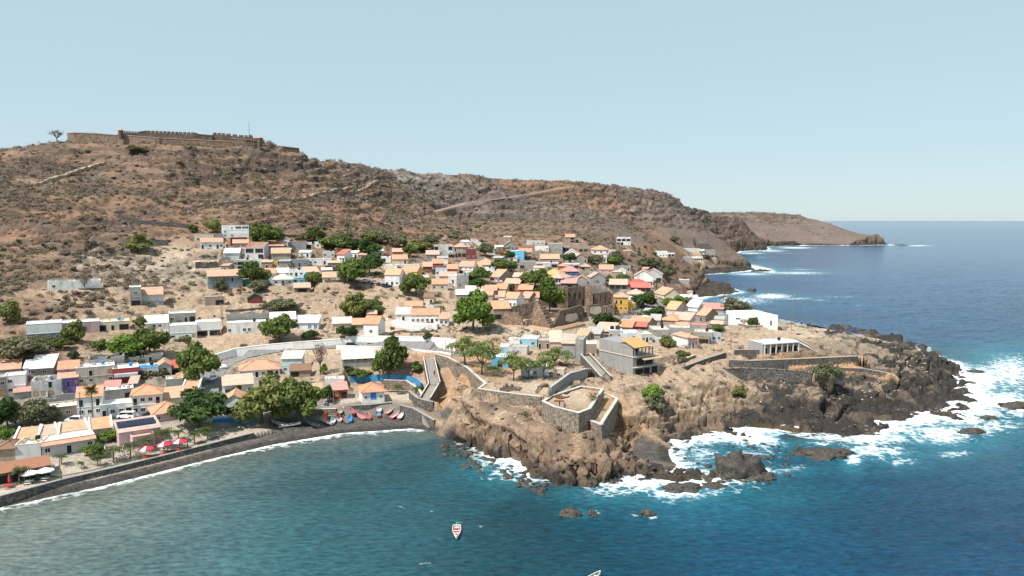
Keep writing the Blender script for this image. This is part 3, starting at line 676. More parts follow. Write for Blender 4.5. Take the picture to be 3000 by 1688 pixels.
('N',655,842,625,492,7,22,'W','g','o','wdw','white cottage with orange gabled roof beside the left church wall',{}),
('N',905,1030,560,482,7,26,'S','g','o','..','stone-ended house with orange roof right behind the white cottages',{}),
('N',1070,1180,560,472,6,0,'E','g','o','..','orange-roofed house between the cottages and the church tree',{}),
('N',492,752,805,642,8,-14,'N','g','o','gg','restaurant with sweeping orange roof and glass front beside the church',{}),
('N',72,230,440,405,5,0,'E','m','c','..','pale-roofed shed behind the great tree at the centre',{}),
('N',-70,330,500,470,5,0,'B','m','w','...','low white-roofed yard behind the great tree at the centre',{}),
('N',1322,1522,245,178,9,26,'GW','h','p','gggg','grey house with colonnade and salmon hipped roof behind the church',{}),
('N',1492,1782,140,95,7,0,'BL','h','t','wwww','blue-walled house with rose roof up behind the church',{}),
('N',1502,1742,325,272,6,6,'D','m','t','g','dark shelter with bright rose roof against the back of the church',{}),
('N',1742,1902,262,215,6,0,'G','s','o','..','grey gabled house with orange roof behind the church',{}),
('N',1962,2182,245,172,8,-10,'G','s','p','...','pale grey house with broad low gable behind the church',{}),
('L',1002,1262,905,852,7,0,'P','g','o','ww','pink house with two round windows and orange roofs',{}),
('L',1272,1592,865,762,8,0,'B','n','g','...d','large roofless concrete shell at the edge of the village',{}),
('L',1362,1500,935,872,5,0,'W','s','w','.','little white vaulted house below the concrete shell',{}),
('L',1662,2012,1135,962,9,0,'W','s','p','...|.gg','large white villa with black balcony and pale pink roof near the sea',{}),
('L',1832,2182,1060,932,8,4,'GW','s','p','w.g','grey-white rear wing of the seaside villa with pale pink roof',{}),
('L',1192,1532,1205,1122,7,0,'D','m','p','ggg','long open pergola with faded pink roof behind the church',{}),
('L',1532,1902,1185,1140,6,0,'R','h','r','....','red-roofed house right of the pergola',{}),
('L',1592,1972,1255,1205,6,0,'R','m','r2','gggg','open loggia under a scarlet roof right of the church',{}),
('L',1542,1832,1405,1300,7,0,'W','h','p','ww|ww','white house with salmon roof between the ochre house and the round tree',{}),
('N',2312,2522,685,470,8,0,'O','h','a','dd.|www','ochre two-storey house with orange hipped roof right of the church',{'wing':1}),
('O',752,1020,505,432,10,-26,'E2','s','o','..g|.www','large cream hall with orange roof near the rocky cove',{}),
('L',62,300,465,362,6,0,'B','f','w','..w','grey house with thick white roof slab in the back row',{}),
('L',302,438,492,412,5,0,'B','f','w','g','smaller block house with white roof slab next to the thick-roofed one',{}),
('L',612,792,502,452,6,0,'B','f','g','gg','dark open-fronted grey house in the back row',{}),
('L',362,622,605,545,6,0,'W','s','w','...','low white gabled roof in the back row of the village',{}),
('L',522,782,715,622,8,-8,'B','s','p','w.d','grey gabled house with pale pink roof edges',{}),
('L',892,1180,552,462,7,-10,'W','h','o','w.w.w','white house with orange hipped roof on the slope at the back',{}),
('L',1180,1322,545,485,4,-14,'W','f','w','..','white yard wing of the orange-hipped white house at the back',{}),
('L',1332,1592,375,242,7,0,'W','f','w','ggg|gg.w','modern white and black two-storey villa at the very back',{}),
('L',362,542,325,228,6,0,'B','m','o','.g|.g','grey two-storey house with orange roof highest at the back',{}),
('L',542,620,335,262,5,0,'B','f','g','g','small bare block annex beside the highest orange-roofed house',{}),
('L',2082,2292,605,505,7,-8,'W','f','w','.www','white house with three small windows alone on the far slope',{}),
('L',2300,2422,592,535,5,0,'W','f','w','gg','low white wing standing right of the lone far white house',{}),
('L',642,832,855,785,6,0,'N','h','o','g.','small house with orange hipped roof before the back row',{}),
('L',302,622,815,742,6,0,'GW','f','w','wgg','pale flat-roofed house between the yellow hip and the back row',{}),
('L',230,380,845,805,5,0,'RB','h','o','.','orange-capped little house touching the yellow hip roof',{}),
('M',352,640,505,452,8,0,'GW','f','w','...','low pale compound on the far point',{}),
('M',602,832,455,352,8,0,'D','f','g','...','dark block-like house on the far point',{}),
('M',642,732,525,462,5,0,'W','f','w','gg','small white house with two bays on the far point',{}),
('M',742,930,600,472,7,0,'B','f','g','.g','grey block house at the seaward end of the far point',{}),
('M',332,502,685,612,5,0,'B','f','w','w..','pale block hut below the far compound',{}),
('M',502,692,662,592,4,0,'W','n','g','ggggg','white open balustrade building below the far compound',{}),
('M',272,442,1112,1042,6,0,'G','f','w','...','low house with bright white roof by the palm at the small cove',{}),
('M',80,262,1110,1060,5,0,'D','f','g','..','dark walled yard left of the white-roofed cove house',{}),
# --- right of the church
('O',762,922,722,690,9,30,'P','g','o','..','long orange-and-pink roof beside the flat-topped green trees',{}),
('O',772,962,662,630,5,0,'E2','g','o','..','small orange roof against the bright flat-topped trees',{}),
('O',1082,1252,685,642,7,14,'W','m','w','..','white house with white sloping roof next to the cove rocks',{}),
('O',1372,1582,645,560,6,0,'S','n','g','...','roofless rubble-stone house by the water',{}),
('O',1352,1640,712,672,6,0,'N','m','t','...','long low house with faded rose roof by the water',{}),
('O',1645,1870,728,700,5,0,'N','m','p','..','salmon-roofed house at the end of the waterside row',{}),
('O',1242,1372,835,742,8,34,'N','g','o','.dw','house with orange gabled roof and grey end wall, left of the white hall',{'side':'w'}),
('O',1562,1700,885,742,5,0,'B','f','g','..','plain grey block house touching the big white hall',{}),
('O',692,942,892,858,7,18,'N','h','o','..','dwelling with orange hipped roof left of the pink-roofed stone house',{}),
('O',842,1130,885,822,7,16,'GW','m','p','w.w','stone house with pale salmon roof in the seaside quarter',{}),
('O',542,690,892,825,6,6,'B','g','g','..','dark grey roofless-looking gable house above the parked cars',{}),
('O',202,480,962,930,8,26,'N','g','o','..','large salmon roof above the white car by the curved street',{}),
('O',62,240,992,962,6,10,'P','m','p','..','pink-roofed house at the inner corner of the curved street',{}),
('O',282,482,992,942,4,6,'R','m','r','gg','small roof terrace with a red porch and red roof',{}),
('O',112,402,1115,1042,7,-16,'V','f','w','..ww','pale blue-white house with flat whitish roof under the red porch',{}),
('O',412,572,1155,1042,6,-18,'GW','f','c','wdw','greyish house with cream flat roof right of the pale blue-white one',{}),
('O',582,832,1085,972,8,-10,'B','f','c','...','grey block house with wide cream flat roof in the seaside quarter',{}),
('O',832,1130,1062,942,6,0,'B','f','c','.d.','grey block house with a single doorway and pale roof',{}),
('O',1132,1392,1015,902,6,4,'B','f','t','...','grey block upper house with thin rose roof edge',{}),
('O',1212,1470,1155,1012,6,0,'B','f','c','...','blind grey block wall house left of the pale blue front',{}),
('O',1470,1612,1145,1032,7,-30,'V','f','c','ww','pale blue house front with two windows at the end of the quarter',{}),
('O',1122,1252,1240,1082,8,-34,'P','h','a','wdw','pink-fronted house with bright orange hipped roof and white side wall',{'sidecol':'W'}),
('O',1262,1432,1172,1110,4,-6,'N','f','b','g','dark timber porch between the pink and the pale blue house',{}),
('N',892,1150,1218,1112,6,8,'T','f','w','.w','light blue and grey house with white slab roof on the headland',{}),
('N',732,890,1225,1155,5,0,'W','f','w','..','white box house left of the light blue one on the headland',{}),
('N',722,1000,1345,1240,5,8,'GW','f','g','...','weathered white yard house above the cafe trees',{}),
('N',602,720,1340,1232,5,0,'T','f','w','.','light blue wall cube above the cafe trees',{}),
('N',1162,1342,1252,1140,6,0,'N','f','g','d.d','grey-brown house with two doorways behind the cafe trees',{}),
('N',1342,1520,1255,1142,8,0,'P','m','p','..','house with faded pink sheet roof and pink board front',{}),
('N',1522,1722,1400,1165,6,4,'G','m','p','...','tall blank dark grey house below the pink sheet roof',{}),
('N',1725,1850,1440,1125,7,6,'B','f','g','..','tall narrow concrete block house with blank walls',{}),
('N',1852,2050,1312,1190,6,0,'N','f','w','..','brown-walled house with white slab roof beside the big concrete house',{}),
('N',2232,2430,1105,985,4,0,'G','f','w','w.w','roof house carrying the black water tank and solar heater',{'tank':1}),
('N',2012,2300,1065,1030,7,14,'N','m','p','..','long salmon roof left of the solar heater',{}),
('N',2380,2580,1000,955,6,12,'N','m','o','..','long orange roof right of the solar heater',{}),
('N',1742,1900,1135,1100,5,16,'N','m','a','..','bright orange tarp-like roof near the lamp below the church',{}),
('N',1872,2100,1105,1060,5,14,'B','m','g','..','corrugated grey metal roof below the church',{}),
('P',1392,1560,560,452,4,6,'E','f','p','w','small square hut with pinkish roof by the cafe wall',{}),
('P',905,1330,545,405,6,0,'V','f','w','..w..','white-blue house shaded by the cafe trees',{}),
('P',462,720,400,255,6,0,'K','f','w','.g.','turquoise cafe house behind the feathery trees',{}),
('U',125,500,(512,472),'h3.4',8,0,'G','f','w','dgggg','low modern building with long white roof and pillared front on the headland',{'pil':1}),
]
HP = []
HS = [h if (not isinstance(h[3], (int, float)) or h[0] in 'ABCDEUP' or h[8] == 'n') else h[:5] + (h[5] * 1.28,) + h[6:] for h in HS]
for h in HS:
    c, x0, x1, yb, yt, dep, yaw = h[:7]
    if isinstance(yb, tuple) and yb[0] == 'E':
        hm = float(yt[1:]); zg = yb[3]
        L = Vector(at_z(*cx_(c, x0, yb[1]), zg + hm)); Rr = Vector(at_z(*cx_(c, x1, yb[2]), zg + hm)); L.z = Rr.z = zg
        rz = math.atan2(Rr.y - L.y, Rr.x - L.x); W = math.hypot(Rr.x - L.x, Rr.y - L.y); Pc = (L + Rr) / 2
    elif isinstance(yb, tuple):
        hm = float(yt[1:]); L = hit(*cx_(c, x0, yb[0])); Rr = hit(*cx_(c, x1, yb[1]))
        rz = math.atan2(Rr.y - L.y, Rr.x - L.x); W = math.hypot(Rr.x - L.x, Rr.y - L.y); Pc = (L + Rr) / 2
    else:
        a = cx_(c, (x0 + x1) / 2, yb); Pc = hit(*a); al = math.atan2(Pc.x, Pc.y); rz = -al - R(yaw)
        W = (x1 - x0) / CROP[c][2] * Pc.y / FPX / max(.5, math.cos(R(yaw)))
        hm = (yb - yt) / CROP[c][2] * Pc.y / FPX * 1.02
    hm = max(hm, 2.2)
    if h[12].get('blue'): Pc.z = max(Pc.z, 4.0)
    HP.append((Pc, rz, W, hm))
    cxx = Pc.x - math.sin(rz) * dep / 2; cyy = Pc.y + math.cos(rz) * dep / 2
for h, (Pc, rz, W, hm) in zip(HS, HP):
    dep = h[5]; mod_pad(Pc.x - math.sin(rz) * dep / 2, Pc.y + math.cos(rz) * dep / 2, Pc.z, W / 2, dep / 2, rz, 2.0 + Pc.y / 300, .3)

for h, (Pc, rz, W, hm) in zip(HS, HP):
    if h[12].get('blue'): mod_pad(Pc.x + math.sin(rz) * 7.2, Pc.y - math.cos(rz) * 7.2, Pc.z - 1.9, W / 2 + 2, 2.6, rz, 1.0, .3)
CHZ = 15.0
mod_poly([at_z(*cx_('N', x, y), CHZ)[:2] for x, y in ((640,915),(1060,925),(1380,975),(1810,865),(2330,750),(2330,560),(1480,600),(650,800))], CHZ, 4)
mod_poly([at_z(*cx_('O', x, y), 13.6)[:2] for x, y in ((1700,900),(2180,905),(2480,980),(2480,860),(1700,790))], 13.6, 3)

# ------------------------------------------------------------------ ground sheet: one mesh, finer where it is nearer
NA, NR = 1250, 1200
az = np.linspace(R(-41), R(41), NA); rr = 105.0 * np.exp(np.linspace(0, math.log(2500.0 / 105.0), NR))
RR, AZ = np.meshgrid(rr, az, indexing='ij')
X = RR * np.sin(AZ); Y = RR * np.cos(AZ)
Z, SD, SL, RG, EX, HL = H0(X, Y, True)
ZB = Z.copy(); RG = np.where((RG > .2) & (RG < 1) & (X > 8) & (X < 80), np.maximum(RG, 1.5 * sstep(7, 12, SD)), RG)
for f in MODS: Z = f(X, Y, Z)
MODK = sstep(0.02, 0.3, np.abs(Z - ZB))
# colour control points: px, py, colour, height up to which the rock is bare and black
TAN = (.355,.262,.185); PALE = (.43,.35,.265); RED = (.235,.135,.088); BRN = (.212,.138,.094); GRY = (.22,.19,.165); SCREE = (.185,.145,.125)
BROCK = (.265,.18,.125); GRAV = (.085,.078,.072); SAND = (.15,.13,.115); ROADC = (.20,.19,.18); FARB = (.16,.122,.104); ORG = (.37,.22,.12); PATIO = (.42,.36,.29)
CC = [(0,1440,PATIO),(300,1370,PATIO),(600,1290,PATIO),(740,1245,PATIO),(100,1240,ROADC),(350,1215,ROADC),(640,1120,ROADC),(560,1170,ROADC),(200,1170,GRY),(950,1190,GRY),(1000,1180,PATIO),(1240,1150,PATIO),
 (1080,1220,SAND),(1180,1230,SAND),(900,1230,GRAV),(1000,1120,TAN),(940,1060,TAN),(1000,1050,PALE),(1150,1080,TAN),(1200,1060,RED),(80,1050,BRN),(350,1070,TAN),(550,1050,TAN),(700,1010,TAN),
 (100,900,BRN),(60,800,BRN),(250,870,TAN),(450,930,TAN),(350,760,PALE),(500,800,PALE),(560,860,TAN),(700,900,TAN),(1000,860,TAN),(1100,900,TAN),(950,930,TAN),(1150,950,PALE),(1200,1000,TAN),(450,640,RED),(250,700,BRN),(120,650,RED),
 (200,500,BRN),(600,520,BRN),(900,540,BRN),(700,600,BRN),(100,560,BRN),(800,640,RED),(1000,620,RED),(1100,680,RED),(1250,690,RED),(1000,500,BRN),(1250,540,GRY),(1400,600,SCREE),(1550,600,SCREE),(1650,620,SCREE),(1500,660,BRN),(1350,650,BRN),
 (1560,545,RED),(1700,540,RED),(1900,560,FARB),(1800,640,FARB),(2000,660,FARB),(1850,690,FARB),(1900,720,RED),(1990,740,RED),(2050,770,TAN),(2000,700,FARB),(2200,660,FARB),(2400,690,FARB),
 (1400,880,TAN),(1500,900,TAN),(1450,1040,ORG),(1600,1030,TAN),(1700,990,PALE),(1550,960,PALE),(1800,860,GRY),(1900,900,ROADC),(2000,1000,TAN),(2150,1000,TAN),(2300,1000,TAN),(2450,1000,PALE),(2600,1020,PALE),(2400,1060,ORG),
 (2150,1080,TAN),(2000,1130,TAN),(1900,1170,TAN),(1800,1200,ORG),(1650,1150,PALE),(1500,1150,TAN),(1350,1100,ORG),(1300,1130,BROCK),(1400,1220,BROCK),(1500,1280,BROCK),(1600,1330,BROCK),(1750,1290,BROCK),(2300,1130,TAN),(2500,1140,BROCK),(1900,1330,SAND),(1470,1230,TAN)]
_cx = []
for a in CC:
    p = hit(a[0], a[1]); _cx.append((p.x, p.y, *a[2]))
_cx = np.array(_cx)
wx = X + fbm(X * .05, Y * .05, 0 * X, 3, 61) * 9; wy = Y + fbm(X * .05, Y * .05, 0 * X, 3, 67) * 9
col = np.zeros(X.shape + (3,)); wt = np.zeros(X.shape)
for c in _cx:
    wgt = 1.0 / (((wx - c[0]) ** 2 + (wy - c[1]) ** 2) / (c[1] ** 2) + 1e-6) ** 1.8
    wt += wgt
    for k in range(3): col[..., k] += wgt * c[2 + k]
col /= wt[..., None]
def cmix(col, c, k): return col * (1 - k[..., None]) + np.array(c) * k[..., None]
n_big = fbm(X * .03, Y * .03, Z * .05, 4, 71); n_mid = fbm(X * .25, Y * .25, Z * .3, 4, 73); n_fin = fbm(X * 1.1, Y * 1.1, Z * 1.1, 3, 79)
flat = (MODK > .5)
dist = np.hypot(X, Y)
# darker lava, in bands that follow the layers
lay = ridged(X * .018, Y * .018, Z * .10, 4, 83)
lk = sstep(.25, .62, lay + n_mid * .28) * np.maximum(HL, .3 * sstep(12, 30, Z)) * (1 - MODK) * .75
col = cmix(col, (.085,.07,.06), lk)
col = cmix(col, (.34,.26,.195), sstep(.25, .6, n_mid + .2 * n_fin) * .35 * (1 - lk))
col = cmix(col, (.13,.10,.08), (1 - HL) * (1 - MODK) * (Z > 6) * (SD > 6) * sstep(.22, .55, fbm(X * .16, Y * .34, Z * .5, 4, 77)) * .75)
# paler / redder patches
col *= (1 + .22 * n_big + .16 * n_mid + .16 * n_fin)[..., None]
# black wet rock along the rocky shore
east = sstep(22, 48, X + (Y - 190) * .35)
zth = 3.2 * (1 - east) + 5.0 * east + 7.5 * sstep(62, 100, X) * sstep(200, 215, Y + 0 * X) * (Y < 300)
zth = np.where(dist > 380, 5.0 + 6 * sstep(800, 1100, dist), zth)
rocky = sstep(.6, 1.0, RG) * (1 - sstep(48, 62, SD)) * (1 - MODK)
bk = rocky * (1 - sstep(-1.4, 1.4, Z - zth + n_mid * 3.2 + n_big * 4.0))
blackk = bk
col = cmix(col, np.array((.042,.038,.035)), bk)
col = cmix(col, (.15,.115,.085), bk * sstep(.0, .45, n_mid + .3 * n_fin) * .6)
col = cmix(col, (.11,.08,.06), rocky * (1 - bk) * sstep(.05, .45, n_mid * .7 + n_big) * .7)
col = cmix(col, (.13,.085,.03), rocky * (1 - sstep(.4, 1.3, Z)) * sstep(0, .4, n_big + n_fin * .4) * .6)
# beach shingle
bch = (1 - sstep(.3, .8, RG)) * (1 - MODK)
shg = bch * (1 - sstep(9, 13, SD + n_mid * 1.5)) * (Y < 300)
wet = 1 - sstep(1.5, 4, SD + n_fin)
col = cmix(col, (.085,.078,.072), shg * .92)
col *= (1 - .45 * shg * wet)[..., None] * (1 + .5 * shg * n_fin)[..., None]
# relief along the normal
def normals(P):
    a = np.gradient(P, axis=0); b = np.gradient(P, axis=1)
    n = np.cross(b, a); return n / (np.linalg.norm(n, axis=2, keepdims=True) + 1e-9)
P = np.stack([X, Y, Z], -1); N = normals(P); N *= np.sign(N[..., 2:3] + 1e-9)
rk = rocky * np.clip((SD + 6) / 5, 0, 1)
steep = 1 - N[..., 2]
brown = rocky * (1 - east) * (dist < 400) * sstep(.03, .2, steep)
s = (rk * (1 - sstep(0, 3, Z - zth - 1.5))) ; s = np.maximum(s, brown) * (dist < 2400)
m = s > .02
x, y, z = X[m], Y[m], Z[m]
# dip the layers towards the sea on the right
lc = np.hypot(x - 20, y - 170) < 1e9
u = x * .93 - y * .36; v = x * .36 + y * .93; q = z + x * .10 + y * .12; u = u + 2.5 * fbm(x * .08, y * .08, z * .1, 2, 88); v = v + 2.0 * fbm(x * .1, y * .1, z * .1, 2, 89)
onl = x < 22
sc = np.clip(dist[m] / 220, 1, 5)
f1, f2, cid = worley(u / (np.where(onl, 5.5, 13.) * sc), v / (4.2 * sc), q / (np.where(onl, 4.5, 2.0) * sc), 3)
g1, g2, gid = worley(u / (np.where(onl, 2.0, 3.6) * sc), v / (1.5 * sc), q / (1.2 * sc), 13)
cl_ = brown[m] > .3
d = -.3 + (cid - .5) * np.where(cl_, 3.4, 2.4) - np.exp(-(f2 - f1) * 9) * 1.3 + (gid - .5) * .8 - np.exp(-(g2 - g1) * 6) * .35 + fbm(x * .9, y * .9, z * .9, 3, 93) * .45
D = np.zeros(X.shape); D[m] = d * sc ** .6
D *= s
ph = Z / 1.9 + X * .035 + 2.4 * fbm(X * .055, Y * .055, 0 * X, 3, 171) + .35 * fbm(X * .3, Y * .3, 0 * X, 2, 172); fr = ph - np.floor(ph)
LED = (sstep(.5, .92, fr) - fr) * 2.3 * s * (1 - brown) * sstep(10, 30, X) * (dist < 420)
hr = HL * (1 - MODK)
m2 = hr > .05
x, y, z = X[m2], Y[m2], Z[m2]; sc = np.clip(dist[m2] / 450, 1, 4)
f1, f2, cid = worley(x / (6 * sc), y / (6 * sc), z / (3.2 * sc), 23)
hd = ((cid - .5) * 1.5 - np.exp(-(f2 - f1) * 6) * .9 + fbm(x * .35, y * .35, z * .5, 3, 97) * 1.3) * sc * .8
T = np.zeros(X.shape); T[m2] = hd; D += T * hr * (.5 + .5 * lk)
mid = sstep(4, 12, Z) * (1 - HL) * (1 - MODK) * (1 - np.clip(s, 0, 1)) * (dist < 520)
D += mid * (fbm(X * .4, Y * .4, Z * .6, 4, 99) * .8 + (ridged(X * .12, Y * .3, Z * .5, 3, 98) - .3) * .45)
D *= np.clip(1.15 - sstep(2200, 2450, dist), 0, 1)
PB = P; P = P + N * D[..., None]; P[..., 2] += LED
ph = Z / (5.5 + 3 * sstep(500, 1000, dist)) + 1.5 * fbm(X * .012, Y * .012, 0 * X, 3, 181) + .5 * fbm(X * .06, Y * .06, 0 * X, 3, 182); fr = ph - np.floor(ph)
P[..., 2] += (sstep(.62, .9, fr) - fr) * 4.2 * HL * (1 - MODK) * sstep(-.25, .35, fbm(X * .02, Y * .02, 0 * X, 3, 183)) * (dist > 220)
P[..., 2] = np.where((SD < -3), np.minimum(P[..., 2], -.3), P[..., 2])
ZF = P[..., 2]
# tint by slope: tan on the flatter rock, darker on the steep faces
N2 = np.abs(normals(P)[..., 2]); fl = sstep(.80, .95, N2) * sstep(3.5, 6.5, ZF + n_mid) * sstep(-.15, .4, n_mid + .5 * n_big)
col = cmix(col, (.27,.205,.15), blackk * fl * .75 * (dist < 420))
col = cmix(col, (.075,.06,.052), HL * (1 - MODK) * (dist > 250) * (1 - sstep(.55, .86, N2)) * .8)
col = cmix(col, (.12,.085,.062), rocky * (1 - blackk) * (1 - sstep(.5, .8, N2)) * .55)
keep = (np.maximum.reduce([ZF[:-1, :-1], ZF[1:, :-1], ZF[:-1, 1:], ZF[1:, 1:]]) > -1.2)
idx = np.arange(NR * NA).reshape(NR, NA)
F = np.stack([idx[:-1, :-1], idx[:-1, 1:], idx[1:, 1:], idx[1:, :-1]], -1)[keep]
used = np.zeros(NR * NA, bool); used[F.ravel()] = True
remap = np.cumsum(used) - 1
co = P.reshape(-1, 3)[used]; F = remap[F]

def ground_material():
    m, t, b = newmat('dry_ground'); p = wpos(t)
    a = nn(t, 'ShaderNodeAttribute', attribute_name='tint')
    n1 = noise(t, 1.6, 6, .7, p); n2 = noise(t, .25, 4, .6, p)
    v = nn(t, 'ShaderNodeTexVoronoi'); v.inputs['Scale'].default_value = 1.9; t.links.new(p, v.inputs['Vector'])
    sv = nn(t, 'ShaderNodeSeparateColor'); t.links.new(v.outputs['Color'], sv.inputs[0])
    c = mixc(t, .75, a.outputs['Color'], ramp(t, n1, [(.28, (.45, .45, .45)), (.5, (1, 1, 1)), (.72, (1.5, 1.47, 1.42))]), 'MULTIPLY')
    c = mixc(t, .35, c, ramp(t, sv.outputs[0], [(0, (.55,) * 3), (.6, (1,) * 3), (1, (1.5,) * 3)]), 'MULTIPLY')
    c = mixc(t, .3, c, ramp(t, n2, [(.3, (.75, .73, .72)), (.7, (1.2, 1.2, 1.18))]), 'MULTIPLY')
    t.links.new(c, b.inputs['Base Color']); b.inputs['Roughness'].default_value = .95
    b.inputs['Specular IOR Level'].default_value = .12
    bump(t, b, n1, .55, .5)
    return m
MG = ground_material()
me = np_mesh('ground', co, F, MG, smooth=False)
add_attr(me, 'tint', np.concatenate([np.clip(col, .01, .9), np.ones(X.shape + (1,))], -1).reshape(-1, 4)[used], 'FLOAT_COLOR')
ground = link('ground', me); tag(ground, kind='structure')
def gz(x, y):
    """height of the finished ground under a point"""
    r = math.hypot(x, y); a = math.atan2(x, y)
    i = math.log(r / 105.0) / math.log(2500.0 / 105.0) * (NR - 1); j = (a - R(-41)) / R(82) * (NA - 1)
    i = min(max(i, 0), NR - 1.001); j = min(max(j, 0), NA - 1.001); i0, j0 = int(i), int(j); fi, fj = i - i0, j - j0
    return float((ZF[i0, j0] * (1 - fi) + ZF[i0 + 1, j0] * fi) * (1 - fj) + (ZF[i0, j0 + 1] * (1 - fi) + ZF[i0 + 1, j0 + 1] * fi) * fj)
def ghit(px, py):
    """the ray through a picture point against the finished ground"""
    x, y, q = ray(px, py); a = math.atan2(x, y); j = min(max((a - R(-41)) / R(82) * (NA - 1), 0), NA - 2); j0 = int(j); fj = j - j0
    zc = ZF[:, j0] * (1 - fj) + ZF[:, j0 + 1] * fj
    t = rr / math.hypot(x, y); d = CAMH + q * t - np.maximum(zc, 0)
    k = int(np.argmax(d < 0))
    if d[k] >= 0: k = NR - 1
    k = max(k, 1)
    s_ = d[k - 1] / (d[k - 1] - d[k] + 1e-12); tt = t[k - 1] + (t[k] - t[k - 1]) * s_
    return Vector((x * tt, y * tt, CAMH + q * tt))

# ------------------------------------------------------------------ sea
WR = np.concatenate([90 * np.exp(np.linspace(0, math.log(2400 / 90), 620)), np.geomspace(2450, 60000, 40)])
WA = np.linspace(R(-44), R(44), 800)
wr, wa = np.meshgrid(WR, WA, indexing='ij'); wx_ = wr * np.sin(wa); wy_ = wr * np.cos(wa)
sd, _, rg, ex = coast(wx_, wy_)
d0 = -sd
fo = ex * np.exp(-np.maximum(d0, 0) / (1.8 + 5.5 * sstep(.6, 1, ex) + 5 * sstep(500, 1500, wr))) * 1.0
fo = np.maximum(fo, 1.15 * np.exp(-np.maximum(d0, 0) / (2.6 + 1.8 * fbm(wx_ * .06, wy_ * .06, 0 * wx_, 2, 19))) * (1 - sstep(.1, .4, rg)) * (wr < 300) * (.55 + .5 * ex))
tq = ex * sstep(.55, 1, ex) * np.exp(-np.maximum(d0, 0) / (11 + 14 * sstep(400, 900, wr))) * (rg > .5)
# patches of surf away from the shore: px, py, half width, half height (px), amount
SURF = [(2560,1320,120,26,.9),(2760,1270,130,34,1.0),(2900,1245,120,26,.8),(2640,1350,60,20,.7),(2500,1345,30,24,1.0),(2880,1110,70,50,1.1),(2960,1090,110,60,.95),(2950,1160,80,18,.9),
 (2980,1205,60,22,.9),(2860,1265,90,14,.8),(2800,1330,70,14,.7),(2420,1300,100,10,.7),(2210,1330,150,40,.55),(2060,1330,70,30,.7),(2030,1385,70,25,.9),(2200,1380,130,14,.8),(2330,1370,80,14,.6),
 (1800,1440,120,22,.75),(1990,1445,130,20,.95),(2130,1420,80,16,.7),(1960,1470,100,14,.5),(1500,1385,90,28,.85),(1420,1360,70,22,.6),(1440,1400,60,14,.5),(1560,1420,80,14,.5),(1330,1300,50,18,.45),
 (1160,1480,70,10,.45),(1330,1530,90,8,.38),(1250,1500,60,8,.35),(1420,1545,50,6,.4),(1890,1510,60,14,.55),(1690,1505,30,10,.7),(1745,1500,25,10,.6),(2190,1445,60,12,.35),
 (2260,868,70,10,1.0),(2180,880,110,16,.75),(2120,900,70,10,.7),(2330,875,80,5,.7),(2400,880,40,4,.6),(2330,800,120,6,.8),(2200,803,90,6,.8),(2200,780,40,8,.8),(2350,790,60,3,.6),(2260,735,60,5,.8),(2330,726,70,4,.9),
 (2200,742,60,5,.8),(2300,742,60,3,.5),(2230,755,30,6,.5),(2340,785,30,3,.5),(2460,870,100,2.5,.5),(2510,895,40,2.5,.45),(2690,720,50,2.5,.9),(2620,719,40,3,.7),(1240,1650,40,8,.45),(1350,1560,20,4,.3)]
for a in SURF:
    px = 1500 + FPX * (wx_ / (wy_ * cp + CAMH * sp)); dz = -CAMH
    # the patch as an ellipse lying on the water
    c = np.array(at_z(a[0], a[1], 0)); ry = abs(at_z(a[0], a[1] - a[3], 0)[1] - at_z(a[0], a[1] + a[3], 0)[1]) / 2; rx = a[2] * c[1] / FPX
    e = ((wx_ - c[0] - (wy_ - c[1]) * c[0] / c[1]) / rx) ** 2 + ((wy_ - c[1]) / ry) ** 2
    g = np.exp(-e * .9); fo = np.maximum(fo, a[4] * g * .86) ; tq = np.maximum(tq, a[4] * np.exp(-e * .35) * .9 * (a[1] > 1000) * float(sstep(.45, .75, a[4])) + .45 * a[4] * np.exp(-e * .5) * (a[1] <= 1000))
bayc = np.array(at_z(250, 1560, 0)[:2])
cb = np.array(at_z(0, 1600, 0)[:2])
bay = 1 - sstep(-22, 56, wx_ - cb[0] + (wy_ - 140) * .25 + 10 * fbm(wx_ * .03, wy_ * .03, 0 * wx_, 3, 11))
bay = np.clip(bay * .95 + .8 * np.exp(-np.maximum(d0, 0) / 14) * (1 - sstep(.6, 1, rg)) * (wr < 300), 0, 1)
teal = (1 - sstep(-20, 95, wx_ + (wy_ - 170) * -.15 - 6 * fbm(wx_ * .02, wy_ * .02, 0 * wx_, 3, 12))) * (1 - sstep(260, 420, wr))
teal = np.maximum(teal, np.exp(-np.maximum(d0, 0) / 38) * (wr < 400) * .9)
def wcm(c, b, k): return c * (1 - k[..., None]) + np.array(b) * k[..., None]
wc = np.zeros(wx_.shape + (3,)) + np.array((.004, .044, .105))
wc = wcm(wc, (.006, .050, .135), sstep(250, 900, wr))
wc = wcm(wc, (.003, .040, .052), teal * .9)
bay2 = 1 - sstep(30, 118, wx_ - cb[0] + (wy_ - 140) * .2)
wc = wcm(wc, (.035, .098, .115), bay2 * .75)
wc = wcm(wc, (.175, .195, .170), bay * .75)
shl = np.exp(-np.maximum(d0, 0) / 5) * (wr < 300)
wc = wcm(wc, (.06, .06, .04), shl * .6 * (ex < .95))
wc = wcm(wc, (.03, .20, .27), np.clip(tq * .9, 0, .7))
wc *= (1 + .3 * fbm(wx_ * .025, wy_ * .05, 0 * wx_, 4, 15))[..., None]
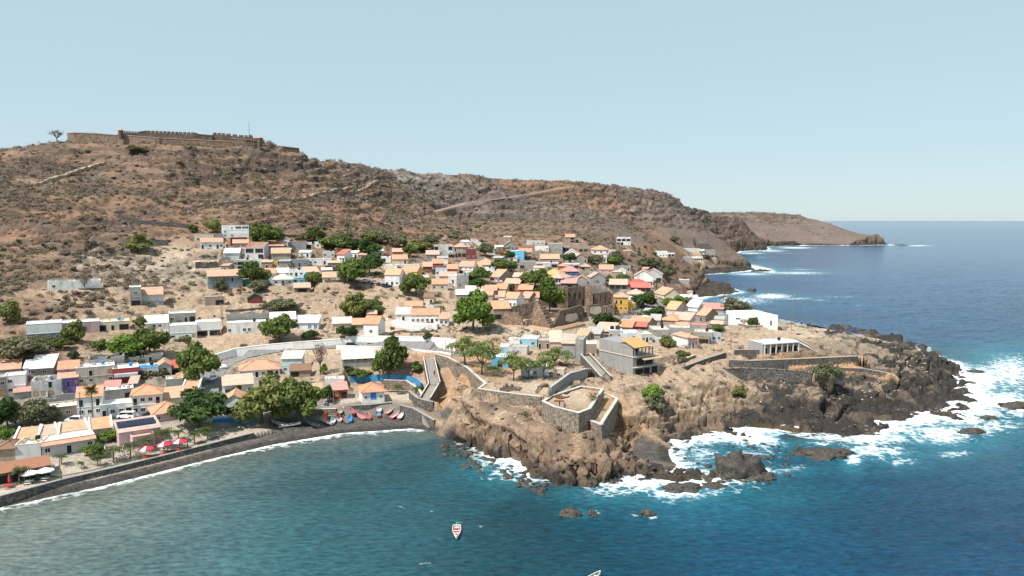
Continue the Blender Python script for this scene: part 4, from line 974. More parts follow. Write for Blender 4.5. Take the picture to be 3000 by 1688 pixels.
# swell: real relief on the near water
hgt = (fbm(wx_ * .10 + wy_ * .05, wy_ * .30 - wx_ * .06, 0 * wx_, 3, 21) * .30 + fbm(wx_ * .55, wy_ * 1.3, 0 * wx_, 2, 25) * .10) * (1 - sstep(700, 1500, wr)) * (.35 + .65 * sstep(-70, 0, wx_)) * (1 - .85 * np.exp(-np.maximum(d0, 0) / 6))
wP = np.stack([wx_, wy_, hgt], -1)
nR, nA = wx_.shape; idx = np.arange(nR * nA).reshape(nR, nA)
kq = (sd[:-1, :-1] < 14)
F = np.stack([idx[:-1, :-1], idx[:-1, 1:], idx[1:, 1:], idx[1:, :-1]], -1)[kq]
used = np.zeros(nR * nA, bool); used[F.ravel()] = True; remap = np.cumsum(used) - 1
def sea_material():
    m, t, b = newmat('sea_water'); p = wpos(t)
    a = nn(t, 'ShaderNodeAttribute', attribute_name='tint'); fa = nn(t, 'ShaderNodeAttribute', attribute_name='foam')
    mp = nn(t, 'ShaderNodeMapping'); mp.inputs['Scale'].default_value = (.55, 1.25, 1); mp.inputs['Rotation'].default_value = (0, 0, R(-12)); t.links.new(p, mp.inputs[0])
    n1 = noise(t, .85, 6, .66, mp.outputs[0]); n2 = noise(t, .09, 5, .6, mp.outputs[0])
    # foam: lacy near its edge, solid inside
    wn = nn(t, 'ShaderNodeTexNoise'); wn.inputs['Scale'].default_value = .22; wn.inputs['Detail'].default_value = 4; t.links.new(p, wn.inputs['Vector'])
    vm = nn(t, 'ShaderNodeVectorMath', operation='MULTIPLY_ADD'); t.links.new(wn.outputs['Color'], vm.inputs[0]); vm.inputs[1].default_value = (5, 5, 0); t.links.new(p, vm.inputs[2])
    v = nn(t, 'ShaderNodeTexVoronoi'); v.feature = 'DISTANCE_TO_EDGE'; v.inputs['Scale'].default_value = .42; t.links.new(vm.outputs[0], v.inputs['Vector'])
    lace = ramp(t, v.outputs[0], [(0, (.9,) * 3), (.22, (.0,) * 3)])
    fn = noise(t, .38, 7, .68, p)
    k = math_(t, 'ADD', math_(t, 'MULTIPLY', fa.outputs['Fac'], 1.0), math_(t, 'MULTIPLY_ADD', fn, 2.3, -1.52))
    k = math_(t, 'ADD', k, math_(t, 'MULTIPLY', math_(t, 'MULTIPLY', lace, fa.outputs['Fac']), .75))
    kf = ramp(t, k, [(.22, (0,) * 3), (.55, (.45,) * 3), (1.0, (1,) * 3)])
    c = mixc(t, .75, a.outputs['Color'], ramp(t, n1, [(.32, (.25, .32, .4)), (.68, (1.7, 1.65, 1.55))]), 'MULTIPLY')
    c = mixc(t, .4, c, ramp(t, n2, [(.3, (.7,) * 3), (.7, (1.25,) * 3)]), 'MULTIPLY')
    c = mixc(t, kf, c, (.86, .9, .92))
    t.links.new(c, b.inputs['Base Color'])
    rg_ = mixc(t, kf, (.14,) * 3, (.9,) * 3); t.links.new(rg_, b.inputs['Roughness'])
    b.inputs['Specular IOR Level'].default_value = .2; b.inputs['IOR'].default_value = 1.33
    bump(t, b, math_(t, 'ADD', n1, math_(t, 'MULTIPLY', n2, 1.5)), .6, .7)
    return m
me = np_mesh('sea', wP.reshape(-1, 3)[used], remap[F], sea_material(), smooth=True)
add_attr(me, 'tint', np.concatenate([np.clip(wc, 0, 1), np.ones(wx_.shape + (1,))], -1).reshape(-1, 4)[used], 'FLOAT_COLOR')
add_attr(me, 'foam', np.clip(fo, 0, 1.3).reshape(-1)[used])
sea = link('sea', me); tag(sea, kind='structure')
# ------------------------------------------------------------------ walls, roads, houses
COL = {'W':(.80,.79,.76),'GW':(.55,.55,.54),'C':(.62,.55,.42),'E':(.56,.49,.40),'E2':(.68,.60,.44),'Y':(.70,.47,.15),'O':(.66,.38,.07),'YO':(.66,.42,.14),'P':(.60,.43,.42),'PG':(.64,.67,.52),
 'U':(.22,.14,.40),'L':(.44,.38,.60),'LV':(.60,.58,.66),'G':(.34,.33,.32),'N':(.34,.27,.21),'R':(.36,.06,.06),'RD':(.20,.06,.05),'RB':(.42,.17,.11),'T':(.34,.58,.68),'TP':(.50,.62,.66),'T2':(.16,.48,.72),
 'K':(.15,.45,.62),'V':(.56,.63,.70),'BL':(.05,.10,.32),'SL':(.24,.26,.29),'GN':(.03,.22,.14),'D':(.11,.095,.085)}
def wallmat(k, dirt=.35):
    if k == 'B': return block((.34,.33,.31))
    if k == 'NB': return block((.36,.30,.25))
    if k == 'S': return stone((.28,.22,.17))
    if k == 'D': return stone((.13,.115,.10), 2.6, 'dark_stone')
    return plaster(COL[k], .88, dirt)
RC = {'o':(.70,.34,.205),'p':(.70,.44,.34),'a':(.73,.365,.215),'r':(.55,.13,.09),'r2':(.66,.09,.07),'t':(.64,.27,.24),'q':(.70,.50,.44),'y':(.72,.44,.14)}
TV = [0]
RP = {'w':(.80,.78,.73),'c':(.68,.60,.49),'g':(.40,.385,.36),'b':(.24,.14,.09),'x':(.33,.15,.09),'gn':(.04,.14,.10)}
def roofmat(k):
    if k in RC:
        v = (1.0, .88, 1.06, .94)[TV[0] % 4]; w_ = (1.0, 1.04, .96, 1.1)[(TV[0] // 3) % 4]; TV[0] += 1
        g_ = (0, .35, .12, .5, .2)[TV[0] % 5]; cc = [a_ * v * (1 - g_) + b_ * g_ for a_, b_ in zip((RC[k][0], RC[k][1] * w_, RC[k][2] * w_), (.46, .38, .32))]
        return tiles(tuple(round(q_, 3) for q_ in cc))
    return plaster(RP[k], .8, .4, 1.2, 'roof_slab')
M_GL = plain('window_glass', (.025,.03,.04), .12, 0, .3, 1)
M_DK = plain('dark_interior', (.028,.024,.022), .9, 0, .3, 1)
M_WH = plain('white_paint', (.78,.78,.76), .5)
M_BLU = plain('blue_paint', (.04,.22,.60), .5)
M_WOOD = plain('wood', (.34,.19,.10), .7, 0, .25)
M_BRN = plain('brown_paint', (.23,.07,.05), .6)
M_TAN = plain('tan_shutter', (.52,.34,.19), .7)
M_STEEL = plain('grey_metal', (.28,.28,.28), .45, .6)
M_BLK = plain('black_plastic', (.02,.02,.022), .35)
def op_mesh(name, wd, ht, frame, pane, mull=1, dp=.07):
    b = MB(); f = .07; x = wd / 2
    b.box(-x - f, x + f, -dp, .04, 0, f, 0); b.box(-x - f, x + f, -dp, .04, ht - f, ht, 0)
    b.box(-x - f, -x, -dp, .04, f, ht - f, 0); b.box(x, x + f, -dp, .04, f, ht - f, 0)
    if mull: b.box(-.03, .03, -dp * .7, .04, f, ht - f, 0)
    b.box(-x, x, -.02, .04, f, ht - f, 1)
    return b.mesh(name, [frame, pane])
OP = {'w': ('window', op_mesh('window', 1.0, 1.15, M_WH, M_GL), 1.0), 'o': ('window', op_mesh('shuttered_window', 1.1, 1.3, M_WOOD, M_TAN), .9),
 'r': ('window', op_mesh('brown_window', 1.0, 1.2, M_WH, M_BRN), .9), 'b': ('window', op_mesh('blue_window', 1.1, 1.6, M_WH, M_BLU), .5),
 'd': ('door', op_mesh('door', .95, 2.05, M_WH, M_DK, 0), .02), 'D': ('door', op_mesh('blue_door', 1.0, 2.0, M_BLU, M_BLU, 0), .02),
 'g': ('opening', op_mesh('wide_opening', 2.2, 2.1, M_STEEL, M_DK, 0, .03), .1)}
PATCH = {}
def gable_prism(b, x0, x1, y0, y1, z, rise, axis, oh, th, mr, mw, ends=True):
    """ridge along x ('g') or along y ('s'); slabs slot mr, gable ends slot mw"""
    if axis == 'x':
        ym = (y0 + y1) / 2
        for ya, s in ((y0 - oh, 1), (y1 + oh, -1)):
            za = z - oh * rise / (ym - y0)
            a = [(x0 - oh, ya, za), (x1 + oh, ya, za), (x1 + oh, ym, z + rise), (x0 - oh, ym, z + rise)]
            if s < 0: a = a[::-1]
            b.hull8(a, [(p[0], p[1], p[2] + th) for p in a], mr)
    else:
        xm = (x0 + x1) / 2
        for xa, s in ((x0 - oh, -1), (x1 + oh, 1)):
            za = z - oh * rise / (xm - x0)
            a = [(xa, y0 - oh, za), (xa, y1 + oh, za), (xm, y1 + oh, z + rise), (xm, y0 - oh, z + rise)]
            if s > 0: pass
            else: a = a[::-1]
            b.hull8(a, [(p[0], p[1], p[2] + th) for p in a], mr)
def hip_roof(b, x0, x1, y0, y1, z, rise, oh, th, m):
    x0 -= oh; x1 += oh; y0 -= oh; y1 += oh
    W, Dp = x1 - x0, y1 - y0; k = min(W, Dp) / 2
    if W >= Dp: r = [(x0 + k, (y0 + y1) / 2), (x1 - k, (y0 + y1) / 2)]
    else: r = [((x0 + x1) / 2, y0 + k), ((x0 + x1) / 2, y1 - k)]
    A, B = (*r[0], z + rise), (*r[1], z + rise); c = [(x0, y0, z), (x1, y0, z), (x1, y1, z), (x0, y1, z)]
    if W >= Dp: fs = [[c[0], c[1], B, A], [c[1], c[2], B], [c[2], c[3], A, B], [c[3], c[0], A]]
    else: fs = [[c[0], c[1], A], [c[1], c[2], B, A], [c[2], c[3], B], [c[3], c[0], A, B]]
    for f in fs: b.poly(f, m)
    b.poly([(x0, y0, z), (x0, y1, z), (x1, y1, z), (x1, y0, z)], m)
    b.box(x0, x1, y0, y0 + .06, z - th, z, m); b.box(x0, x1, y1 - .06, y1, z - th, z, m); b.box(x0, x0 + .06, y0 + .06, y1 - .06, z - th, z, m); b.box(x1 - .06, x1, y0 + .06, y1 - .06, z - th, z, m)
    for a_, b_ in ((c[0], A), (c[3], A), (c[1], B), (c[2], B), (A, B)):      # ridge tiles
        b.tube([(a_[0], a_[1], a_[2] + .04), (b_[0], b_[1], b_[2] + .04)], [.12, .12], 5, m)
def put_ops(root, row, W, fh, z0, yoff, n_rows, wmk, small=False, xo=0.0, face=0, dep=0):
    n = len(row)
    for i, ch in enumerate(row):
        if ch in '. ': continue
        nm, me, sill = OP[ch]; k = min(1.0, (fh - .35) / (2.3 if ch in 'dDg' else 2.6)); slot = W / n
        sx = min(1.0, slot * .8 / {'g': 2.4}.get(ch, 1.2)) if ch != 'g' else min(slot * .86, 4.2) / 2.34
        if small: sx *= .75; k2 = k * .6
        else: k2 = k
        x = -W / 2 + slot * (i + .5) + xo
        z = z0 + sill * k + (.5 if small and ch == 'w' else 0)
        if face == 0: link(nm, me, root, (x, yoff, z), 0, (sx, 1, k2))
        else: link(nm, me, root, (face * (W0[0] / 2), dep / 2 + (x if face > 0 else -x), z), R(90) * face, (sx, 1, k2))
W0 = [0]
rnd = random.Random(11)
def house(h, pl):
    c, x0, x1, yb, yt, dep, yaw, wk, rt, rk, rows, lab, ex = h; P, rz, W, H = pl
    D_ = P.y; small = bool(ex.get('small'))
    root = empty('house', (P.x, P.y, P.z), rz); tag(root, lab, 'house', 'houses of the village')
    rows = rows.split('|')[::-1]              # from the ground up
    nR = len(rows); fh = H / nR; hw = W / 2; W0[0] = W
    wm = wallmat(wk, ex.get('dirt', (.35, .55, .8)[len(lab) % 3])); rm = roofmat(rk); b = MB(); mats = [wm, rm]
    base = -1.6
    if 'col2' in ex: mats.append(wallmat(ex['col2']))
    t = .25
    if rt == 'n':                             # roofless shell, ragged top
        n = max(4, int(W / 1.1)); m_ = max(3, int(dep / 1.1))
        def run(xa, ya, xb, yb_, k):
            for i in range(k):
                u0, u1 = i / k, (i + 1) / k; hh = H - abs(rnd.gauss(0, .28)) - (.7 if rnd.random() < .15 else 0)
                if xa == xb: b.box(xa - t, xa + t, ya + (yb_ - ya) * u0, ya + (yb_ - ya) * u1, base, hh - .004 * i)
                else: b.box(xa + (xb - xa) * u0, xa + (xb - xa) * u1, ya - t, ya + t, base, hh - .004 * i)
        run(-hw, 0, hw, 0, n); run(-hw, dep, hw, dep, n); run(-hw, t, -hw, dep - t, m_); run(hw, t, hw, dep - t, m_); run(0, t, 0, dep - t, m_)
        yo = -t
        b.build('wall', mats, root)
    else:
        yo = 0.0
        if 'col2' in ex:
            b.box(-hw, hw, 0, dep, base, fh, 2); b.box(-hw + .003, hw - .003, .003, dep - .003, fh, H, 0)
        else: b.box(-hw, hw, 0, dep, base, H, 0)
        rise = ex.get('rh', {'m': .22 * dep, 'g': .24 * dep, 's': .28 * W, 'h': .26 * min(dep, W), 'k': .2 * dep}.get(rt, 0))
        rise = min(rise * 1.1, 3.4)
        rb = MB()
        if rt == 'f':
            pw = .22; ph = .35
            # parapet on the wall, roof deck inside it
            b.box(-hw, hw, 0, pw, H + .002, H + ph); b.box(-hw, hw, dep - pw, dep, H + .002, H + ph); b.box(-hw, -hw + pw, pw, dep - pw, H + .002, H + ph); b.box(hw - pw, hw, pw, dep - pw, H + .002, H + ph)
            rb.box(-hw + pw, hw - pw, pw, dep - pw, H + .004, H + .10, 1)
            for q in ((-hw - .04, hw + .04, -.04, pw + .02), (-hw - .04, hw + .04, dep - pw - .02, dep + .04), (-hw - .04, -hw + pw + .02, pw + .02, dep - pw - .02), (hw - pw - .02, hw + .04, pw + .02, dep - pw - .02)):
                rb.box(*q, H + ph + .002, H + ph + .08, 1)
        elif rt in 'mk':
            oh = .4; a = [(-hw - .25, -oh, H - oh * rise / dep), (hw + .25, -oh, H - oh * rise / dep), (hw + .25, dep + .2, H + rise + .2 * rise / dep), (-hw - .25, dep + .2, H + rise + .2 * rise / dep)]
            b.poly([(-hw, 0, H), (-hw, dep, H), (-hw, dep, H + rise - .02)]); b.poly([(hw, 0, H), (hw, dep, H + rise - .02), (hw, dep, H)]); b.poly([(-hw, dep, H), (hw, dep, H), (hw, dep, H + rise - .02), (-hw, dep, H + rise - .02)])
            if rt == 'm': rb.hull8(a, [(p[0], p[1], p[2] + .14) for p in a], 1)
            else:
                kk = 11
                for i in range(kk):
                    x = -hw + W * (i + .5) / kk
                    aa = [(x - .13, -oh, H), (x + .13, -oh, H), (x + .13, dep, H + rise), (x - .13, dep, H + rise)]
                    rb.hull8(aa, [(p[0], p[1], p[2] + .2) for p in aa], 1)
            if ex.get('par'):
                for s in (-1, 1):
                    x = s * (hw + .12); bb = [(x - .2, -.6, H - .1), (x + .2, -.6, H - .1), (x + .2, dep + .2, H + rise), (x - .2, dep + .2, H + rise)]
                    pb = MB(); pb.hull8(bb, [(p[0], p[1], p[2] + .5) for p in bb]); pb.build('parapet', [M_WH], root)
        elif rt == 'g':
            gable_prism(rb, -hw, hw, 0, dep, H + .02, rise, 'x', .3, .14, 1, 0)
            for x in (-hw, hw): b.poly([(x, 0, H), (x, dep, H), (x, dep / 2, H + rise)] if x < 0 else [(x, dep, H), (x, 0, H), (x, dep / 2, H + rise)])
            rb.tube([(-hw - .3, dep / 2, H + rise + .16), (hw + .3, dep / 2, H + rise + .16)], [.12, .12], 5, 1)
        elif rt == 's':
            gable_prism(rb, -hw, hw, 0, dep, H + .02, rise, 'y', .3, .14, 1, 0)
            for y in (0, dep): b.poly([(-hw, y, H), (0, y, H + rise), (hw, y, H)][::(1 if y else -1)])
            rb.tube([(0, -.3, H + rise + .16), (0, dep + .3, H + rise + .16)], [.12, .12], 5, 1)
        elif rt == 'h':
            hip_roof(rb, -hw, hw, 0, dep, H + .02, rise, .45, .14, 1)
        b.build('wall', mats, root)
        rf = rb.build('roof', mats, root)
        if ex.get('dorm'):
            for x in (-hw * .35, hw * .2):
                d = MB(); d.hull8([(x - .8, 1.4, H + .5), (x + .8, 1.4, H + .5), (x + .8, 4, H + 2.2), (x - .8, 4, H + 2.2)], [(x, 1.4, H + 1.7), (x, 1.4, H + 1.7), (x, 4, H + 2.3), (x, 4, H + 2.3)], 1); d.build('dormer', mats, rf)
    for i, r in enumerate(rows):
        put_ops(root, r, W, fh, i * fh, yo, nR, wk, small)
    if yaw > 12 and rt != 'n' and len(rows[-1].strip('.')) and rnd.random() < .6:
        put_ops(root, 'w.', dep, fh, (nR - 1) * fh, 0, nR, wk, False, 0, 1, dep)
    # upper-storey slab lines
    if nR > 1 and rt != 'n' and D_ < 420:
        s = MB()
        for i in range(1, nR): s.box(-hw - .09, hw + .09, -.09, .0, i * fh - .1, i * fh + .06)
        s.build('floor_band', [plaster(tuple(min(.82, c * 1.12) for c in COL.get(wk, (.4,.39,.37))))], root)
    if rt == 'f' and D_ < 480 and (len(lab) % 5 == 0 or ex.get('junk')):
        q = MB(); x, y = hw * .4, dep * .55; q.tube([(x, y, H + .1), (x, y, H + 1.15), (x, y, H + 1.35)], [.55, .55, .2], 10); q.build('water_tank', [M_BLK if len(lab) % 2 else M_BLU], root)
    if ex.get('junk') or (rt == 'f' and len(lab) % 3 == 1 and D_ < 420):
        q = MB()
        for k in range(16 if ex.get('junk') else 6):
            x, y, e = rnd.uniform(-hw * .85, hw * .85), rnd.uniform(.8, dep - .8), rnd.uniform(.15, .5); q.box(x - e, x + e, y - e * .6, y + e * .6, H + .11 + .001 * k, H + .2 + rnd.uniform(.1, .6))
        q.build('rooftop_clutter', [plain('clutter', (.42,.38,.33), .9, 0, .5, 2)], root)['kind'] = 'stuff'
    if 'fr' in ex:
        fh_, fd, wk2, rk2, rr2 = ex['fr']; q = MB(); q.box(-hw + .05, hw - .05, -fd, -.003, base, fh_); q.build('front_room', [wallmat(wk2)], root)
        a = [(-hw - .1, -fd - .4, fh_ - .05), (hw + .1, -fd - .4, fh_ - .05), (hw + .1, -.004, fh_ + 1.3), (-hw - .1, -.004, fh_ + 1.3)]; q = MB(); q.hull8(a, [(p[0], p[1], p[2] + .14) for p in a]); q.build('porch_roof', [roofmat(rk2)], root)
        put_ops(root, rr2, W - .4, fh_, 0, -fd, 1, wk2)
    if ex.get('band'):
        q = MB(); q.box(-hw + .3, hw - .3, -1.1, -.003, fh - .25, fh + .75); q.build('balcony', [wallmat('V')], root)
    if ex.get('balc'):
        for x in (-hw * .74, hw * .74):
            q = MB(); q.box(x - .9, x + .9, -.9, -.003, fh - .1, fh + .03); 
            for k in range(9): q.box(x - .88 + k * .21, x - .84 + k * .21, -.88, -.84, fh + .03, fh + .9)
            q.box(x - .9, x + .9, -.9, -.83, fh + .9, fh + .97); q.build('balcony', [M_STEEL], root)
    if ex.get('bluedoor'): link('door', OP['D'][1], root, (0, -.01, 1.2), 0, (1.5, 1, 1.25))
    if ex.get('eave'):
        a = [(-hw - .2, -1.1, H - .5), (hw + .2, -1.1, H - .5), (hw + .2, -.01, H + .1), (-hw - .2, -.01, H + .1)]; q = MB(); q.hull8(a, [(p[0], p[1], p[2] + .12) for p in a]); q.build('eave', [roofmat('a')], root)
    if ex.get('pil'):
        q = MB()
        for k in range(7): x = -hw + .2 + k * (W - .4) / 6; q.box(x - .14, x + .14, -1.0, -.7, 0, H); 
        q.box(-hw - .1, hw + .1, -1.1, -.003, H + .003, H + .3); q.build('colonnade', [plaster((.7,.69,.66))], root)
    if ex.get('glz'):
        for x in (.06, hw * .52):
            q = MB(); q.box(x, x + hw * .44, -.05, -.004, H - 1.3, H - .2, 0); 
            for k in range(6): q.box(x + k * hw * .088 - .02, x + k * hw * .088 + .03, -.07, -.051, H - 1.3, H - .2, 1)
            q.build('window', [M_GL, M_WH], root)
    if ex.get('slit'):
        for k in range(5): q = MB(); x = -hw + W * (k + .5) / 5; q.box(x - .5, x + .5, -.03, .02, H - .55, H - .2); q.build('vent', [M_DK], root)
        q = MB(); 
        for k in range(6): x = -hw + W * k / 5; q.box(x - .12, x + .12, -.06, -.031, base, H - .05)
        q.build('pilaster', [plaster((.42,.40,.38))], root)
    if ex.get('wing'):
        q = MB(); q.prism([(hw + .004, 1.0), (hw + 3.4, 3.2), (hw + 3.4, 7), (hw + .004, 7)], base, H * .55); q.build('side_wing', [wallmat('O')], root)
    if ex.get('sidecol'):
        q = MB(); q.box(-hw - .06, -hw - .004, -.03, dep + .03, base, H - .01); q.build('side_wall', [wallmat('W', .6)], root)
    if ex.get('solar'):
        n = 9
        q = MB(); rise = ex.get('rh', .22 * dep); sl = rise / dep
        for k in range(n):
            x = -hw * .98 + k * (W * .92) / n
            a = [(x, 2.2, H + .38 + 2.2 * sl), (x + W * .90 / n, 2.2, H + .38 + 2.2 * sl), (x + W * .90 / n, 5.0, H + .85 + 5.0 * sl), (x, 5.0, H + .85 + 5.0 * sl)]
            q.hull8(a, [(p[0], p[1], p[2] + .05) for p in a])
        q.build('solar_panels', [plain('solar_cell', (.018,.025,.05), .12, 0, .2, 2)], root)
    if ex.get('tank'):
        q = MB(); q.tube([(-hw * .5, 1.6, H + .5), (-hw * .5, 1.6, H + .6), (-hw * .5, 1.6, H + 1.7), (-hw * .5, 1.6, H + 1.95)], [.2, .75, .75, .2], 14); q.build('water_tank', [M_BLK], root)
        a = [(hw * .0, .3, H + .6), (hw * .7, .3, H + .6), (hw * .7, 2.2, H + 1.9), (hw * .0, 2.2, H + 1.9)]; q = MB(); q.hull8(a, [(p[0], p[1], p[2] + .06) for p in a]); q.build('solar_heater', [plain('solar_cell', (.018,.025,.05), .12, 0, .2, 2)], root)
    if ex.get('dish'):
        q = MB(); n = 12; cx, cy, cz = hw * .25, -.2, H + 1.0
        q.tube([(cx, cy + .1, H - .3), (cx, cy + .1, cz)], [.04, .04], 5)
        q.poly([(cx + .55 * math.cos(6.283 * k / n), cy - .12, cz + .1 + .55 * math.sin(6.283 * k / n)) for k in range(n)]); q.build('satellite_dish', [M_WH], root)
    if ex.get('blue'):
        q = MB(); q.box(-hw - 2.2, hw + 2.4, -3.6, -.004, -2.4, -.05); q.build('terrace_wall', [plaster((.04,.24,.55), .8, .6, name='blue_plaster')], root)
        q = MB(); q.box(-hw - 2.3, hw + 2.5, -3.7, -3.5, .55, .68)
        for k in range(22): x = -hw - 2.2 + k * (W + 4.5) / 21; q.box(x - .06, x + .06, -3.66, -3.54, -.05, .55)
        q.build('balustrade', [M_WH], root)
    if ex.get('tarp'):
        q = MB(); n = 9
        for i in range(n):
            for j in range(3):
                g = lambda a, b_: (-hw + .4 + (W - .5) * a / n, .3 + 1.3 * b_, H + .55 + .25 * vnoise(a * 1.3, b_ * 1.7, 1.0, 5).item())
                q.poly([g(i, j), g(i + 1, j), g(i + 1, j + 1), g(i, j + 1)])
        q.build('tarpaulin', [plain('blue_tarpaulin', (.03,.30,.80), .5)], root)
    return root
HOUSES = [house(h, p) for h, p in zip(HS, HP)]
for h in HOUSES:                             # loose clutter on roofs
    pass
def wall_run(name, pts, h, th, mat, label, cat='wall', cope=True, coat=None, group=None, down=2.0):
    """a free-standing or retaining wall along 3-D points at its foot"""
    b = MB(); cb = MB(); P2 = [Vector((p[0], p[1])) for p in pts]; nrm = []
    for i in range(len(P2)):
        d = (P2[min(i + 1, len(P2) - 1)] - P2[max(i - 1, 0)]).normalized(); nrm.append(Vector((-d.y, d.x)))
    for i in range(len(pts) - 1):
        a0, a1 = P2[i] - nrm[i] * .12, P2[i + 1] - nrm[i + 1] * .12; b0, b1 = P2[i] + nrm[i] * th, P2[i + 1] + nrm[i + 1] * th
        z0, z1 = pts[i][2], pts[i + 1][2]
        lo = [(a0.x, a0.y, z0 - down), (a1.x, a1.y, z1 - down), (b1.x, b1.y, z1 - down), (b0.x, b0.y, z0 - down)]
        hi = [(a0.x, a0.y, z0 + h), (a1.x, a1.y, z1 + h), (b1.x, b1.y, z1 + h), (b0.x, b0.y, z0 + h)]
        b.hull8(lo, hi)
        if cope:
            e = .07; c0, c1 = P2[i] - nrm[i] * (.12 + e), P2[i + 1] - nrm[i + 1] * (.12 + e); d0, d1 = P2[i] + nrm[i] * (th + e), P2[i + 1] + nrm[i + 1] * (th + e)
            q = [(c0.x, c0.y, z0 + h + .003), (c1.x, c1.y, z1 + h + .003), (d1.x, d1.y, z1 + h + .003), (d0.x, d0.y, z0 + h + .003)]
            cb.hull8(q, [(p[0], p[1], p[2] + .14) for p in q])
    o0 = Vector(pts[0])
    root = empty(name, o0); tag(root, label, cat, group)
    for v, nm, mm in ((b, 'wall_face', mat), (cb, 'coping', coat)):
        if v.f:
            v.v = [(p[0] - o0.x, p[1] - o0.y, p[2] - o0.z) for p in v.v]; v.build(nm, [mm], root)
    return root
WM = {'white': (plaster((.82,.81,.79), .9, .3, .5), plaster((.82,.81,.79), .9, .3, .5)), 'stone': (stone((.245,.20,.16)), plaster((.52,.48,.42))), 'darkstone': (stone((.13,.122,.115), 2.0, 'dark_stone'), plaster((.33,.31,.29))), 'concrete': (plaster((.27,.26,.25)), plaster((.42,.41,.39)))}
for q, h, th, mt, lab in WL: wall_run('retaining_wall', q, h, th, WM[mt][0], lab, 'wall', True, WM[mt][1], 'retaining walls')
BWr = wall_run('retaining_wall', [(a, b, 5.9) for a, b, c in BW], 4.6, .6, WM['darkstone'][0], 'tallest black stone terrace wall of the headland with stepped top', 'wall', True, WM['darkstone'][0], 'retaining walls')
for i, (a, b, c) in enumerate(BW[:-1]):
    for k in range(3):
        t = (k + .5) / 3; x = a + (BW[i + 1][0] - a) * t; y = b + (BW[i + 1][1] - b) * t
        q = MB(); q.box(-.25, .25, -.2, .3, 4.75, 5.15); q.build('merlon', [WM['darkstone'][0]], BWr, (x - BWr.location.x, y - BWr.location.y, 0))
# bastion: parapets standing round the two terraces
def ring_wall(name, poly, z, down, par, th, mat, cope, label, skip=()):
    q = [(p[0], p[1], z - down) for p in poly]
    root = empty(name, (poly[0][0], poly[0][1], z - down)); tag(root, label, 'wall', 'bastion walls'); o0 = root.location
    n = len(poly)
    for i in range(n):
        if i in skip: continue
        a, c = Vector(poly[i]), Vector(poly[(i + 1) % n]); d = (c - a).normalized(); nr = Vector((-d.y, d.x)); 
        a2 = a - d * .1; c2 = c + d * .1
        f = [a2 - nr * .15, c2 - nr * .15, c2 + nr * th, a2 + nr * th]; b = MB(); g = .004 * i
        b.prism([(p.x - o0.x, p.y - o0.y) for p in f], -2.5 - g, down + par - g, 0); b.prism([(p.x - o0.x, p.y - o0.y) for p in [a2 - nr * .22 - d * .05, c2 - nr * .22 + d * .05, c2 + nr * (th + .07) + d * .05, a2 + nr * (th + .07) - d * .05]], down + par + .003 - g, down + par + .16 - g, 1)
        b.build('parapet', [mat, cope], root)
    return root
def ccw(p): 
    a = sum(p[i][0] * p[(i + 1) % len(p)][1] - p[(i + 1) % len(p)][0] * p[i][1] for i in range(len(p))); return p if a > 0 else p[::-1]
ring_wall('bastion', ccw(BAST2), 9.7, 3.4, .15, .6, WM['stone'][0], WM['stone'][1], 'lower stone bastion terrace with a pale coping at the cliff edge')
ring_wall('bastion', ccw(BAST1), 12.2, 3.2, .4, .6, WM['stone'][0], WM['stone'][1], 'upper stone gun bastion with pale paved floor and thick parapets')
# roads as sheets just above the cut
def road_sheet(name, pts, hw, mat, lift=.04):
    P = [Vector(p) for p in pts]; Q = []
    for i in range(len(P) - 1):
        p0, p1, p2, p3 = P[max(i - 1, 0)], P[i], P[i + 1], P[min(i + 2, len(P) - 1)]
        for k in range(10):
            t = k / 10; Q.append(.5 * ((2 * p1) + (-p0 + p2) * t + (2 * p0 - 5 * p1 + 4 * p2 - p3) * t * t + (-p0 + 3 * p1 - 3 * p2 + p3) * t ** 3))
    Q.append(P[-1]); b = MB(); n = len(Q)
    for i, q in enumerate(Q):
        d = (Q[min(i + 1, n - 1)] - Q[max(i - 1, 0)]); d.z = 0; d.normalize(); s = Vector((-d.y, d.x, 0)) * hw
        for e in (-1, 1): b.v.append((q.x + s.x * e, q.y + s.y * e, max(q.z, gz(q.x + s.x * e * .8, q.y + s.y * e * .8)) + lift))
    for i in range(n - 1): b.f.append((2 * i, 2 * i + 1, 2 * i + 3, 2 * i + 2)[::-1]); b.m.append(0)
    o = b.build(name, [mat]); tag(o, kind='structure'); return o
M_ASPH = plain('worn_asphalt', (.20,.195,.19), .9, 0, .25, .8)
M_COBB = plain('pale_road', (.34,.31,.28), .9, 0, .2, .8)
for k, (hw, p) in RD.items(): road_sheet(k, p, hw, (M_COBB if k in ('lane', 'village_road') else (plain('gravel_track', (.25,.20,.165), .95) if k == 'hill_road' else M_ASPH)))
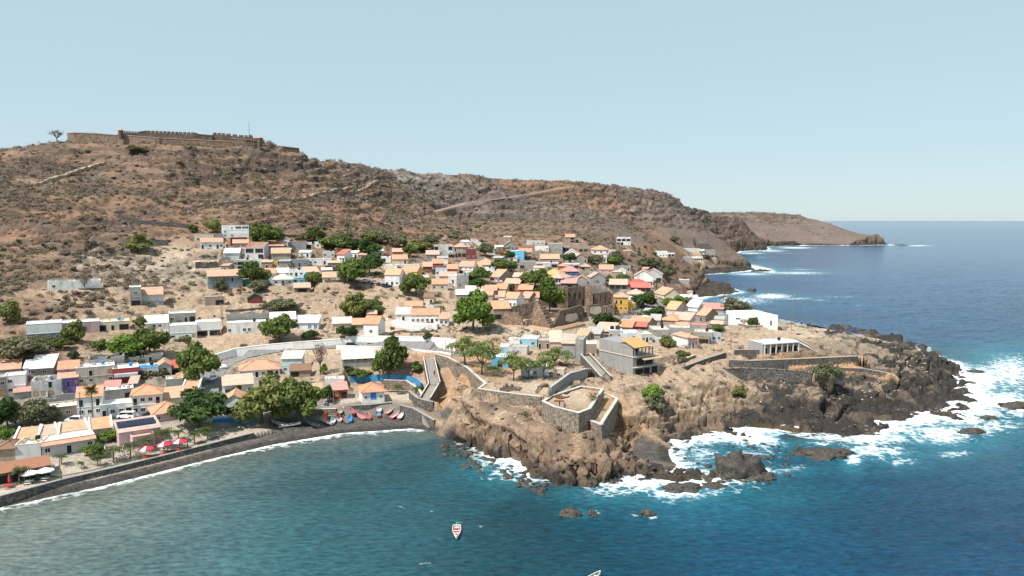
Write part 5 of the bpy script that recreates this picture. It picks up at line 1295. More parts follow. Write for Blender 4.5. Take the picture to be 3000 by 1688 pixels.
# ------------------------------------------------------------------ ruined church, hall, big concrete house, stairs, fort
M_RUIN = stone((.27,.19,.14), 1.8, 'ruin_masonry', .5)
M_RUIN2 = stone((.20,.15,.12), 1.8, 'dark_ruin_masonry', .5)
M_PALE = plaster((.58,.52,.41), .9, .5, 1.0, 'old_plaster')
def ruin_wall(root, a, b, z, prof, th, mat, ops=(), rag=.25, name='ruined_wall', seed=1, step=.7):
    """a, b world xy of the foot; prof [(u, height)]; ops [(u0, u1, z0, z1)]"""
    rn = random.Random(seed); a = Vector(a); b = Vector(b); L = (b - a).length; d = (b - a) / L; nr = Vector((-d.y, d.x)); n = max(3, int(L / step)); m = MB(); o = root.location
    us = [p[0] for p in prof]; hs = [p[1] for p in prof]
    for i in range(n):
        u0, u1 = i / n, (i + 1) / n; um = (u0 + u1) / 2; h = float(np.interp(um, us, hs)) + rn.uniform(-rag, rag) ; seg = [(-2.0, h)]
        for q in ops:
            if q[0] <= um <= q[1]: seg = [(-2.0, q[2]), (q[3], h)]
        t2 = th * rn.uniform(.94, 1.06)
        for z0, z1 in seg:
            if z1 <= z0: continue
            p0, p1 = a + (b - a) * u0, a + (b - a) * u1; c = [p0 - nr * t2 * .5, p1 - nr * t2 * .5, p1 + nr * t2 * .5, p0 + nr * t2 * .5]
            m.prism([(v.x - o.x, v.y - o.y) for v in c], z - o.z + z0, z - o.z + z1)
    return m.build(name, [mat], root)
def cN(x, y, z=CHZ): return at_z(*cx_('N', x, y), z)[:2]
ch = empty('ruined_church', (*cN(1400, 930), CHZ)); tag(ch, 'roofless brown stone ruin of a large church in the middle of the village', 'church')
def off(p, q, s):                            # point s metres behind the run p-q
    d = (Vector(q) - Vector(p)).normalized(); n = Vector((-d.y, d.x)); return tuple(Vector(p) + n * s)
ruin_wall(ch, cN(655,885), cN(950,908), CHZ, [(0,4.6),(.2,5.3),(.75,5.4),(.9,3.4),(1,1.2)], 1.2, M_RUIN, [], .3, seed=1)
ruin_wall(ch, cN(665,880), cN(735,800), CHZ, [(0,4.8),(1,5.6)], 1.2, M_RUIN2, [], .2, seed=2)
ruin_wall(ch, cN(740,805), cN(1130,788), CHZ, [(0,5.4),(.3,6.2),(1,7.2)], 1.1, M_RUIN2, [(.3,.36,3.6,5.2),(.6,.66,3.6,5.4),(.86,.94,0,3.6)], .2, seed=3)
ruin_wall(ch, cN(1105,900), cN(1375,935), CHZ, [(0,4),(.12,7.8),(.28,10.4),(.5,8.6),(.8,3.6),(1,1.0)], 3.2, M_RUIN, [], .35, 'buttress', 4)
ruin_wall(ch, cN(960,905), cN(1100,905), CHZ, [(0,2.2),(1,3.2)], 1.0, M_RUIN2, [], .2, seed=5)
ruin_wall(ch, cN(1400,918), cN(1812,838), CHZ, [(0,1.2),(.1,3.8),(.2,6.2),(.6,6.6),(1,7.2)], 1.1, M_RUIN2, [(.86,.93,0,3.4),(.34,.38,3.8,5.0),(.6,.64,4.0,5.2)], .12, seed=6)
ruin_wall(ch, cN(1812,838), cN(1850,700), CHZ, [(0,7.0),(.5,4),(1,2.4)], 1.1, M_RUIN, [], .3, seed=7)
ruin_wall(ch, cN(1300,780), cN(1470,770), CHZ, [(0,2.6),(1,1.6)], 1.0, M_RUIN, [], .3, seed=8)
ruin_wall(ch, cN(1490,636), cN(1600,632), CHZ, [(0,10.4),(1,10.9)], 2.8, M_RUIN, [], .2, 'pier', 9)
ruin_wall(ch, cN(1600,626), cN(1872,606), CHZ, [(0,9.8),(.5,10),(1,10)], 1.3, M_RUIN2, [(.36,.46,3.6,7.0),(.62,.72,3.8,7.2),(.1,.16,5.4,7),(.8,.95,0,3.6)], .15, seed=10)
ruin_wall(ch, off(cN(1490,636), cN(1600,632), 13), off(cN(1960,600), cN(2070,596), 13), CHZ, [(0,10.2),(.4,10.8),(1,10.6)], 1.3, M_RUIN2, [(.3,.36,4,7)], .15, seed=11)
ruin_wall(ch, cN(1490,636), off(cN(1490,636), cN(1600,632), 13), CHZ, [(0,10.2),(1,10.2)], 1.3, M_RUIN, [(.4,.5,3,6)], .2, seed=12)
ruin_wall(ch, cN(1872,606), cN(1992,608), CHZ, [(0,9.8),(.5,9.4),(.75,7.8),(1,6.2)], 3.0, M_RUIN, [], .35, 'broken_tower', 13)
ruin_wall(ch, off(cN(1990,560), cN(2230,545), 5), off(cN(2240,545), cN(2300,540), 5), CHZ, [(0,7.8),(1,8.6)], 1.2, M_RUIN2, [], .12, seed=14)
ruin_wall(ch, cN(2000,604), cN(2244,590), CHZ, [(0,6.4),(1,7.2)], 1.2, M_RUIN2, [(.38,.46,2.6,5.2),(.66,.74,2.6,5.4)], .1, seed=15)
ruin_wall(ch, cN(2250,588), cN(2312,586), CHZ, [(0,6.6),(1,6.4)], 2.4, M_RUIN, [], .25, 'pier', 16)
ruin_wall(ch, cN(1925,765), cN(2130,750), CHZ, [(0,5.0),(.3,5.4),(1,5.0)], 1.1, M_RUIN2, [], .25, seed=17)
ruin_wall(ch, cN(2130,750), cN(2312,742), CHZ, [(0,4.4),(.5,4.6),(1,5.2)], 1.3, M_RUIN, [(.25,.42,0,3.4)], .3, seed=18)
ruin_wall(ch, cN(2312,742), cN(2312,590), CHZ, [(0,5),(.5,4),(1,6)], 1.2, M_RUIN, [], .3, seed=19)
ruin_wall(ch, cN(1925,765), cN(1905,650), CHZ, [(0,5.2),(.5,3),(1,5)], 1.2, M_RUIN, [], .3, seed=20)
def slab_patch(p, q, z0, z1, name, mat, offs, u0, u1):
    a, b = Vector(p), Vector(q); d = (b - a).normalized(); nr = Vector((-d.y, d.x)); p0 = a + (b - a) * u0 - nr * offs; p1 = a + (b - a) * u1 - nr * offs; m = MB(); o = ch.location; k = 9
    pts = [p0 + (p1 - p0) * (i / k) for i in range(k + 1)]
    for i in range(k):
        lo = z0 + 1.1 * abs((i + .5) / k - .5) ** 1.4 * 2.2; hi = z1 - (.5 if i in (0, k - 1) else .12 * (i % 3))
        c = [pts[i], pts[i + 1], pts[i + 1] + nr * .05, pts[i] + nr * .05]; m.prism([(v.x - o.x, v.y - o.y) for v in c], z0 * 0 + lo, hi)
    m.build(name, [mat], ch)
slab_patch(cN(1400,918), cN(1812,838), .8, 4.4, 'plaster_patch', M_PALE, .66, .38, .82)
slab_patch(cN(1925,765), cN(2130,750), .9, 4.6, 'plaster_patch', M_PALE, .68, .06, .9)
for (p, q) in ((cN(640,908), cN(955,918)), (cN(1055,912), cN(1375,965)), (cN(1375,965), cN(1800,862))):
    for k in range(3):
        a, b = Vector(p), Vector(q); d = (b - a).normalized(); nr = Vector((-d.y, d.x)); f = 2.4 - k * .8; m = MB(); o = ch.location
        c = [a - nr * f, b - nr * f, b - nr * (f - .8), a - nr * (f - .8)]; m.prism([(v.x - o.x, v.y - o.y) for v in c], -1, .18 + .22 * k - .004); m.build('step', [plaster((.52,.35,.22), .9, .4, 1.0, 'worn_step')], ch)
# white hall on the headland
def cO(x, y, z=13.6): return Vector(at_z(*cx_('O', x, y), z)[:2])
q0, q1, q2 = cO(1728, 882), cO(2182, 903), cO(2462, 972); o = Vector((*q1, 13.6))
hall = empty('white_hall', o); tag(hall, 'big plain white angular hall standing alone at the edge of the headland', 'building')
bk = Vector((.12, 1)).normalized() * 8.5; m = MB()
def tp(p, z): return (p.x - o.x, p.y - o.y, z)
r0, r1, r2 = q0 + bk, q1 + bk * 1.1, q2 + Vector((.35, 1)).normalized() * 8
m.hull8([tp(q0, -1), tp(q1, -1), tp(r1, -1), tp(r0, -1)], [tp(q0, 4.3), tp(q1, 5.5), tp(r1, 5.7), tp(r0, 4.9)])
m.build('wall', [wallmat('W', .15)], hall); m = MB()
e1 = q1 + (q2 - q1).normalized() * .01
m.hull8([tp(e1, -1), tp(q2, -1), tp(r2, -1), tp(r1 + (q2 - q1).normalized() * .3, -1)], [tp(e1, 5.45), tp(q2, 5.0), tp(r2, 5.2), tp(r1 + (q2 - q1).normalized() * .3, 5.75)]); m.build('wing', [wallmat('W', .15)], hall)
def on_wall(a, b, u, mesh, nm, z, sc, root, o):
    d = (b - a).normalized(); p = a + (b - a) * u; nr = Vector((-d.y, d.x)); link(nm, mesh, root, (p.x - o.x - nr.x * .02, p.y - o.y - nr.y * .02, z), math.atan2(d.y, d.x), sc)
on_wall(q0, q1, .3, OP['w'][1], 'window', 2.4, (1.6, 1, .6), hall, o); on_wall(q0, q1, .93, OP['d'][1], 'door', .1, (1, 1, 1.3), hall, o); on_wall(q1, q2, .66, OP['w'][1], 'window', 1.2, (1.3, 1, 2.1), hall, o)
pw = pz([(2162,959,12.6),(2190,966,12.6),(2230,966,12.6),(2240,962,12.6)]); wall_run('planter_wall', [(a, b, 12.6) for a, b, c in pw], 1.7, .4, WM['stone'][0], 'low stone planter wall with two little trees before the white hall', 'wall', True, WM['stone'][1])
# big bare concrete house
K = hit(*cx_('Q', 445, 862)); Rr = hit(*cx_('Q', 782, 775)); K.z = Rr.z = min(K.z, 11.8)
d = Vector((Rr.x - K.x, Rr.y - K.y)).normalized(); nr = Vector((-d.y, d.x)); W = (Rr - K).length; bh = empty('concrete_house', K, math.atan2(d.y, d.x)); tag(bh, 'large bare concrete house with open upper terrace and orange awning roof', 'house')
M_CONC = plaster((.31,.305,.29), .9, .5, .8, 'bare_concrete'); M_CONCD = plaster((.24,.235,.225), .9, .5, .8, 'dark_concrete')
m = MB(); m.box(0, W * .98, 0, 15, -2, 2.9); m.build('ground_floor', [M_CONC], bh)
m = MB(); m.box(.0, W * .72, .02, 15.02, 2.903, 6.0); m.build('first_floor', [M_CONC], bh)
m = MB(); m.box(-.01, W * .72, 5.6, 15.0, 6.003, 9.6); m.box(0, .25, .1, 5.59, 6.003, 9.4); m.build('upper_storey', [M_CONC], bh)
m = MB(); m.box(-.2, W * .76, -.7, 15.2, 6.0 - .12, 6.12); m.box(-.1, W + .8, -.8, .015, 2.78, 2.95); m.build('floor_slab', [M_PALE], bh)
for k in range(6):
    m = MB(); x = .3 + k * (W * .7 - .5) / 5; m.box(x - .12, x + .12, -.55, -.3, 6.12, 8.6); m.build('post', [M_CONCD], bh)
m = MB(); m.box(-.1, W * .74, -.9, 5.5, 8.62, 8.75); m.build('terrace_roof', [roofmat('g')], bh)
a = [(-.6, -1.2, 8.9), (W * .55, -1.2, 8.9), (W * .55, 4.5, 10.8), (-.6, 4.5, 10.8)]; m = MB(); m.hull8(a, [(p[0], p[1], p[2] + .1) for p in a]); m.build('awning_roof', [tiles((.74,.36,.14))], bh)
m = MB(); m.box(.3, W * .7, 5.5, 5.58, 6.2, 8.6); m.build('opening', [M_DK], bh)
for x, z, s in ((.16, .2, 1.5), (.42, .2, 1.2), (.72, .3, 1.1), (.2, 3.2, 1.5), (.5, 3.2, 1.5)): link('opening', OP['g'][1], bh, (W * x + .9, -.02, z), 0, (s, 1, 1.0))
a = [(W * .25, -1.9, 5.0), (W * .98, -1.9, 5.0), (W * .98, -.02, 5.5), (W * .25, -.02, 5.5)]; m = MB(); m.hull8(a, [(p[0], p[1], p[2] + .15) for p in a]); m.build('thatched_awning', [plain('dry_thatch', (.42,.32,.2), .9, 0, .4, 4)], bh)
# outside stair beside it
def stair(p0, p1, wd, z0, z1, n, label, group=None, mat=None, par=0.0, pcol=None):
    a, b = Vector(p0[:2]), Vector(p1[:2]); d = (b - a); L = d.length; d /= L; root = empty('stairs', (a.x, a.y, z0), math.atan2(d.y, d.x) - R(90)); tag(root, label, 'stairs', group)
    m = MB(); 
    for i in range(n): m.box(-wd / 2, wd / 2, L * i / n, L * (i + 1) / n, -1.8 + (z1 - z0) * i / n * 1.0, (z1 - z0) * (i + 1) / n)
    m.build('flight', [mat or plaster((.36,.33,.30), .9, .5, 1, 'step_stone')], root)
    if par:
        for s in (-1, 1):
            x0, x1 = (s * wd / 2, s * wd / 2 + s * .35); x0, x1 = min(x0, x1), max(x0, x1)
            lo = [(x0, 0, -1.9), (x1, 0, -1.9), (x1, L, z1 - z0 - 2.2), (x0, L, z1 - z0 - 2.2)]; hi = [(x0, 0, par), (x1, 0, par), (x1, L, z1 - z0 + par), (x0, L, z1 - z0 + par)]
            m = MB(); m.hull8(lo, hi); m.build('parapet', [WM['darkstone'][0]], root)
            m = MB(); m.hull8([(p[0], p[1], p[2] + .003) for p in hi], [(p[0], p[1], p[2] + .15) for p in hi]); m.build('coping', [WM['stone'][1]], root)
    return root
stair(at_z(1281,1249,.4), at_z(1262,1212,3.1), 5.5, .4, 3.1, 16, 'lowest flight of steps climbing from the water beside the cliff')
stair(at_z(1246,1172,4.6), at_z(1271,1130,7.6), 3.0, 4.6, 7.6, 18, 'steep middle flight of the cliff stairs with a dark parapet', None, None, .8)
stair(at_z(1272,1128,7.6), at_z(1256,1052,12), 3.2, 7.6, 12, 26, 'long upper flight of the cliff stairs leading to the road', None, None, .8)
sA = at_z(*cx_('P', 2190, 565), 12.0); sB = at_z(*cx_('P', 1880, 225), 15.6); stair(sA, sB, 2.6, 12.0, 15.6, 20, 'outside stair with two parapets left of the big concrete house', None, None, .7)
sA = at_z(*cx_('U', 705, 482), 10.6); sB = at_z(*cx_('U', 470, 352), 14.6); stair(sA, sB, 7.0, 10.6, 14.4, 26, 'very wide pale stair descending beside the low modern building', None, plaster((.50,.48,.45), .9, .4, 1, 'pale_steps'), .5)
# ------------------------------------------------------------------ the fort
M_FORT = stone((.21,.15,.115), .9, 'fort_masonry', .7); M_FORTE = plaster((.38,.28,.21), .9, .5, .5, 'fort_coping'); M_FORTD = stone((.15,.11,.09), .9, 'fort_masonry_dark', .7)
def wf(x, y, D): return at_d(*cx_('W', x, y), D)
fort = empty('fort', wf(1180, 240, 540)); tag(fort, 'long brown stone fortress with battlements along the crest of the hill', 'fortress')
def fwall(pts, th=2.0, mat=None, name='curtain_wall', merl=0, down=2, cope=True):
    """pts: (x, y top, y foot, D) in the fort crop"""
    o = fort.location
    for (x0, t0, f0, D0), (x1, t1, f1, D1) in zip(pts, pts[1:]):
        a, b = Vector(wf(x0, t0, D0)), Vector(wf(x1, t1, D1)); fa, fb = wf(x0, f0, D0)[2], wf(x1, f1, D1)[2]; n = Vector((-(b - a).y, (b - a).x, 0)).normalized() * th; m = MB()
        lo = [(a.x, a.y, fa - down), (b.x, b.y, fb - down), (b.x + n.x, b.y + n.y, fb - down), (a.x + n.x, a.y + n.y, fa - down)]; hi = [(a.x, a.y, a.z), (b.x, b.y, b.z), (b.x + n.x, b.y + n.y, b.z), (a.x + n.x, a.y + n.y, a.z)]
        sh = lambda L: [(p[0] - o.x, p[1] - o.y, p[2] - o.z) for p in L]
        m.hull8(sh(lo), sh(hi), 0)
        if cope: n2 = n.normalized() * .25; h2 = [(a.x - n2.x, a.y - n2.y, a.z), (b.x - n2.x, b.y - n2.y, b.z), (b.x + n.x, b.y + n.y, b.z), (a.x + n.x, a.y + n.y, a.z)]; m.hull8(sh([(p[0], p[1], p[2] + .003) for p in h2]), sh([(p[0], p[1], p[2] + .5) for p in h2]), 1)
        wl = m.build(name, [mat or M_FORT, M_FORTE], fort)
        for k in range(merl):
            p = a + (b - a) * ((k + .5) / merl); q = MB(); w_ = (b - a).length / merl * .32; dd = (b - a).normalized(); c = [p - dd * w_, p + dd * w_, p + dd * w_ + n * .6, p - dd * w_ + n * .6]
            q.prism([(v.x - o.x, v.y - o.y) for v in c], p.z - o.z - .1, p.z - o.z + 1.3); q.build('merlon', [M_FORTD], wl)
fwall([(310,132,192,560),(375,128,195,530),(600,136,208,527),(778,152,215,524)], 3, name='bastion')
fwall([(780,146,215,523),(1180,178,225,519),(1195,215,228,525)], 3, plaster((.24,.17,.13), .9, .6, .4, 'rendered_fort_wall'), 'bastion')
fwall([(800,122,180,540),(980,132,190,545),(1060,122,190,546),(1510,140,200,548),(1560,155,205,549),(1680,165,215,550)], 2.5, M_FORTD, 'curtain_wall', 12, cope=False)
fwall([(1680,140,215,552),(1800,148,220,552),(1980,168,225,553)], 2.5, M_FORTD, 'curtain_wall', 3, cope=False)
fwall([(1190,180,215,532),(1550,195,228,533),(1858,212,250,534)], 3, M_FORT, 'outer_wall')
fwall([(1858,185,255,534),(2000,192,258,535),(2165,212,275,540)], 3, M_FORT, 'bastion')
fwall([(1975,168,200,545),(2055,162,205,545),(2060,192,215,545),(2165,190,240,545)], 2, M_FORTD, 'curtain_wall', 2, cope=False)
fwall([(2140,245,290,545),(2215,243,296,546)], 1.6, M_FORTD, 'gate_wall'); fwall([(2255,250,296,548),(2500,275,328,556)], 1.6, M_FORTD, 'gate_wall'); fwall([(2214,243,252,546),(2256,250,258,548)], 1.6, M_FORTD, 'gate_arch', down=0)
for x, y, D in ((816,128,520),(2128,200,533)):
    c = Vector(wf(x, y, D)); m = MB(); o = fort.location; c = c - o; m.tube([(c.x, c.y, c.z - 4), (c.x, c.y, c.z + 1.5)], [1.6, 1.6], 8, 0); m.tube([(c.x, c.y, c.z + 1.5), (c.x, c.y, c.z + 1.9), (c.x, c.y, c.z + 3.2)], [1.9, 1.9, .1], 8, 1); m.build('sentry_turret', [M_FORTD, tiles((.62,.30,.20))], fort)
c = Vector(wf(2030, 165, 548)); tube = MB(); tube.tube([(0, 0, -3), (0, 0, 11)], [.22, .12], 6); fp = tube.build('flagpole', [M_STEEL], None, c); tag(fp, 'thin flagpole rising above the fort battlements', 'flagpole')
# stone track banks on the hillside
for nm, pts, lab in (('track_wall', [(560,612),(640,602),(760,592),(900,582),(1010,562),(1085,548),(1142,534)], 'pale stone bank of the mule track slanting up to the right across the hill'),
                     ('track_wall', [(48,533),(108,546),(150,532),(230,505),(310,483),(420,462)], 'pale stone bank of the zigzag path below the left end of the fort')):
    q = [ghit(*p) for p in pts]; Q = []
    for a, b in zip(q, q[1:]):
        for k in range(22): p = a.lerp(b, k / 22); Q.append((p.x, p.y, gz(p.x, p.y) + .2))
    Q.append(tuple(q[-1])); wall_run(nm, Q, 1.7, 2.6, stone((.36,.275,.205), .8, 'track_stone'), lab, 'path wall', False, None, None, 3)
for c_, pts, h_, lab in (('W', [(805,945),(950,985),(1200,1010),(1450,1030)], 2.6, 'dark stone terrace wall on the slope above the hillside cluster'), ('I', [(1740,330),(2000,360),(2250,370)], 1.8, 'dark terrace wall behind the top row of the hillside cluster'), ('W', [(1085,1190),(1265,1192)], 3.0, 'short dark stone wall alone on the bare slope'), ('G', [(1085,690),(1720,660)], 1.2, 'dark bank wall behind the roofless grey storey'),
                         ('H', [(1130,1045),(1340,1000),(1560,1010),(1960,1000)], .8, 'crumbling kerb along the top of the white road wall')):
    q = [ghit(*cx_(c_, *p)) for p in pts]; Q = []
    for a, b in zip(q, q[1:]):
        for k in range(5): p = a.lerp(b, k / 5); Q.append((p.x, p.y, gz(p.x, p.y) - .3))
    Q.append(tuple(q[-1])); wall_run('terrace_wall', Q, h_, 1.0, WM['darkstone'][0], lab, 'wall', False)
hb = ghit(*cx_('H', 1290, 900)); hb2 = ghit(*cx_('H', 1960, 960)); wall_run('garden_wall', [tuple(hb), tuple(ghit(*cx_('H', 1600, 955))), tuple(hb2)], 2.2, 2.5, plaster((.80,.78,.74), .9, .8, 1.2, 'whitewashed_rubble'), 'bright whitewashed rubble bank below the long orange-roofed row', 'wall', False)
bwall = [(1180,1126,5.2),(1225,1128,5.0),(1255,1140,4.8),(1275,1165,4.4)]
q = [tuple(ghit(*cx_('E', x, y))) for x, y in ((640,720),(780,715),(1040,700),(1260,690),(1420,700),(1580,730),(1640,745),(1720,830),(1760,890))]; wall_run('painted_wall', q, 2.0, .3, plaster((.06,.27,.52), .8, .9, .35, 'blue_painted_plaster'), 'blue painted yard wall behind the orange-hipped beach house', 'wall', False)
# old cannons
def cannon_mesh():
    m = MB(); m.tube([(0, -1.35, 0), (0, -1.3, 0), (0, -1.2, 0), (0, -.4, 0), (0, .9, 0), (0, 1.0, 0), (0, 1.2, 0)], [.06, .1, .25, .22, .16, .2, .19], 10); return m.mesh('cannon', [plain('rusty_iron', (.20,.075,.045), .8, 0, .3)])
CM = cannon_mesh()
for i, (x, y, r) in enumerate(((1440,822,-52),(1478,834,-50),(1515,846,-50),(1552,850,-48),(1585,842,-52),(1486,896,-88))):
    p = at_z(*cx_('P', x, y), 12.45); o = link('cannon', CM, None, (p[0], p[1], 12.4), R(r)); tag(o, ('leftmost', 'second', 'middle', 'fourth', 'rightmost')[i] + ' of the five slanting rusty cannon barrels on the bastion floor' if i < 5 else 'rusty cannon barrel lying apart, parallel to the bastion edge', 'cannon', 'old cannons on the bastion')

for i, (pa, pb, hh, lab) in enumerate([((590,775),(880,768),2.2,'broken stone wall heaped with dry palm leaves below the cafe garden'),((1150,800),(1320,700),1.8,'crumbling wall stub under the leaning white board')]):
    a = at_z(*cx_('P', *pa), 12.3); b2 = at_z(*cx_('P', *pb), 12.3); r_ = empty('ruined_wall', a); tag(r_, lab, 'ruin', 'ruined walls of the fortification')
    ruin_wall(r_, a[:2], b2[:2], 12.2, [(0, hh * .5), (.2, hh), (.7, hh * .9), (1, hh * .6)], 1.0, M_RUIN2, [], .35, 'masonry', 40 + i)
# ------------------------------------------------------------------ yards and sheds squeezed between the houses
rf_ = random.Random(21); HC = [(p[0].x - math.sin(p[1]) * h[5] / 2, p[0].y + math.cos(p[1]) * h[5] / 2, max(p[2], h[5]) / 2) for h, p in zip(HS, HP)]
def free(x, y, r): return all(math.hypot(x - a, y - b) > c + r for a, b, c in HC)
ZN = [(1160,1560,745,905),(1480,1960,735,850),(1860,2160,860,985),(1220,1500,700,790),(780,1120,740,815),(1740,2050,945,1010),(620,860,735,800)]
ns = ny = 0
for it in range(2600):
    zn = rf_.choice(ZN); px, py = rf_.uniform(zn[0], zn[1]), rf_.uniform(zn[2], zn[3]); q = ghit(px, py)
    if 1440 < px < 1830 and py > 835: continue
    if ns < 44 and it % 2 and free(q.x, q.y, 2.3):
        W = rf_.uniform(3.5, 6.0); dp = rf_.uniform(3, 4.5); H = rf_.uniform(2.2, 3.3); k = rf_.random(); rz = -math.atan2(q.x, q.y) + rf_.uniform(-.4, .3)
        root = empty('shed', q, rz); kind = ('grey block', 'whitewashed', 'earth-coloured')[ns % 3]; rk = ('w', 'p', 'o', 'g')[ns % 4]
        tag(root, 'small ' + kind + ' shed with a ' + {'w': 'white', 'p': 'pale salmon', 'o': 'orange', 'g': 'grey'}[rk] + ' lean-to roof squeezed between the village houses', 'shed', kind + ' sheds with ' + {'w': 'white', 'p': 'salmon', 'o': 'orange', 'g': 'grey'}[rk] + ' roofs')
        b = MB(); b.box(-W / 2, W / 2, 0, dp, -1.5, H); b.build('wall', [wallmat(('B', 'W', 'N')[ns % 3], .6)], root); a = [(-W / 2 - .2, -.3, H), (W / 2 + .2, -.3, H), (W / 2 + .2, dp + .2, H + .9), (-W / 2 - .2, dp + .2, H + .9)]
        b = MB(); b.hull8(a, [(p[0], p[1], p[2] + .12) for p in a]); b.poly([(-W / 2, 0, H), (-W / 2, dp, H), (-W / 2, dp, H + .85)]); b.poly([(W / 2, 0, H), (W / 2, dp, H + .85), (W / 2, dp, H)]); b.build('roof', [roofmat(rk)], root)
        put_ops(root, rf_.choice(['d', 'w', 'wd', '.d']), W, H, 0, 0, 1, 'B'); HC.append((q.x, q.y + dp / 2, W / 2 + .3)); ns += 1
    elif ny < 60 and free(q.x, q.y, .6):
        W = rf_.uniform(5, 11); rz = -math.atan2(q.x, q.y) + rf_.choice([0, 0, 1.2, -1.2]) + rf_.uniform(-.2, .2); c, s = math.cos(rz), math.sin(rz)
        pts = [(q.x - c * W / 2, q.y - s * W / 2), (q.x, q.y), (q.x + c * W / 2, q.y + s * W / 2), (q.x + c * W / 2 - s * W * .4, q.y + s * W / 2 + c * W * .4)]
        pale = ny % 3 == 0
        wall_run('yard_wall', [(a, b_, gz(a, b_) - .2) for a, b_ in pts], rf_.uniform(1.3, 2.2), .2, wallmat('GW', .7) if pale else wallmat('B'), ('whitish' if pale else 'grey block') + ' yard wall between the crowded village houses', 'wall', False, None, ('whitish' if pale else 'grey') + ' yard walls', 1.5); ny += 1
# ------------------------------------------------------------------ trees, shrubs, palms
def leafmat(name, c1, c2, sc=1.2):
    m, t, b = newmat(name); p = wpos(t); oi = nn(t, 'ShaderNodeObjectInfo'); at = nn(t, 'ShaderNodeAttribute', attribute_name='shade')
    k = math_(t, 'ADD', math_(t, 'MULTIPLY', noise(t, sc, 3, .6, p), .6), math_(t, 'MULTIPLY', at.outputs['Fac'], .45))
    c = ramp(t, k, [(.22, c1), (.75, c2)])
    c = mixc(t, .6, c, ramp(t, oi.outputs['Random'], [(0, (.75, .78, .7)), (1, (1.25, 1.2, 1.1))]), 'MULTIPLY')
    t.links.new(c, b.inputs['Base Color']); b.inputs['Roughness'].default_value = .7
    tr = nn(t, 'ShaderNodeBsdfTranslucent'); t.links.new(c, tr.inputs[0]); ms = nn(t, 'ShaderNodeMixShader'); ms.inputs[0].default_value = .3
    t.links.new(b.outputs[0], ms.inputs[1]); t.links.new(tr.outputs[0], ms.inputs[2])
    for n in t.nodes:
        if n.type == 'OUTPUT_MATERIAL': t.links.new(ms.outputs[0], n.inputs[0])
    return m
LM = {'G': leafmat('leaf_green', (.04,.068,.018), (.18,.235,.06)), 'D': leafmat('leaf_dark', (.018,.042,.014), (.09,.15,.04)), 'Y': leafmat('leaf_yellow_green', (.085,.105,.03), (.28,.29,.10)),
      'O': leafmat('leaf_olive', (.07,.08,.045), (.22,.22,.13)), 'B': leafmat('leaf_bright', (.05,.10,.018), (.22,.32,.06)), 'S': leafmat('leaf_feathery', (.07,.11,.03), (.26,.32,.12)),
      'X': leafmat('dry_twigs', (.10,.075,.055), (.26,.20,.15)), 'F': leafmat('flame_flowers', (.35,.08,.02), (.65,.20,.04))}
M_BARK = plain('bark', (.13,.095,.07), .95, 0, .3, 3)
def leaf_cloud(rs, lobes, n, size, flat=.75):
    """many small leaf faces spread through a set of lobes (cx, cy, cz, r)"""
    g = np.random.default_rng(rs); L = np.array(lobes); w_ = L[:, 3] ** 2; k = g.choice(len(L), n, p=w_ / w_.sum())
    d = g.normal(size=(n, 3)); d /= np.linalg.norm(d, axis=1, keepdims=True); rad = g.random(n) ** .28
    c = L[k, :3] + d * (L[k, 3] * rad)[:, None] * np.array([1, 1, flat])
    nr = d * .8 + g.normal(size=(n, 3)) * .6; nr[:, 2] += .35; nr /= np.linalg.norm(nr, axis=1, keepdims=True)
    a = np.cross(nr, g.normal(size=(n, 3))); a /= np.linalg.norm(a, axis=1, keepdims=True); b = np.cross(nr, a)
    s = size * g.uniform(.6, 1.4, n)[:, None]; a = a * s; b = b * s * .55
    v = np.stack([c - a - b * .3, c - b, c + a, c + b], 1).reshape(-1, 3)
    sh = np.repeat(np.clip(g.random(len(L))[k] * .6 + g.random(n) * .4, 0, 1), 4)
    return v, np.arange(4 * n).reshape(n, 4), sh
def crown_mesh(name, rs, kind, n=1500, size=.085, nl=9, spread=.62, flat=.62):
    rn = random.Random(rs); lobes = [(0, 0, .1, .5)]
    for i in range(nl):
        a = 6.283 * i / nl + rn.uniform(-.3, .3); r = spread * rn.uniform(.6, 1.0); lobes.append((r * math.cos(a), r * math.sin(a), rn.uniform(-.28, .32) * (1.2 - r), rn.uniform(.22, .38)))
    for i in range(4): lobes.append((rn.uniform(-.4, .4), rn.uniform(-.4, .4), rn.uniform(.15, .5), rn.uniform(.2, .34)))
    v, f, sh = leaf_cloud(rs, lobes, n, size, flat)
    me = np_mesh(name, v, f, LM[kind]); add_attr(me, 'shade', sh); return me
def trunk_mesh(rs, bare=False):
    """unit height 1; crown sits between .3 and 1"""
    rn = random.Random(rs); m = MB(); m.tube([(0, 0, -.12), (.01, 0, .12), (-.015, .01, .34)], [.045, .036, .028], 7)
    for i in range(7):
        a = 6.283 * i / 7 + rn.uniform(-.3, .3); e = rn.uniform(.2, .38); h = rn.uniform(.6, .9)
        p = [(-.015, .01, .31), (e * .5 * math.cos(a), e * .5 * math.sin(a), .45), (e * math.cos(a), e * math.sin(a), h)]; m.tube(p, [.024, .016, .006], 5)
        if bare:
            for j in range(4):
                b = a + rn.uniform(-.8, .8); q = p[1 + j % 2]; m.tube([q, (q[0] + .16 * math.cos(b), q[1] + .16 * math.sin(b), q[2] + rn.uniform(.08, .25))], [.01, .003], 4)
    return m.mesh('trunk', [M_BARK])
TR = [trunk_mesh(i) for i in (1, 2, 3)]; TRB = trunk_mesh(9, True)
CR = {}
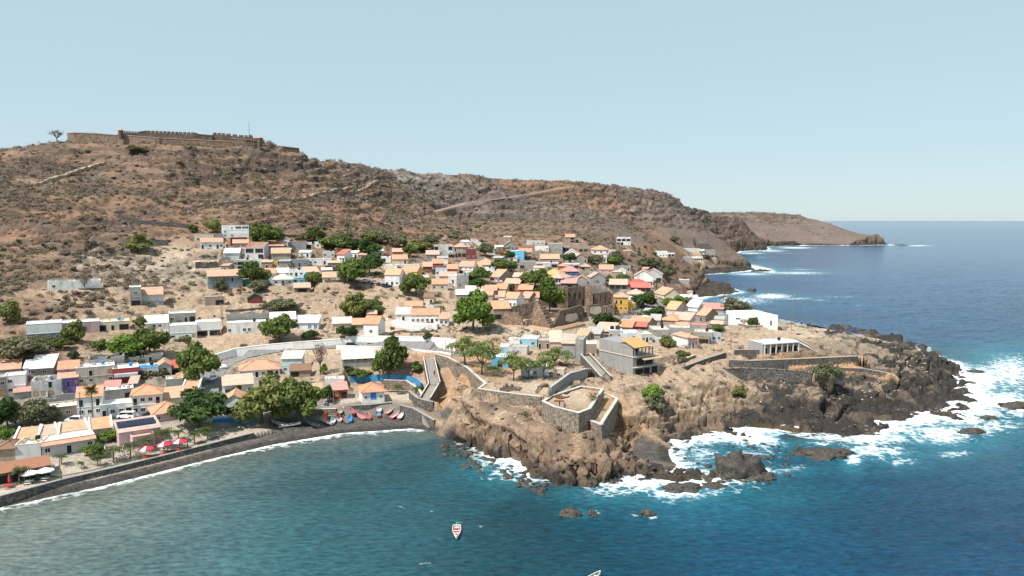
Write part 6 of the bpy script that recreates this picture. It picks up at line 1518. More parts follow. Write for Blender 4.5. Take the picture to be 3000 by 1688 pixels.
def crown_for(kind, i):
    k = (kind, i)
    if k not in CR:
        par = {'S': (1300, .06, 11, .7, .5), 'O': (1900, .07, 9, .64, .62), 'X': (260, .09, 9, .7, .8), 'F': (500, .09, 6, .6, .5)}.get(kind, (2500, .078, 10, .64, .66))
        CR[k] = crown_mesh('crown', 100 + i * 7 + ord(kind), kind, *par)
    return CR[k]
TREES = [
('A',110,1300,440,470,'D','dense dark green tree at the left edge beside the square'),('A',330,1300,330,390,'O','grey-green olive tree, left one of the pair on the square'),('A',560,1290,420,430,'O','larger grey-green olive tree shading the parked motorbikes of the square'),('A',800,1200,200,260,'O','small grey olive tree in front of the tan house of the square'),
('C',90,480,210,230,'B','bright green leafy tree at the left edge by the beach restaurants'),('B',690,660,560,660,'G','very tall green tree at the bend of the street below the white wall'),('B',690,1290,720,540,'D','broad dark green tree beside the gabled beach house'),
('B',1640,1240,760,700,'Y','big yellow-green tree shading the beach, left of the touching pair'),('B',2180,1230,600,730,'G','big green tree shading the beach, right of the touching pair'),('B',1235,840,170,170,'D','small dark bushy tree before the salmon-roofed house'),
('E',1235,690,440,640,'G','tall round tree between the road and the orange-hipped beach house'),('E',310,1020,170,290,'D','dark pointed shrub-like tree beside the red beach kiosk'),('E',245,600,100,150,'B','small lime green tree at the foot of the dead tree'),('E',200,610,210,520,'X','dead leafless tree below the parked black car'),
('F',110,860,300,360,'Y','yellow-green tree at the left edge of the ravine'),('F',300,1380,580,330,'O','wide dry olive-coloured tree in the ravine'),('F',1100,1150,280,330,'Y','slender yellow-green tree in front of the pink house'),('F',1930,1350,480,310,'B','front tree of the big bright pair above the blue tarpaulin'),('F',2260,1340,440,440,'G','rear tree of the big bright pair above the blue tarpaulin'),
('F',1275,355,170,240,'X','bare tree in front of the roofless white ruin'),('F',2115,920,170,160,'G','small green tree at the end of the row above the ravine'),('G',1900,1150,440,430,'G','round green tree just above the white road wall'),('G',2370,1110,210,170,'D','dark bushy tree below the blue-shuttered house'),
('G',1955,700,470,210,'O','flat spreading acacia on the slope above the white-roofed house'),('G',1010,380,170,230,'O','grey bushy tree against the long slate-grey house'),('I',1250,1270,440,440,'G','round green tree at the right end of the long slate-grey house'),('I',1330,1400,300,230,'O','grey tree below the round green one on the rubble slope'),
('G',2435,280,250,200,'G','small round tree beside the light blue pink-roofed house'),('H',700,760,360,350,'Y','yellowish thorn tree on the bare slope of the ravine head'),('H',990,750,290,260,'G','green tree to the right of the yellowish thorn tree'),('J',880,1140,520,520,'G','big spreading green tree over the lane, behind the parked cars'),
('J',1175,940,460,450,'D','big dark green tree behind the spreading one over the lane'),('H',1640,440,360,350,'G','lone green tree at the lower end of the lane'),('H',1815,1130,130,130,'D','small dark bush hanging over the white road wall'),('N',190,970,560,560,'B','great bright green tree at the centre of the village'),
('H',520,1060,150,180,'D','dark green bush, left of the two above the black car'),('H',665,1080,180,190,'D','dark green bush, right of the two above the black car'),('H',950,985,160,150,'G','small leafy tree before the gabled house over the van'),
('J',560,500,520,340,'G','big green acacia in the grove at the hill foot'),('J',800,500,330,230,'D','darker acacia on the right flank of the hill-foot grove'),('J',130,310,290,220,'Y','olive-yellow acacia left of the hill-foot grove'),('J',1180,320,320,220,'Y','yellow-green acacia highest in the gully'),('J',1170,590,370,320,'D','dark tree in the gully behind the bright one'),
('J',1420,350,320,190,'O','pale olive acacia on the hill foot, left'),('J',1740,430,280,230,'O','grey acacia on the hill foot, middle'),('J',1940,600,260,240,'G','green tree standing among the upper village houses'),('J',2140,470,440,200,'Y','broad yellow-green acacia behind the upper village houses'),('J',2330,370,320,190,'O','pale olive acacia on the hill foot, right'),
('I',1480,570,500,500,'G','large green tree right of the white three-storey house'),('I',1210,340,330,230,'O','olive scrub tree between the three-storey house and the large green tree'),('I',470,260,270,260,'Y','yellow-green tree left of the three-storey house'),('I',90,260,170,150,'G','small green tree at the far left of the hillside cluster'),('I',2400,440,300,260,'G','green acacia at the right end of the top row of houses'),
('K',1100,590,290,260,'O','grey-green tree where the village road meets the slope'),('K',1450,930,400,310,'G','green tree in front of the village road, by the white cube'),('K',950,1090,450,280,'G','upper tree of the twin dark trees in the village centre'),('K',930,1230,270,250,'D','lower tree of the twin dark trees in the village centre'),
('K',2050,1200,440,390,'G','left tree of the two tall ones beside the church ruin'),('N',1340,690,360,500,'G','right tree of the two tall ones, touching the church ruin'),('K',1560,660,190,190,'D','almost black tree in front of the sky-blue house'),('K',1425,580,120,100,'F','orange flowering tree beside the sky-blue house'),('K',1570,1250,170,160,'D','small dark tree among the orange roofs'),
('L',1240,745,300,140,'B','bright low acacia on the slope behind the concrete shell'),('L',1310,690,300,220,'O','grey-green acacia above the bright low one'),('L',900,740,330,170,'O','olive acacia behind the pink house with round windows'),('L',430,700,230,190,'D','dark tree beside the low white gabled roof'),('L',1450,1070,230,150,'G','flat dark-topped tree left of the seaside villa'),
('L',1205,1060,160,110,'G','small green tree peeping over the pergola'),('L',2270,1050,290,330,'O','brown-green acacia right of the seaside villa'),('L',1880,790,330,200,'O','scrub tree on the far slope, left of the clump'),('L',2070,810,260,190,'O','scrub tree on the far slope, right of the clump'),
('O',440,640,300,270,'D','dark dome-shaped tree on the curved street'),('O',612,790,280,180,'D','dark dome-shaped tree above the roofs of the seaside quarter'),('O',890,650,300,190,'B','flat-topped bright green tree below the cream hall'),('O',1085,620,200,160,'Y','yellowish flat-topped tree next to the bright one below the cream hall'),
('O',1800,720,440,250,'O','broad brownish-green tree at the shore behind the white hall'),('O',810,1220,210,170,'Y','light green bushy tree in the yard of the seaside quarter'),('O',1550,990,180,120,'G','low green bush beside the grey house with the rose roof edge'),('O',1030,1400,180,140,'G','green bush on the bank below the pink-fronted house'),
('O',2085,905,140,150,'D','little dark tree in the planter of the white hall'),('O',1955,905,110,120,'X','little bare tree in the planter of the white hall'),('N',2200,950,370,250,'D','very dark round tree at the right corner of the church'),
('P',60,360,430,460,'S','feathery acacia at the left end of the cafe garden'),('P',320,500,430,520,'S','tall feathery acacia over the turquoise cafe house'),('P',490,530,200,180,'S','small feathery acacia on the cafe terrace'),('P',800,600,350,470,'S','feathery acacia with a dark trunk in the middle of the cafe garden'),('P',1020,560,280,320,'S','thin acacia before the white-blue house of the cafe garden'),
('P',1250,570,280,380,'S','thin acacia beside the square hut'),('P',1420,400,400,330,'S','wide feathery acacia left of the outside stair'),('T',905,560,240,230,'B','bright yellow-green bush on the bare cliff slope'),('T',940,650,240,240,'O','dark lower half bush on the bare cliff slope, under the bright one'),
('T',1990,480,150,130,'Y','small thin bush above the rocky ledge'),('U',820,800,270,200,'O','grey-green bush at the end of the tallest black wall'),('T',185,640,210,230,'X','dry grey bush on the lower bastion terrace'),('S',1640,720,120,120,'X','dry twiggy bush on the slope below the bastion'),
('E',790,650,300,140,'G','low green bush behind the orange-hipped beach house'),('E',625,560,130,90,'D','small round bush below the long block shed'),('E',1660,560,170,150,'G','green bush on the slope beside the upper cliff stairs'),('E',1680,860,130,90,'G','bush growing behind the blue yard wall'),
('W',215,215,120,120,'X','bare tree standing against the sky left of the fort'),('W',980,310,190,60,'O','dark scrub clump below the middle of the fort'),('W',500,1195,150,170,'X','bare dark tree on the bare slope left of the cluster'),('W',980,1240,200,150,'Y','dry yellowish tree on the slope left of the cluster'),
('A',920,110,260,150,'G','green shrub in the ravine above the lilac house'),('A',1100,260,150,130,'D','dark shrub in the ravine above the beige house'),('A',480,340,180,100,'D','dark shrub behind the big white sloping roof'),('A',1500,120,200,140,'B','bright shrub left of the big bright pair'),
('C',1400,700,300,200,'G','leafy bush in front of the beach restaurant'),('C',1700,470,300,180,'B','lush bright green tree between the restaurant and the solar panels'),('C',1880,490,150,150,'B','smaller bright green tree right of the lush one by the solar panels'),('M',170,320,150,110,'O','scrub bush beside the far compound'),('M',760,610,180,60,'O','scrub bush by the grey house of the far point'),('J',2420,330,10,10,'O','')]
for i, (c, x, yb, w_, h_, kd, lab) in enumerate(TREES):
    if not lab: continue
    px, py = cx_(c, x, yb); p = ghit(px, py); s = p.y / FPX / CROP[c][2]; W = w_ * s; Hh = h_ * s
    low = h_ < 180 and kd != 'S' or 'bush' in lab or 'shrub' in lab
    root = empty('bush' if ('bush' in lab or 'shrub' in lab or 'scrub clump' in lab) else 'tree', p, rnd.uniform(0, 6.28)); tag(root, lab, 'bush' if root.name.startswith('bush') else 'tree')
    if kd == 'X': link('trunk', TRB, root, (0, 0, 0), 0, (W * 1.15, W * 1.15, Hh)); link('crown', crown_for(kd, i % 2), root, (0, 0, Hh * .66), 0, (W * .6, W * .6, Hh * .46)); continue
    b0 = .0 if low else (.32 if kd == 'S' else .03)
    link('trunk', TR[i % 3], root, (0, 0, 0), 0, (W * .9 if not low else W, W * .9 if not low else W, Hh * .97)); cz = Hh * (b0 + .94) / 2; link('crown', crown_for(kd, i % 3), root, (0, 0, cz), rnd.uniform(0, 6), (W * .76, W * .76, Hh * (1 - b0) * .92))
# palms
M_FR = leafmat('palm_frond', (.04,.06,.015), (.22,.26,.08), 3); M_PT = plain('palm_trunk', (.22,.17,.12), .95, 0, .3, 5)
def palm_parts(rs, fan=False):
    rn = random.Random(rs); m = MB(); t = MB()
    t.tube([(0, 0, -.1), (.01, 0, .3), (.02, .01, .62)] if not fan else [(0, 0, -.05), (.01, 0, .5), (0, 0, .86)], [.045, .03, .026] if not fan else [.02, .014, .014], 7)
    top = Vector((.02, .01, .6)) if not fan else Vector((0, 0, .86)); n = 15 if not fan else 26
    for i in range(n):
        a = 6.283 * i / n + rn.uniform(-.2, .2); up = rn.uniform(.1, 1.1) if not fan else rn.uniform(-.9, 1.2); Ln = rn.uniform(.42, .55) if not fan else rn.uniform(.12, .16); dr = Vector((math.cos(a), math.sin(a), 0)); sd_ = Vector((-dr.y, dr.x, 0)); prev = None
        k = 6
        for j in range(k + 1):
            u = j / k; c = top + dr * (Ln * u * math.cos(up * (1 - u * .6)) ) + Vector((0, 0, Ln * (math.sin(up) * u - .75 * u * u * (1 if not fan else .3)))); w2 = (.135 if not fan else .05) * math.sin(math.pi * min(1, .12 + u * .9)) + .005
            l, r = c - sd_ * w2 - Vector((0, 0, w2 * .55)), c + sd_ * w2 - Vector((0, 0, w2 * .55))
            if prev: 
                pc, pl, pr = prev
                for q, pq in ((l, pl), (r, pr)):          # leaflets with gaps
                    m.poly([pc, pc.lerp(c, .62), pq.lerp(q, .8), pq.lerp(q, .25)])
            prev = (c, l, r)
    return t.mesh('trunk', [M_PT]), m.mesh('fronds', [M_FR])
PP = [palm_parts(i) for i in (5, 6, 7)]; PF = palm_parts(8, True)
PALMS = [('C',290,1115,330,'coconut palm behind the left white parasol'),('C',612,930,270,'coconut palm behind the right white parasol'),('C',30,1090,280,'coconut palm at the left edge of the promenade'),('C',1228,895,150,'small young palm in the sandy garden, left one'),('C',1475,855,240,'young palm in the sandy garden, right one'),
 ('C',1712,795,330,'palm between the restaurant and the white folded parasol'),('C',1970,745,330,'palm left of the first red parasol'),('C',2205,600,230,'palm behind the first red parasol'),('C',2470,560,390,'tall palm above the middle red parasol'),('C',930,830,200,'bushy palm beside the promenade lamp'),
 ('D',375,470,230,'palm behind the last red parasol'),('D',618,520,260,'palm right of the last red parasol'),('D',815,460,270,'palm in front of the dark beach tree'),('D',1022,430,75,'tiny palm on the sandy promenade, left one'),('D',1212,375,70,'tiny palm on the sandy promenade, right one'),('E',1362,905,190,'small palm alone in the yard beside the orange-hipped house'),('L',2090,1205,220,'palm in front of the seaside villa'),('M',360,1060,110,'palm beside the white-roofed cove house')]
for i, (c, x, yb, h_, lab) in enumerate(PALMS):
    p = ghit(*cx_(c, x, yb)); s = p.y / FPX / CROP[c][2]; Hh = h_ * s * 1.08; root = empty('palm_tree', p, i * 1.3); tag(root, lab, 'palm tree', 'palms'); t, f = PP[i % 3]; link('trunk', t, root, None, None, (Hh,) * 3); link('fronds', f, root, None, None, (Hh,) * 3)
p = ghit(*cx_('A', 1400, 1222)); Hh = 620 * p.y / FPX / 5.152; root = empty('palm_tree', p); tag(root, 'tall fan palm with a skirt of dead leaves before the tall white house', 'palm tree', 'palms'); link('trunk', PF[0], root, None, None, (Hh,) * 3); link('fronds', PF[1], root, (0, 0, -.3 * Hh), None, (Hh * 1.35,) * 3)
# scrub and stones on the open slopes
g = np.random.default_rng(5)
Pf = P; vis = np.zeros((NR, NA), bool)
elev = (Pf[..., 2] - CAMH) / np.hypot(Pf[..., 0], Pf[..., 1]); run = np.maximum.accumulate(elev, axis=0); vis = elev >= run - .0035
wild = (HL * .9 + .12 * sstep(8, 20, Pf[..., 2])) * (1 - MODK) * vis * (SD > 6) * (np.abs(AZ) < R(36))
near_y = Pf[..., 1]
def pick(wt, n, g):
    w_ = wt.ravel().astype(float); w_ /= w_.sum(); k = g.choice(w_.size, n, replace=False, p=w_); return Pf.reshape(-1, 3)[k], k
def shrub_v(rs, n, kind):
    rn = random.Random(rs); lobes = [(rn.uniform(-.4, .4), rn.uniform(-.4, .4), .45 + rn.uniform(-.1, .2), rn.uniform(.35, .55)) for _ in range(5)]
    return leaf_cloud(rs, lobes, n, .15, .8)
SH = [shrub_v(200 + i, 110, 'O') for i in range(4)]
M_SCR = leafmat('scrub_leaf', (.145,.11,.085), (.29,.24,.185), .5); M_SCG = leafmat('scrub_green', (.11,.112,.06), (.24,.235,.13), .5)
SHM = []
for i, (v, f, sh) in enumerate(SH):
    me = np_mesh('dry_shrub', v, f, M_SCR if i != 3 else M_SCG); add_attr(me, 'shade', sh); SHM.append(me)
clump = sstep(-.15, .45, fbm(X * .02, Y * .02, Z * .03, 3, 131))
wt = wild * (.25 + clump) / (RR ** .35)
pts, _ = pick(wt * (RR < 760), 300, g)
for i, q in enumerate(pts):
    s = g.uniform(1.3, 2.6) * (1 + q[1] / 1500); o = link('dry_shrub', SHM[i % 4], None, (q[0], q[1], q[2] - .15 * s), g.uniform(0, 6), (s, s, s * .85)); u_ = 1500 + FPX * q[0] / q[1]; zone = 'the slope left of the village' if u_ < 520 and q[1] < 430 else ('the hillside under the fort' if u_ < 950 else ('the hill above the village centre' if u_ < 1500 else 'the ridge running down to the sea'))
    tag(o, ('greenish' if i % 4 == 3 else 'dry grey-brown') + ' shrub dotted over ' + zone, 'shrub', ('greenish' if i % 4 == 3 else 'dry') + ' shrubs on ' + zone)
def scatter(name, protos, pts, smin, smax, mat, grow, label, cat, sink=.15, per=None):
    vs, fs, ss, off_ = [], [], [], 0
    for i, q in enumerate(pts):
        v, f, sh = protos[i % len(protos)]
        if per is not None and q[1] > per: f = f[::2]; 
        s = g.uniform(smin, smax) * (1 + q[1] / grow); a = g.uniform(0, 6.28); c, s_ = math.cos(a), math.sin(a)
        w_ = v * s * np.array([1, 1, .85]); w_ = np.stack([w_[:, 0] * c - w_[:, 1] * s_, w_[:, 0] * s_ + w_[:, 1] * c, w_[:, 2]], 1) + q - np.array([0, 0, sink * s])
        vs.append(w_); fs.append(f + off_); ss.append(sh); off_ += len(v)
    me = np_mesh(name, np.concatenate(vs), np.concatenate(fs), mat); add_attr(me, 'shade', np.concatenate(ss)); o = link(name, me); tag(o, label, cat, None, 'stuff'); return o
SM = [shrub_v(300 + i, 44, 'O') for i in range(4)]
pts, _ = pick(wt, 5200, g); scatter('scrub', SM[:3], pts, .9, 2.3, M_SCR, 900, 'thousands of dry bushes speckling the brown hills', 'scrub')
pts, _ = pick(wt * (fbm(X * .008, Y * .008, 0 * X, 2, 141) > .05), 450, g); scatter('green_scrub', SM[1:], pts, 1.0, 2.4, M_SCG, 900, 'greener bushes scattered in the folds of the hills', 'scrub')
gul = np.zeros_like(X)
def rock_v(rs):
    bm = bmesh.new(); bmesh.ops.create_icosphere(bm, subdivisions=1, radius=.5); rn = random.Random(rs)
    for v in bm.verts: v.co = v.co * rn.uniform(.65, 1.25); v.co.z *= .7
    v = np.array([tuple(x.co) for x in bm.verts]); f = np.array([[x.index for x in q.verts] for q in bm.faces]); bm.free(); return v, f, np.full(len(v), rn.random())
RKS = [rock_v(i) for i in range(5)]
def stonemat(name, c1, c2):
    m, t, b = newmat(name); at = nn(t, 'ShaderNodeAttribute', attribute_name='shade'); p = wpos(t)
    c = ramp(t, math_(t, 'ADD', math_(t, 'MULTIPLY', at.outputs['Fac'], .5), math_(t, 'MULTIPLY', noise(t, .6, 3, .6, p), .5)), [(.25, c1), (.7, c2)]); t.links.new(c, b.inputs['Base Color']); b.inputs['Roughness'].default_value = .95; return m
pts, _ = pick(wild * (.15 + sstep(0, .5, lay)) / (RR ** .5), 5200, g); scatter('loose_rocks', RKS, pts, .8, 2.6, stonemat('lava_stone', (.06,.048,.042), (.21,.165,.13)), 700, 'dark lava blocks strewn over the hills', 'rocks')
low = (1 - HL) * (1 - MODK) * vis * (SD > 8) * (Z > 5) * (RR < 520) * (np.abs(AZ) < R(36)) * sstep(-.1, .5, fbm(X * .06, Y * .06, 0 * X, 3, 151))
pts, _ = pick(low / RR, 5200, g); scatter('rubble', RKS, pts, .25, .95, stonemat('pale_stone', (.20,.16,.125), (.52,.45,.37)), 1e9, 'pale rubble strewn between the houses', 'rubble')
pts, _ = pick(rocky * vis * (SD > 0) * (SD < 45) * (RR < 340) * (Z > .2) * (blackk + .25) / RR, 380, g); scatter('shore_rocks', RKS, pts, .4, 1.7, stonemat('black_stone', (.032,.03,.028), (.13,.112,.10)), 1e9, 'black boulders along the rocky shore', 'rocks', 0)
pts, _ = pick(low * (RR < 460) / RR, 900, g); scatter('village_scrub', SM, pts, .5, 1.6, M_SCR, 1e9, 'low dry weeds between the houses', 'weeds')

den = Y * cp + (CAMH - Z) * sp; PX = 1500 + FPX * X / den; PY = 844 + FPX * ((CAMH - Z) * cp - Y * sp) / den
def zone_w(x0, x1, y0, y1): return (PX > x0) * (PX < x1) * (PY > y0) * (PY < y1) * (1 - MODK) * vis / RR ** 2 * sstep(-.2, .3, fbm(X * .05, Y * .05, 0 * X, 3, 191))
GB = [shrub_v(400 + i, 260, 'G') for i in range(3)]
pts, _ = pick(zone_w(-60, 560, 1000, 1112), 85, g); scatter('ravine_bushes', GB, pts, 1.3, 3.0, M_SCG, 1e9, 'tangle of green and dry bushes filling the ravine behind the beach houses', 'bushes')
pts, _ = pick(zone_w(-60, 330, 700, 1010), 150, g); scatter('slope_bushes', GB, pts, 1.0, 2.6, M_SCR, 1e9, 'dry bushes on the rocky slope at the left edge', 'bushes')
pts, _ = pick(zone_w(850, 1420, 640, 735), 90, g); scatter('foothill_bushes', GB, pts, 1.4, 3.6, LM['O'], 1e9, 'olive-coloured bushes along the foot of the hill above the village', 'bushes')
pts, _ = pick(zone_w(1650, 2080, 700, 800), 90, g); scatter('far_bushes', GB, pts, 1.2, 3.2, LM['O'], 1e9, 'olive-coloured bushes on the far slope behind the village', 'bushes')
pts, _ = pick(zone_w(380, 1300, 730, 1020), 120, g); scatter('slope_weeds', GB, pts, .7, 1.8, M_SCR, 1e9, 'dry bushes on the bare earth between the upper and the lower houses', 'bushes')
# ------------------------------------------------------------------ sea rocks, boats, vehicles, beach furniture, poles, people
def sea_rock(px, py, wpx, hpx, lab, rs, asp=.6):
    p = at_z(px, py, 0); W = wpx * p[1] / FPX; Hh = max(.35, hpx * (.62 if wpx != 165 else 1.0) * p[1] / FPX); bm = bmesh.new(); bmesh.ops.create_icosphere(bm, subdivisions=4, radius=1)
    co = np.array([tuple(v.co) for v in bm.verts]); f = np.array([[v.index for v in q.verts] for q in bm.faces]); bm.free()
    q = co * np.array([W / 2, W * asp / 2, Hh]); n = fbm(q[:, 0] * .5 + rs * 9, q[:, 1] * .5, q[:, 2] * .7, 4, rs); f1, f2, cid = worley(q[:, 0] * .6 + rs * 3., q[:, 1] * .8, q[:, 2] * .9, rs)
    q = q * (1 + .42 * n + .22 * (cid - .5) - .2 * np.exp(-(f2 - f1) * 6))[:, None]; q[:, 2] -= .15 * Hh
    me = np_mesh('sea_rock', q, f, M_SEAR); o = link('sea_rock', me, None, (p[0], p[1], 0)); tag(o, lab, 'rock', 'rocks standing in the surf'); return o
def _sr():
    m, t, b = newmat('wet_lava'); p = wpos(t); n1 = noise(t, 1.6, 5, .7, p); c = ramp(t, n1, [(.3, (.02,.018,.016)), (.55, (.075,.065,.055)), (.75, (.16,.13,.10))]); t.links.new(c, b.inputs['Base Color']); b.inputs['Roughness'].default_value = .55; bump(t, b, n1, .8, .3); return m
M_SEAR = _sr()
for i, a in enumerate([(1667,1512,78,46,'larger of the two rounded rocks standing apart in the bay mouth'),(1734,1510,40,42,'smaller of the two rounded rocks standing apart in the bay mouth'),(1893,1508,56,32,'single rock with a collar of foam right of the rounded pair'),(2160,1392,165,84,'big wedge-shaped rock in front of the pebble cove'),(2230,1402,120,36,'low tail of the wedge-shaped rock'),
 (2400,1333,160,30,'long low rock lying parallel to the shore'),(2460,1330,90,30,'brown weedy end of the long low rock'),(2850,1268,80,26,'flat rock washed white by surf far right'),(2900,1226,52,18,'small dark block in the foam near the right edge'),(2980,1192,110,28,'dark rock cut by the right edge of the picture'),(2000,1432,130,30,'low rock tongue at the tip of the brown cliff'),(2090,1425,90,20,'outermost flat rock off the brown cliff'),
 (2860,1090,60,12,'thin reef in the white water behind the headland'),(2202,852,28,12,'lone far rock in the second cove'),(2230,795,60,12,'jagged far reef running out to sea'),(2115,873,26,9,'tiny far rock by the cove mouth'),(2190,1335,34,10,'half-drowned rock left in the turquoise pool'),(2240,1342,26,10,'half-drowned rock right in the turquoise pool'),(2640,719,40,5,'last rock off the far cape')]): sea_rock(*a, i + 3)
rr_ = random.Random(4); vs = []
for i in range(150):
    if i < 95: px, py = rr_.uniform(1290, 1600), 0; py = 1290 + (px - 1290) * .36 + rr_.uniform(0, 55)
    else: px, py = rr_.uniform(1950, 2350), rr_.uniform(1300, 1420)
    p = at_z(px, py, 0); vs.append((p[0], p[1], .15))
scatter('surf_rocks', RKS, np.array(vs), .6, 2.4, M_SEAR, 1e9, 'scattered small rocks awash in the surf at the foot of the cliff', 'rocks', .1)
# boats
def hull_mesh(col, inner, band):
    m = MB(); n = 11; ring = []
    for i in range(n):
        u = i / (n - 1); y = -2.9 + 5.8 * u; wd = .78 * (math.sin(math.pi * min(1, .28 + u * .72)) ** .75) if u < 1 else .02; wd = max(wd, .03); k = .12 + .38 * u ** 3; top = .62 + .35 * u ** 3 + .06 * (1 - u) ** 2
        ring.append([(-wd, y, top), (-wd * .88, y, .32 + k * .3), (-wd * .35, y, .02 + k * .5), (wd * .35, y, .02 + k * .5), (wd * .88, y, .32 + k * .3), (wd, y, top)])
    for a, b in zip(ring, ring[1:]):
        for j in range(5): m.poly([a[j], a[j + 1], b[j + 1], b[j]][::-1], 2 if j in (0, 4) else 0)
        ai = [(p[0] * .9, p[1], p[2] + (.07 if j in (1, 2, 3, 4) else 0)) for j, p in enumerate(a)]; bi = [(p[0] * .9, p[1], p[2] + (.07 if j in (1, 2, 3, 4) else 0)) for j, p in enumerate(b)]
        for j in range(5): m.poly([ai[j], ai[j + 1], bi[j + 1], bi[j]], 1)
    m.poly(ring[0], 0)
    return m.mesh('hull', [col, inner, band]), ring
def boat_set(c, ci, cb, cg):
    cm = {k: plain('boat_paint_' + k, v, .45) for k, v in {'red': (.62,.06,.05), 'white': (.80,.79,.76), 'orange': (.75,.18,.07), 'pink': (.72,.22,.25), 'blue': (.06,.30,.60), 'brown': (.30,.12,.08), 'grey': (.25,.25,.24)}.items()}
    h, ring = hull_mesh(cm[c], cm[ci], cm[cb]); g_ = MB()
    for s in (0, 5): g_.tube([(r[s][0], r[s][1], r[s][2] + .02) for r in ring], [.055] * len(ring), 5)
    g_.tube([tuple(Vector(ring[0][0])), tuple(Vector(ring[0][5]))], [.055, .055], 5); gm = g_.mesh('gunwale', [cm[cg]]); b = MB(); b.box(-.6, .6, -.13, .13, 0, .05); bm_ = b.mesh('thwart', [cm[cg]]); return h, gm, bm_
BS = {}
def boat(p, head, kinds, lab, pitch=0, scale=1.0, group='fishing boats drawn up on the beach'):
    if kinds not in BS: BS[kinds] = boat_set(*kinds)
    h, gm, bm_ = BS[kinds]; root = empty('fishing_boat', p, -R(head)); root.rotation_euler = (R(pitch), 0, -R(head)); tag(root, lab, 'boat', group)
    link('hull', h, root, None, None, (scale,) * 3); link('gunwale', gm, root, None, None, (scale,) * 3)
    for y in (-1.8, -.6, .6, 1.7): link('thwart', bm_, root, (0, y * scale, .5 * scale), None, (scale * (1.05 - abs(y + .3) * .16), scale, scale))
    return root
BOATS = [((510,1180),2,('red','red','orange','white'),'bright red boat pointing straight up the beach, behind the row'),((672,1180),-22,('brown','brown','pink','pink'),'brownish boat lying slantwise behind the row'),((268,1262),-12,('orange','orange','red','orange'),'orange-red boat lying just behind the leftmost white one'),
 ((285,1340),-50,('white','grey','white','white'),'white boat at the left front, pointing to the upper left'),((388,1312),-14,('white','white','grey','white'),'all-white boat second from the left in the front row'),((470,1288),-22,('white','pink','pink','white'),'white boat with pink inside, third in the front row'),((572,1306),-26,('white','brown','brown','grey'),'white boat with brown inside, beside the blue one'),
 ((645,1296),-10,('blue','blue','white','blue'),'small bright blue boat'),((802,1262),-38,('pink','pink','white','pink'),'pink and white boat lying slantwise right of the blue one'),((920,1252),-18,('pink','brown','white','pink'),'pale pink boat with brown inside, alone in the middle'),((1088,1150),-8,('orange','white','orange','white'),'orange boat with white benches near the terrace wall'),
 ((1066,1218),-16,('red','grey','white','blue'),'dark red boat with blue and white trim in front of the orange one'),((1245,1178),12,('red','red','grey','white'),'deep red boat by the foot of the ramp'),((1336,1240),16,('red','pink','red','white'),'red boat with white benches, left of the last pair'),((1416,1250),4,('red','white','red','white'),'red and white boat, right of the last pair')]
for (x, y), hd, kd, lab in BOATS: boat(ghit(*cx_('E', x, y)) + Vector((0, 0, .05)), hd, kd, lab, 3, .9)
boat(ghit(*cx_('E', 60, 1375)) + Vector((0, 0, .05)), -55, ('grey','grey','brown','grey'), 'dark weathered boat in the shade of the big beach trees, rightmost', 3); boat(ghit(*cx_('D', 1885, 240)) + Vector((0, 0, .05)), -60, ('white','grey','brown','white'), 'white and brown boat in the shade of the big beach trees, leftmost', 3); boat(ghit(*cx_('D', 2060, 262)) + Vector((0, 0, .05)), 72, ('grey','brown','white','white'), 'grey boat in the shade of the big beach trees, between the two others', 3)
b1 = boat(Vector(at_z(1338, 1566, -.1)), 176, ('white','red','white','white'), 'white boat with red inside moored alone in the bay', 0, .98, 'boats afloat'); mo = MB(); mo.box(-.14, .14, -3.2, -2.95, .3, 1.0); mo.build('outboard_motor', [plain('green_cowl', (.05,.45,.2), .5)], b1)
boat(Vector(at_z(1728, 1708, -.1)), 42, ('white','grey','white','white'), 'boat cut off by the bottom edge of the picture', 0, 1.0, 'boats afloat')
# vehicles
def car_parts(L, W, prof, glass, wr=.33, wy=(.19, .8)):
    """prof: side outline (y, z); glass: outline of the glasshouse"""
    def slab(pts, w0, w1, zmid): 
        m = MB(); n = len(pts)
        for s in (-1, 1): m.v += [(s * (w0 if z < zmid else w1), y, z) for y, z in pts]
        m.f.append(tuple(range(n))); m.m.append(0); m.f.append(tuple(range(n, 2 * n))[::-1]); m.m.append(0)
        for i in range(n): j = (i + 1) % n; m.f.append((i, n + i, n + j, j)[::-1]); m.m.append(0)
        return m
    return slab(prof, W / 2, W / 2 * .8, .95), slab(glass, W / 2 * .93, W / 2 * .83, 1.1)
_wh = MB(); _wh.tube([(-.1, 0, 0), (.1, 0, 0)], [.33, .33], 12); WHM = _wh.mesh('wheel', [M_BLK]); _hl = MB(); _hl.box(-.16, .16, -.03, .03, -.09, .09); HLM = _hl.mesh('headlight', [plain('headlight_glass', (.75,.75,.72), .15)])
CARK = {}
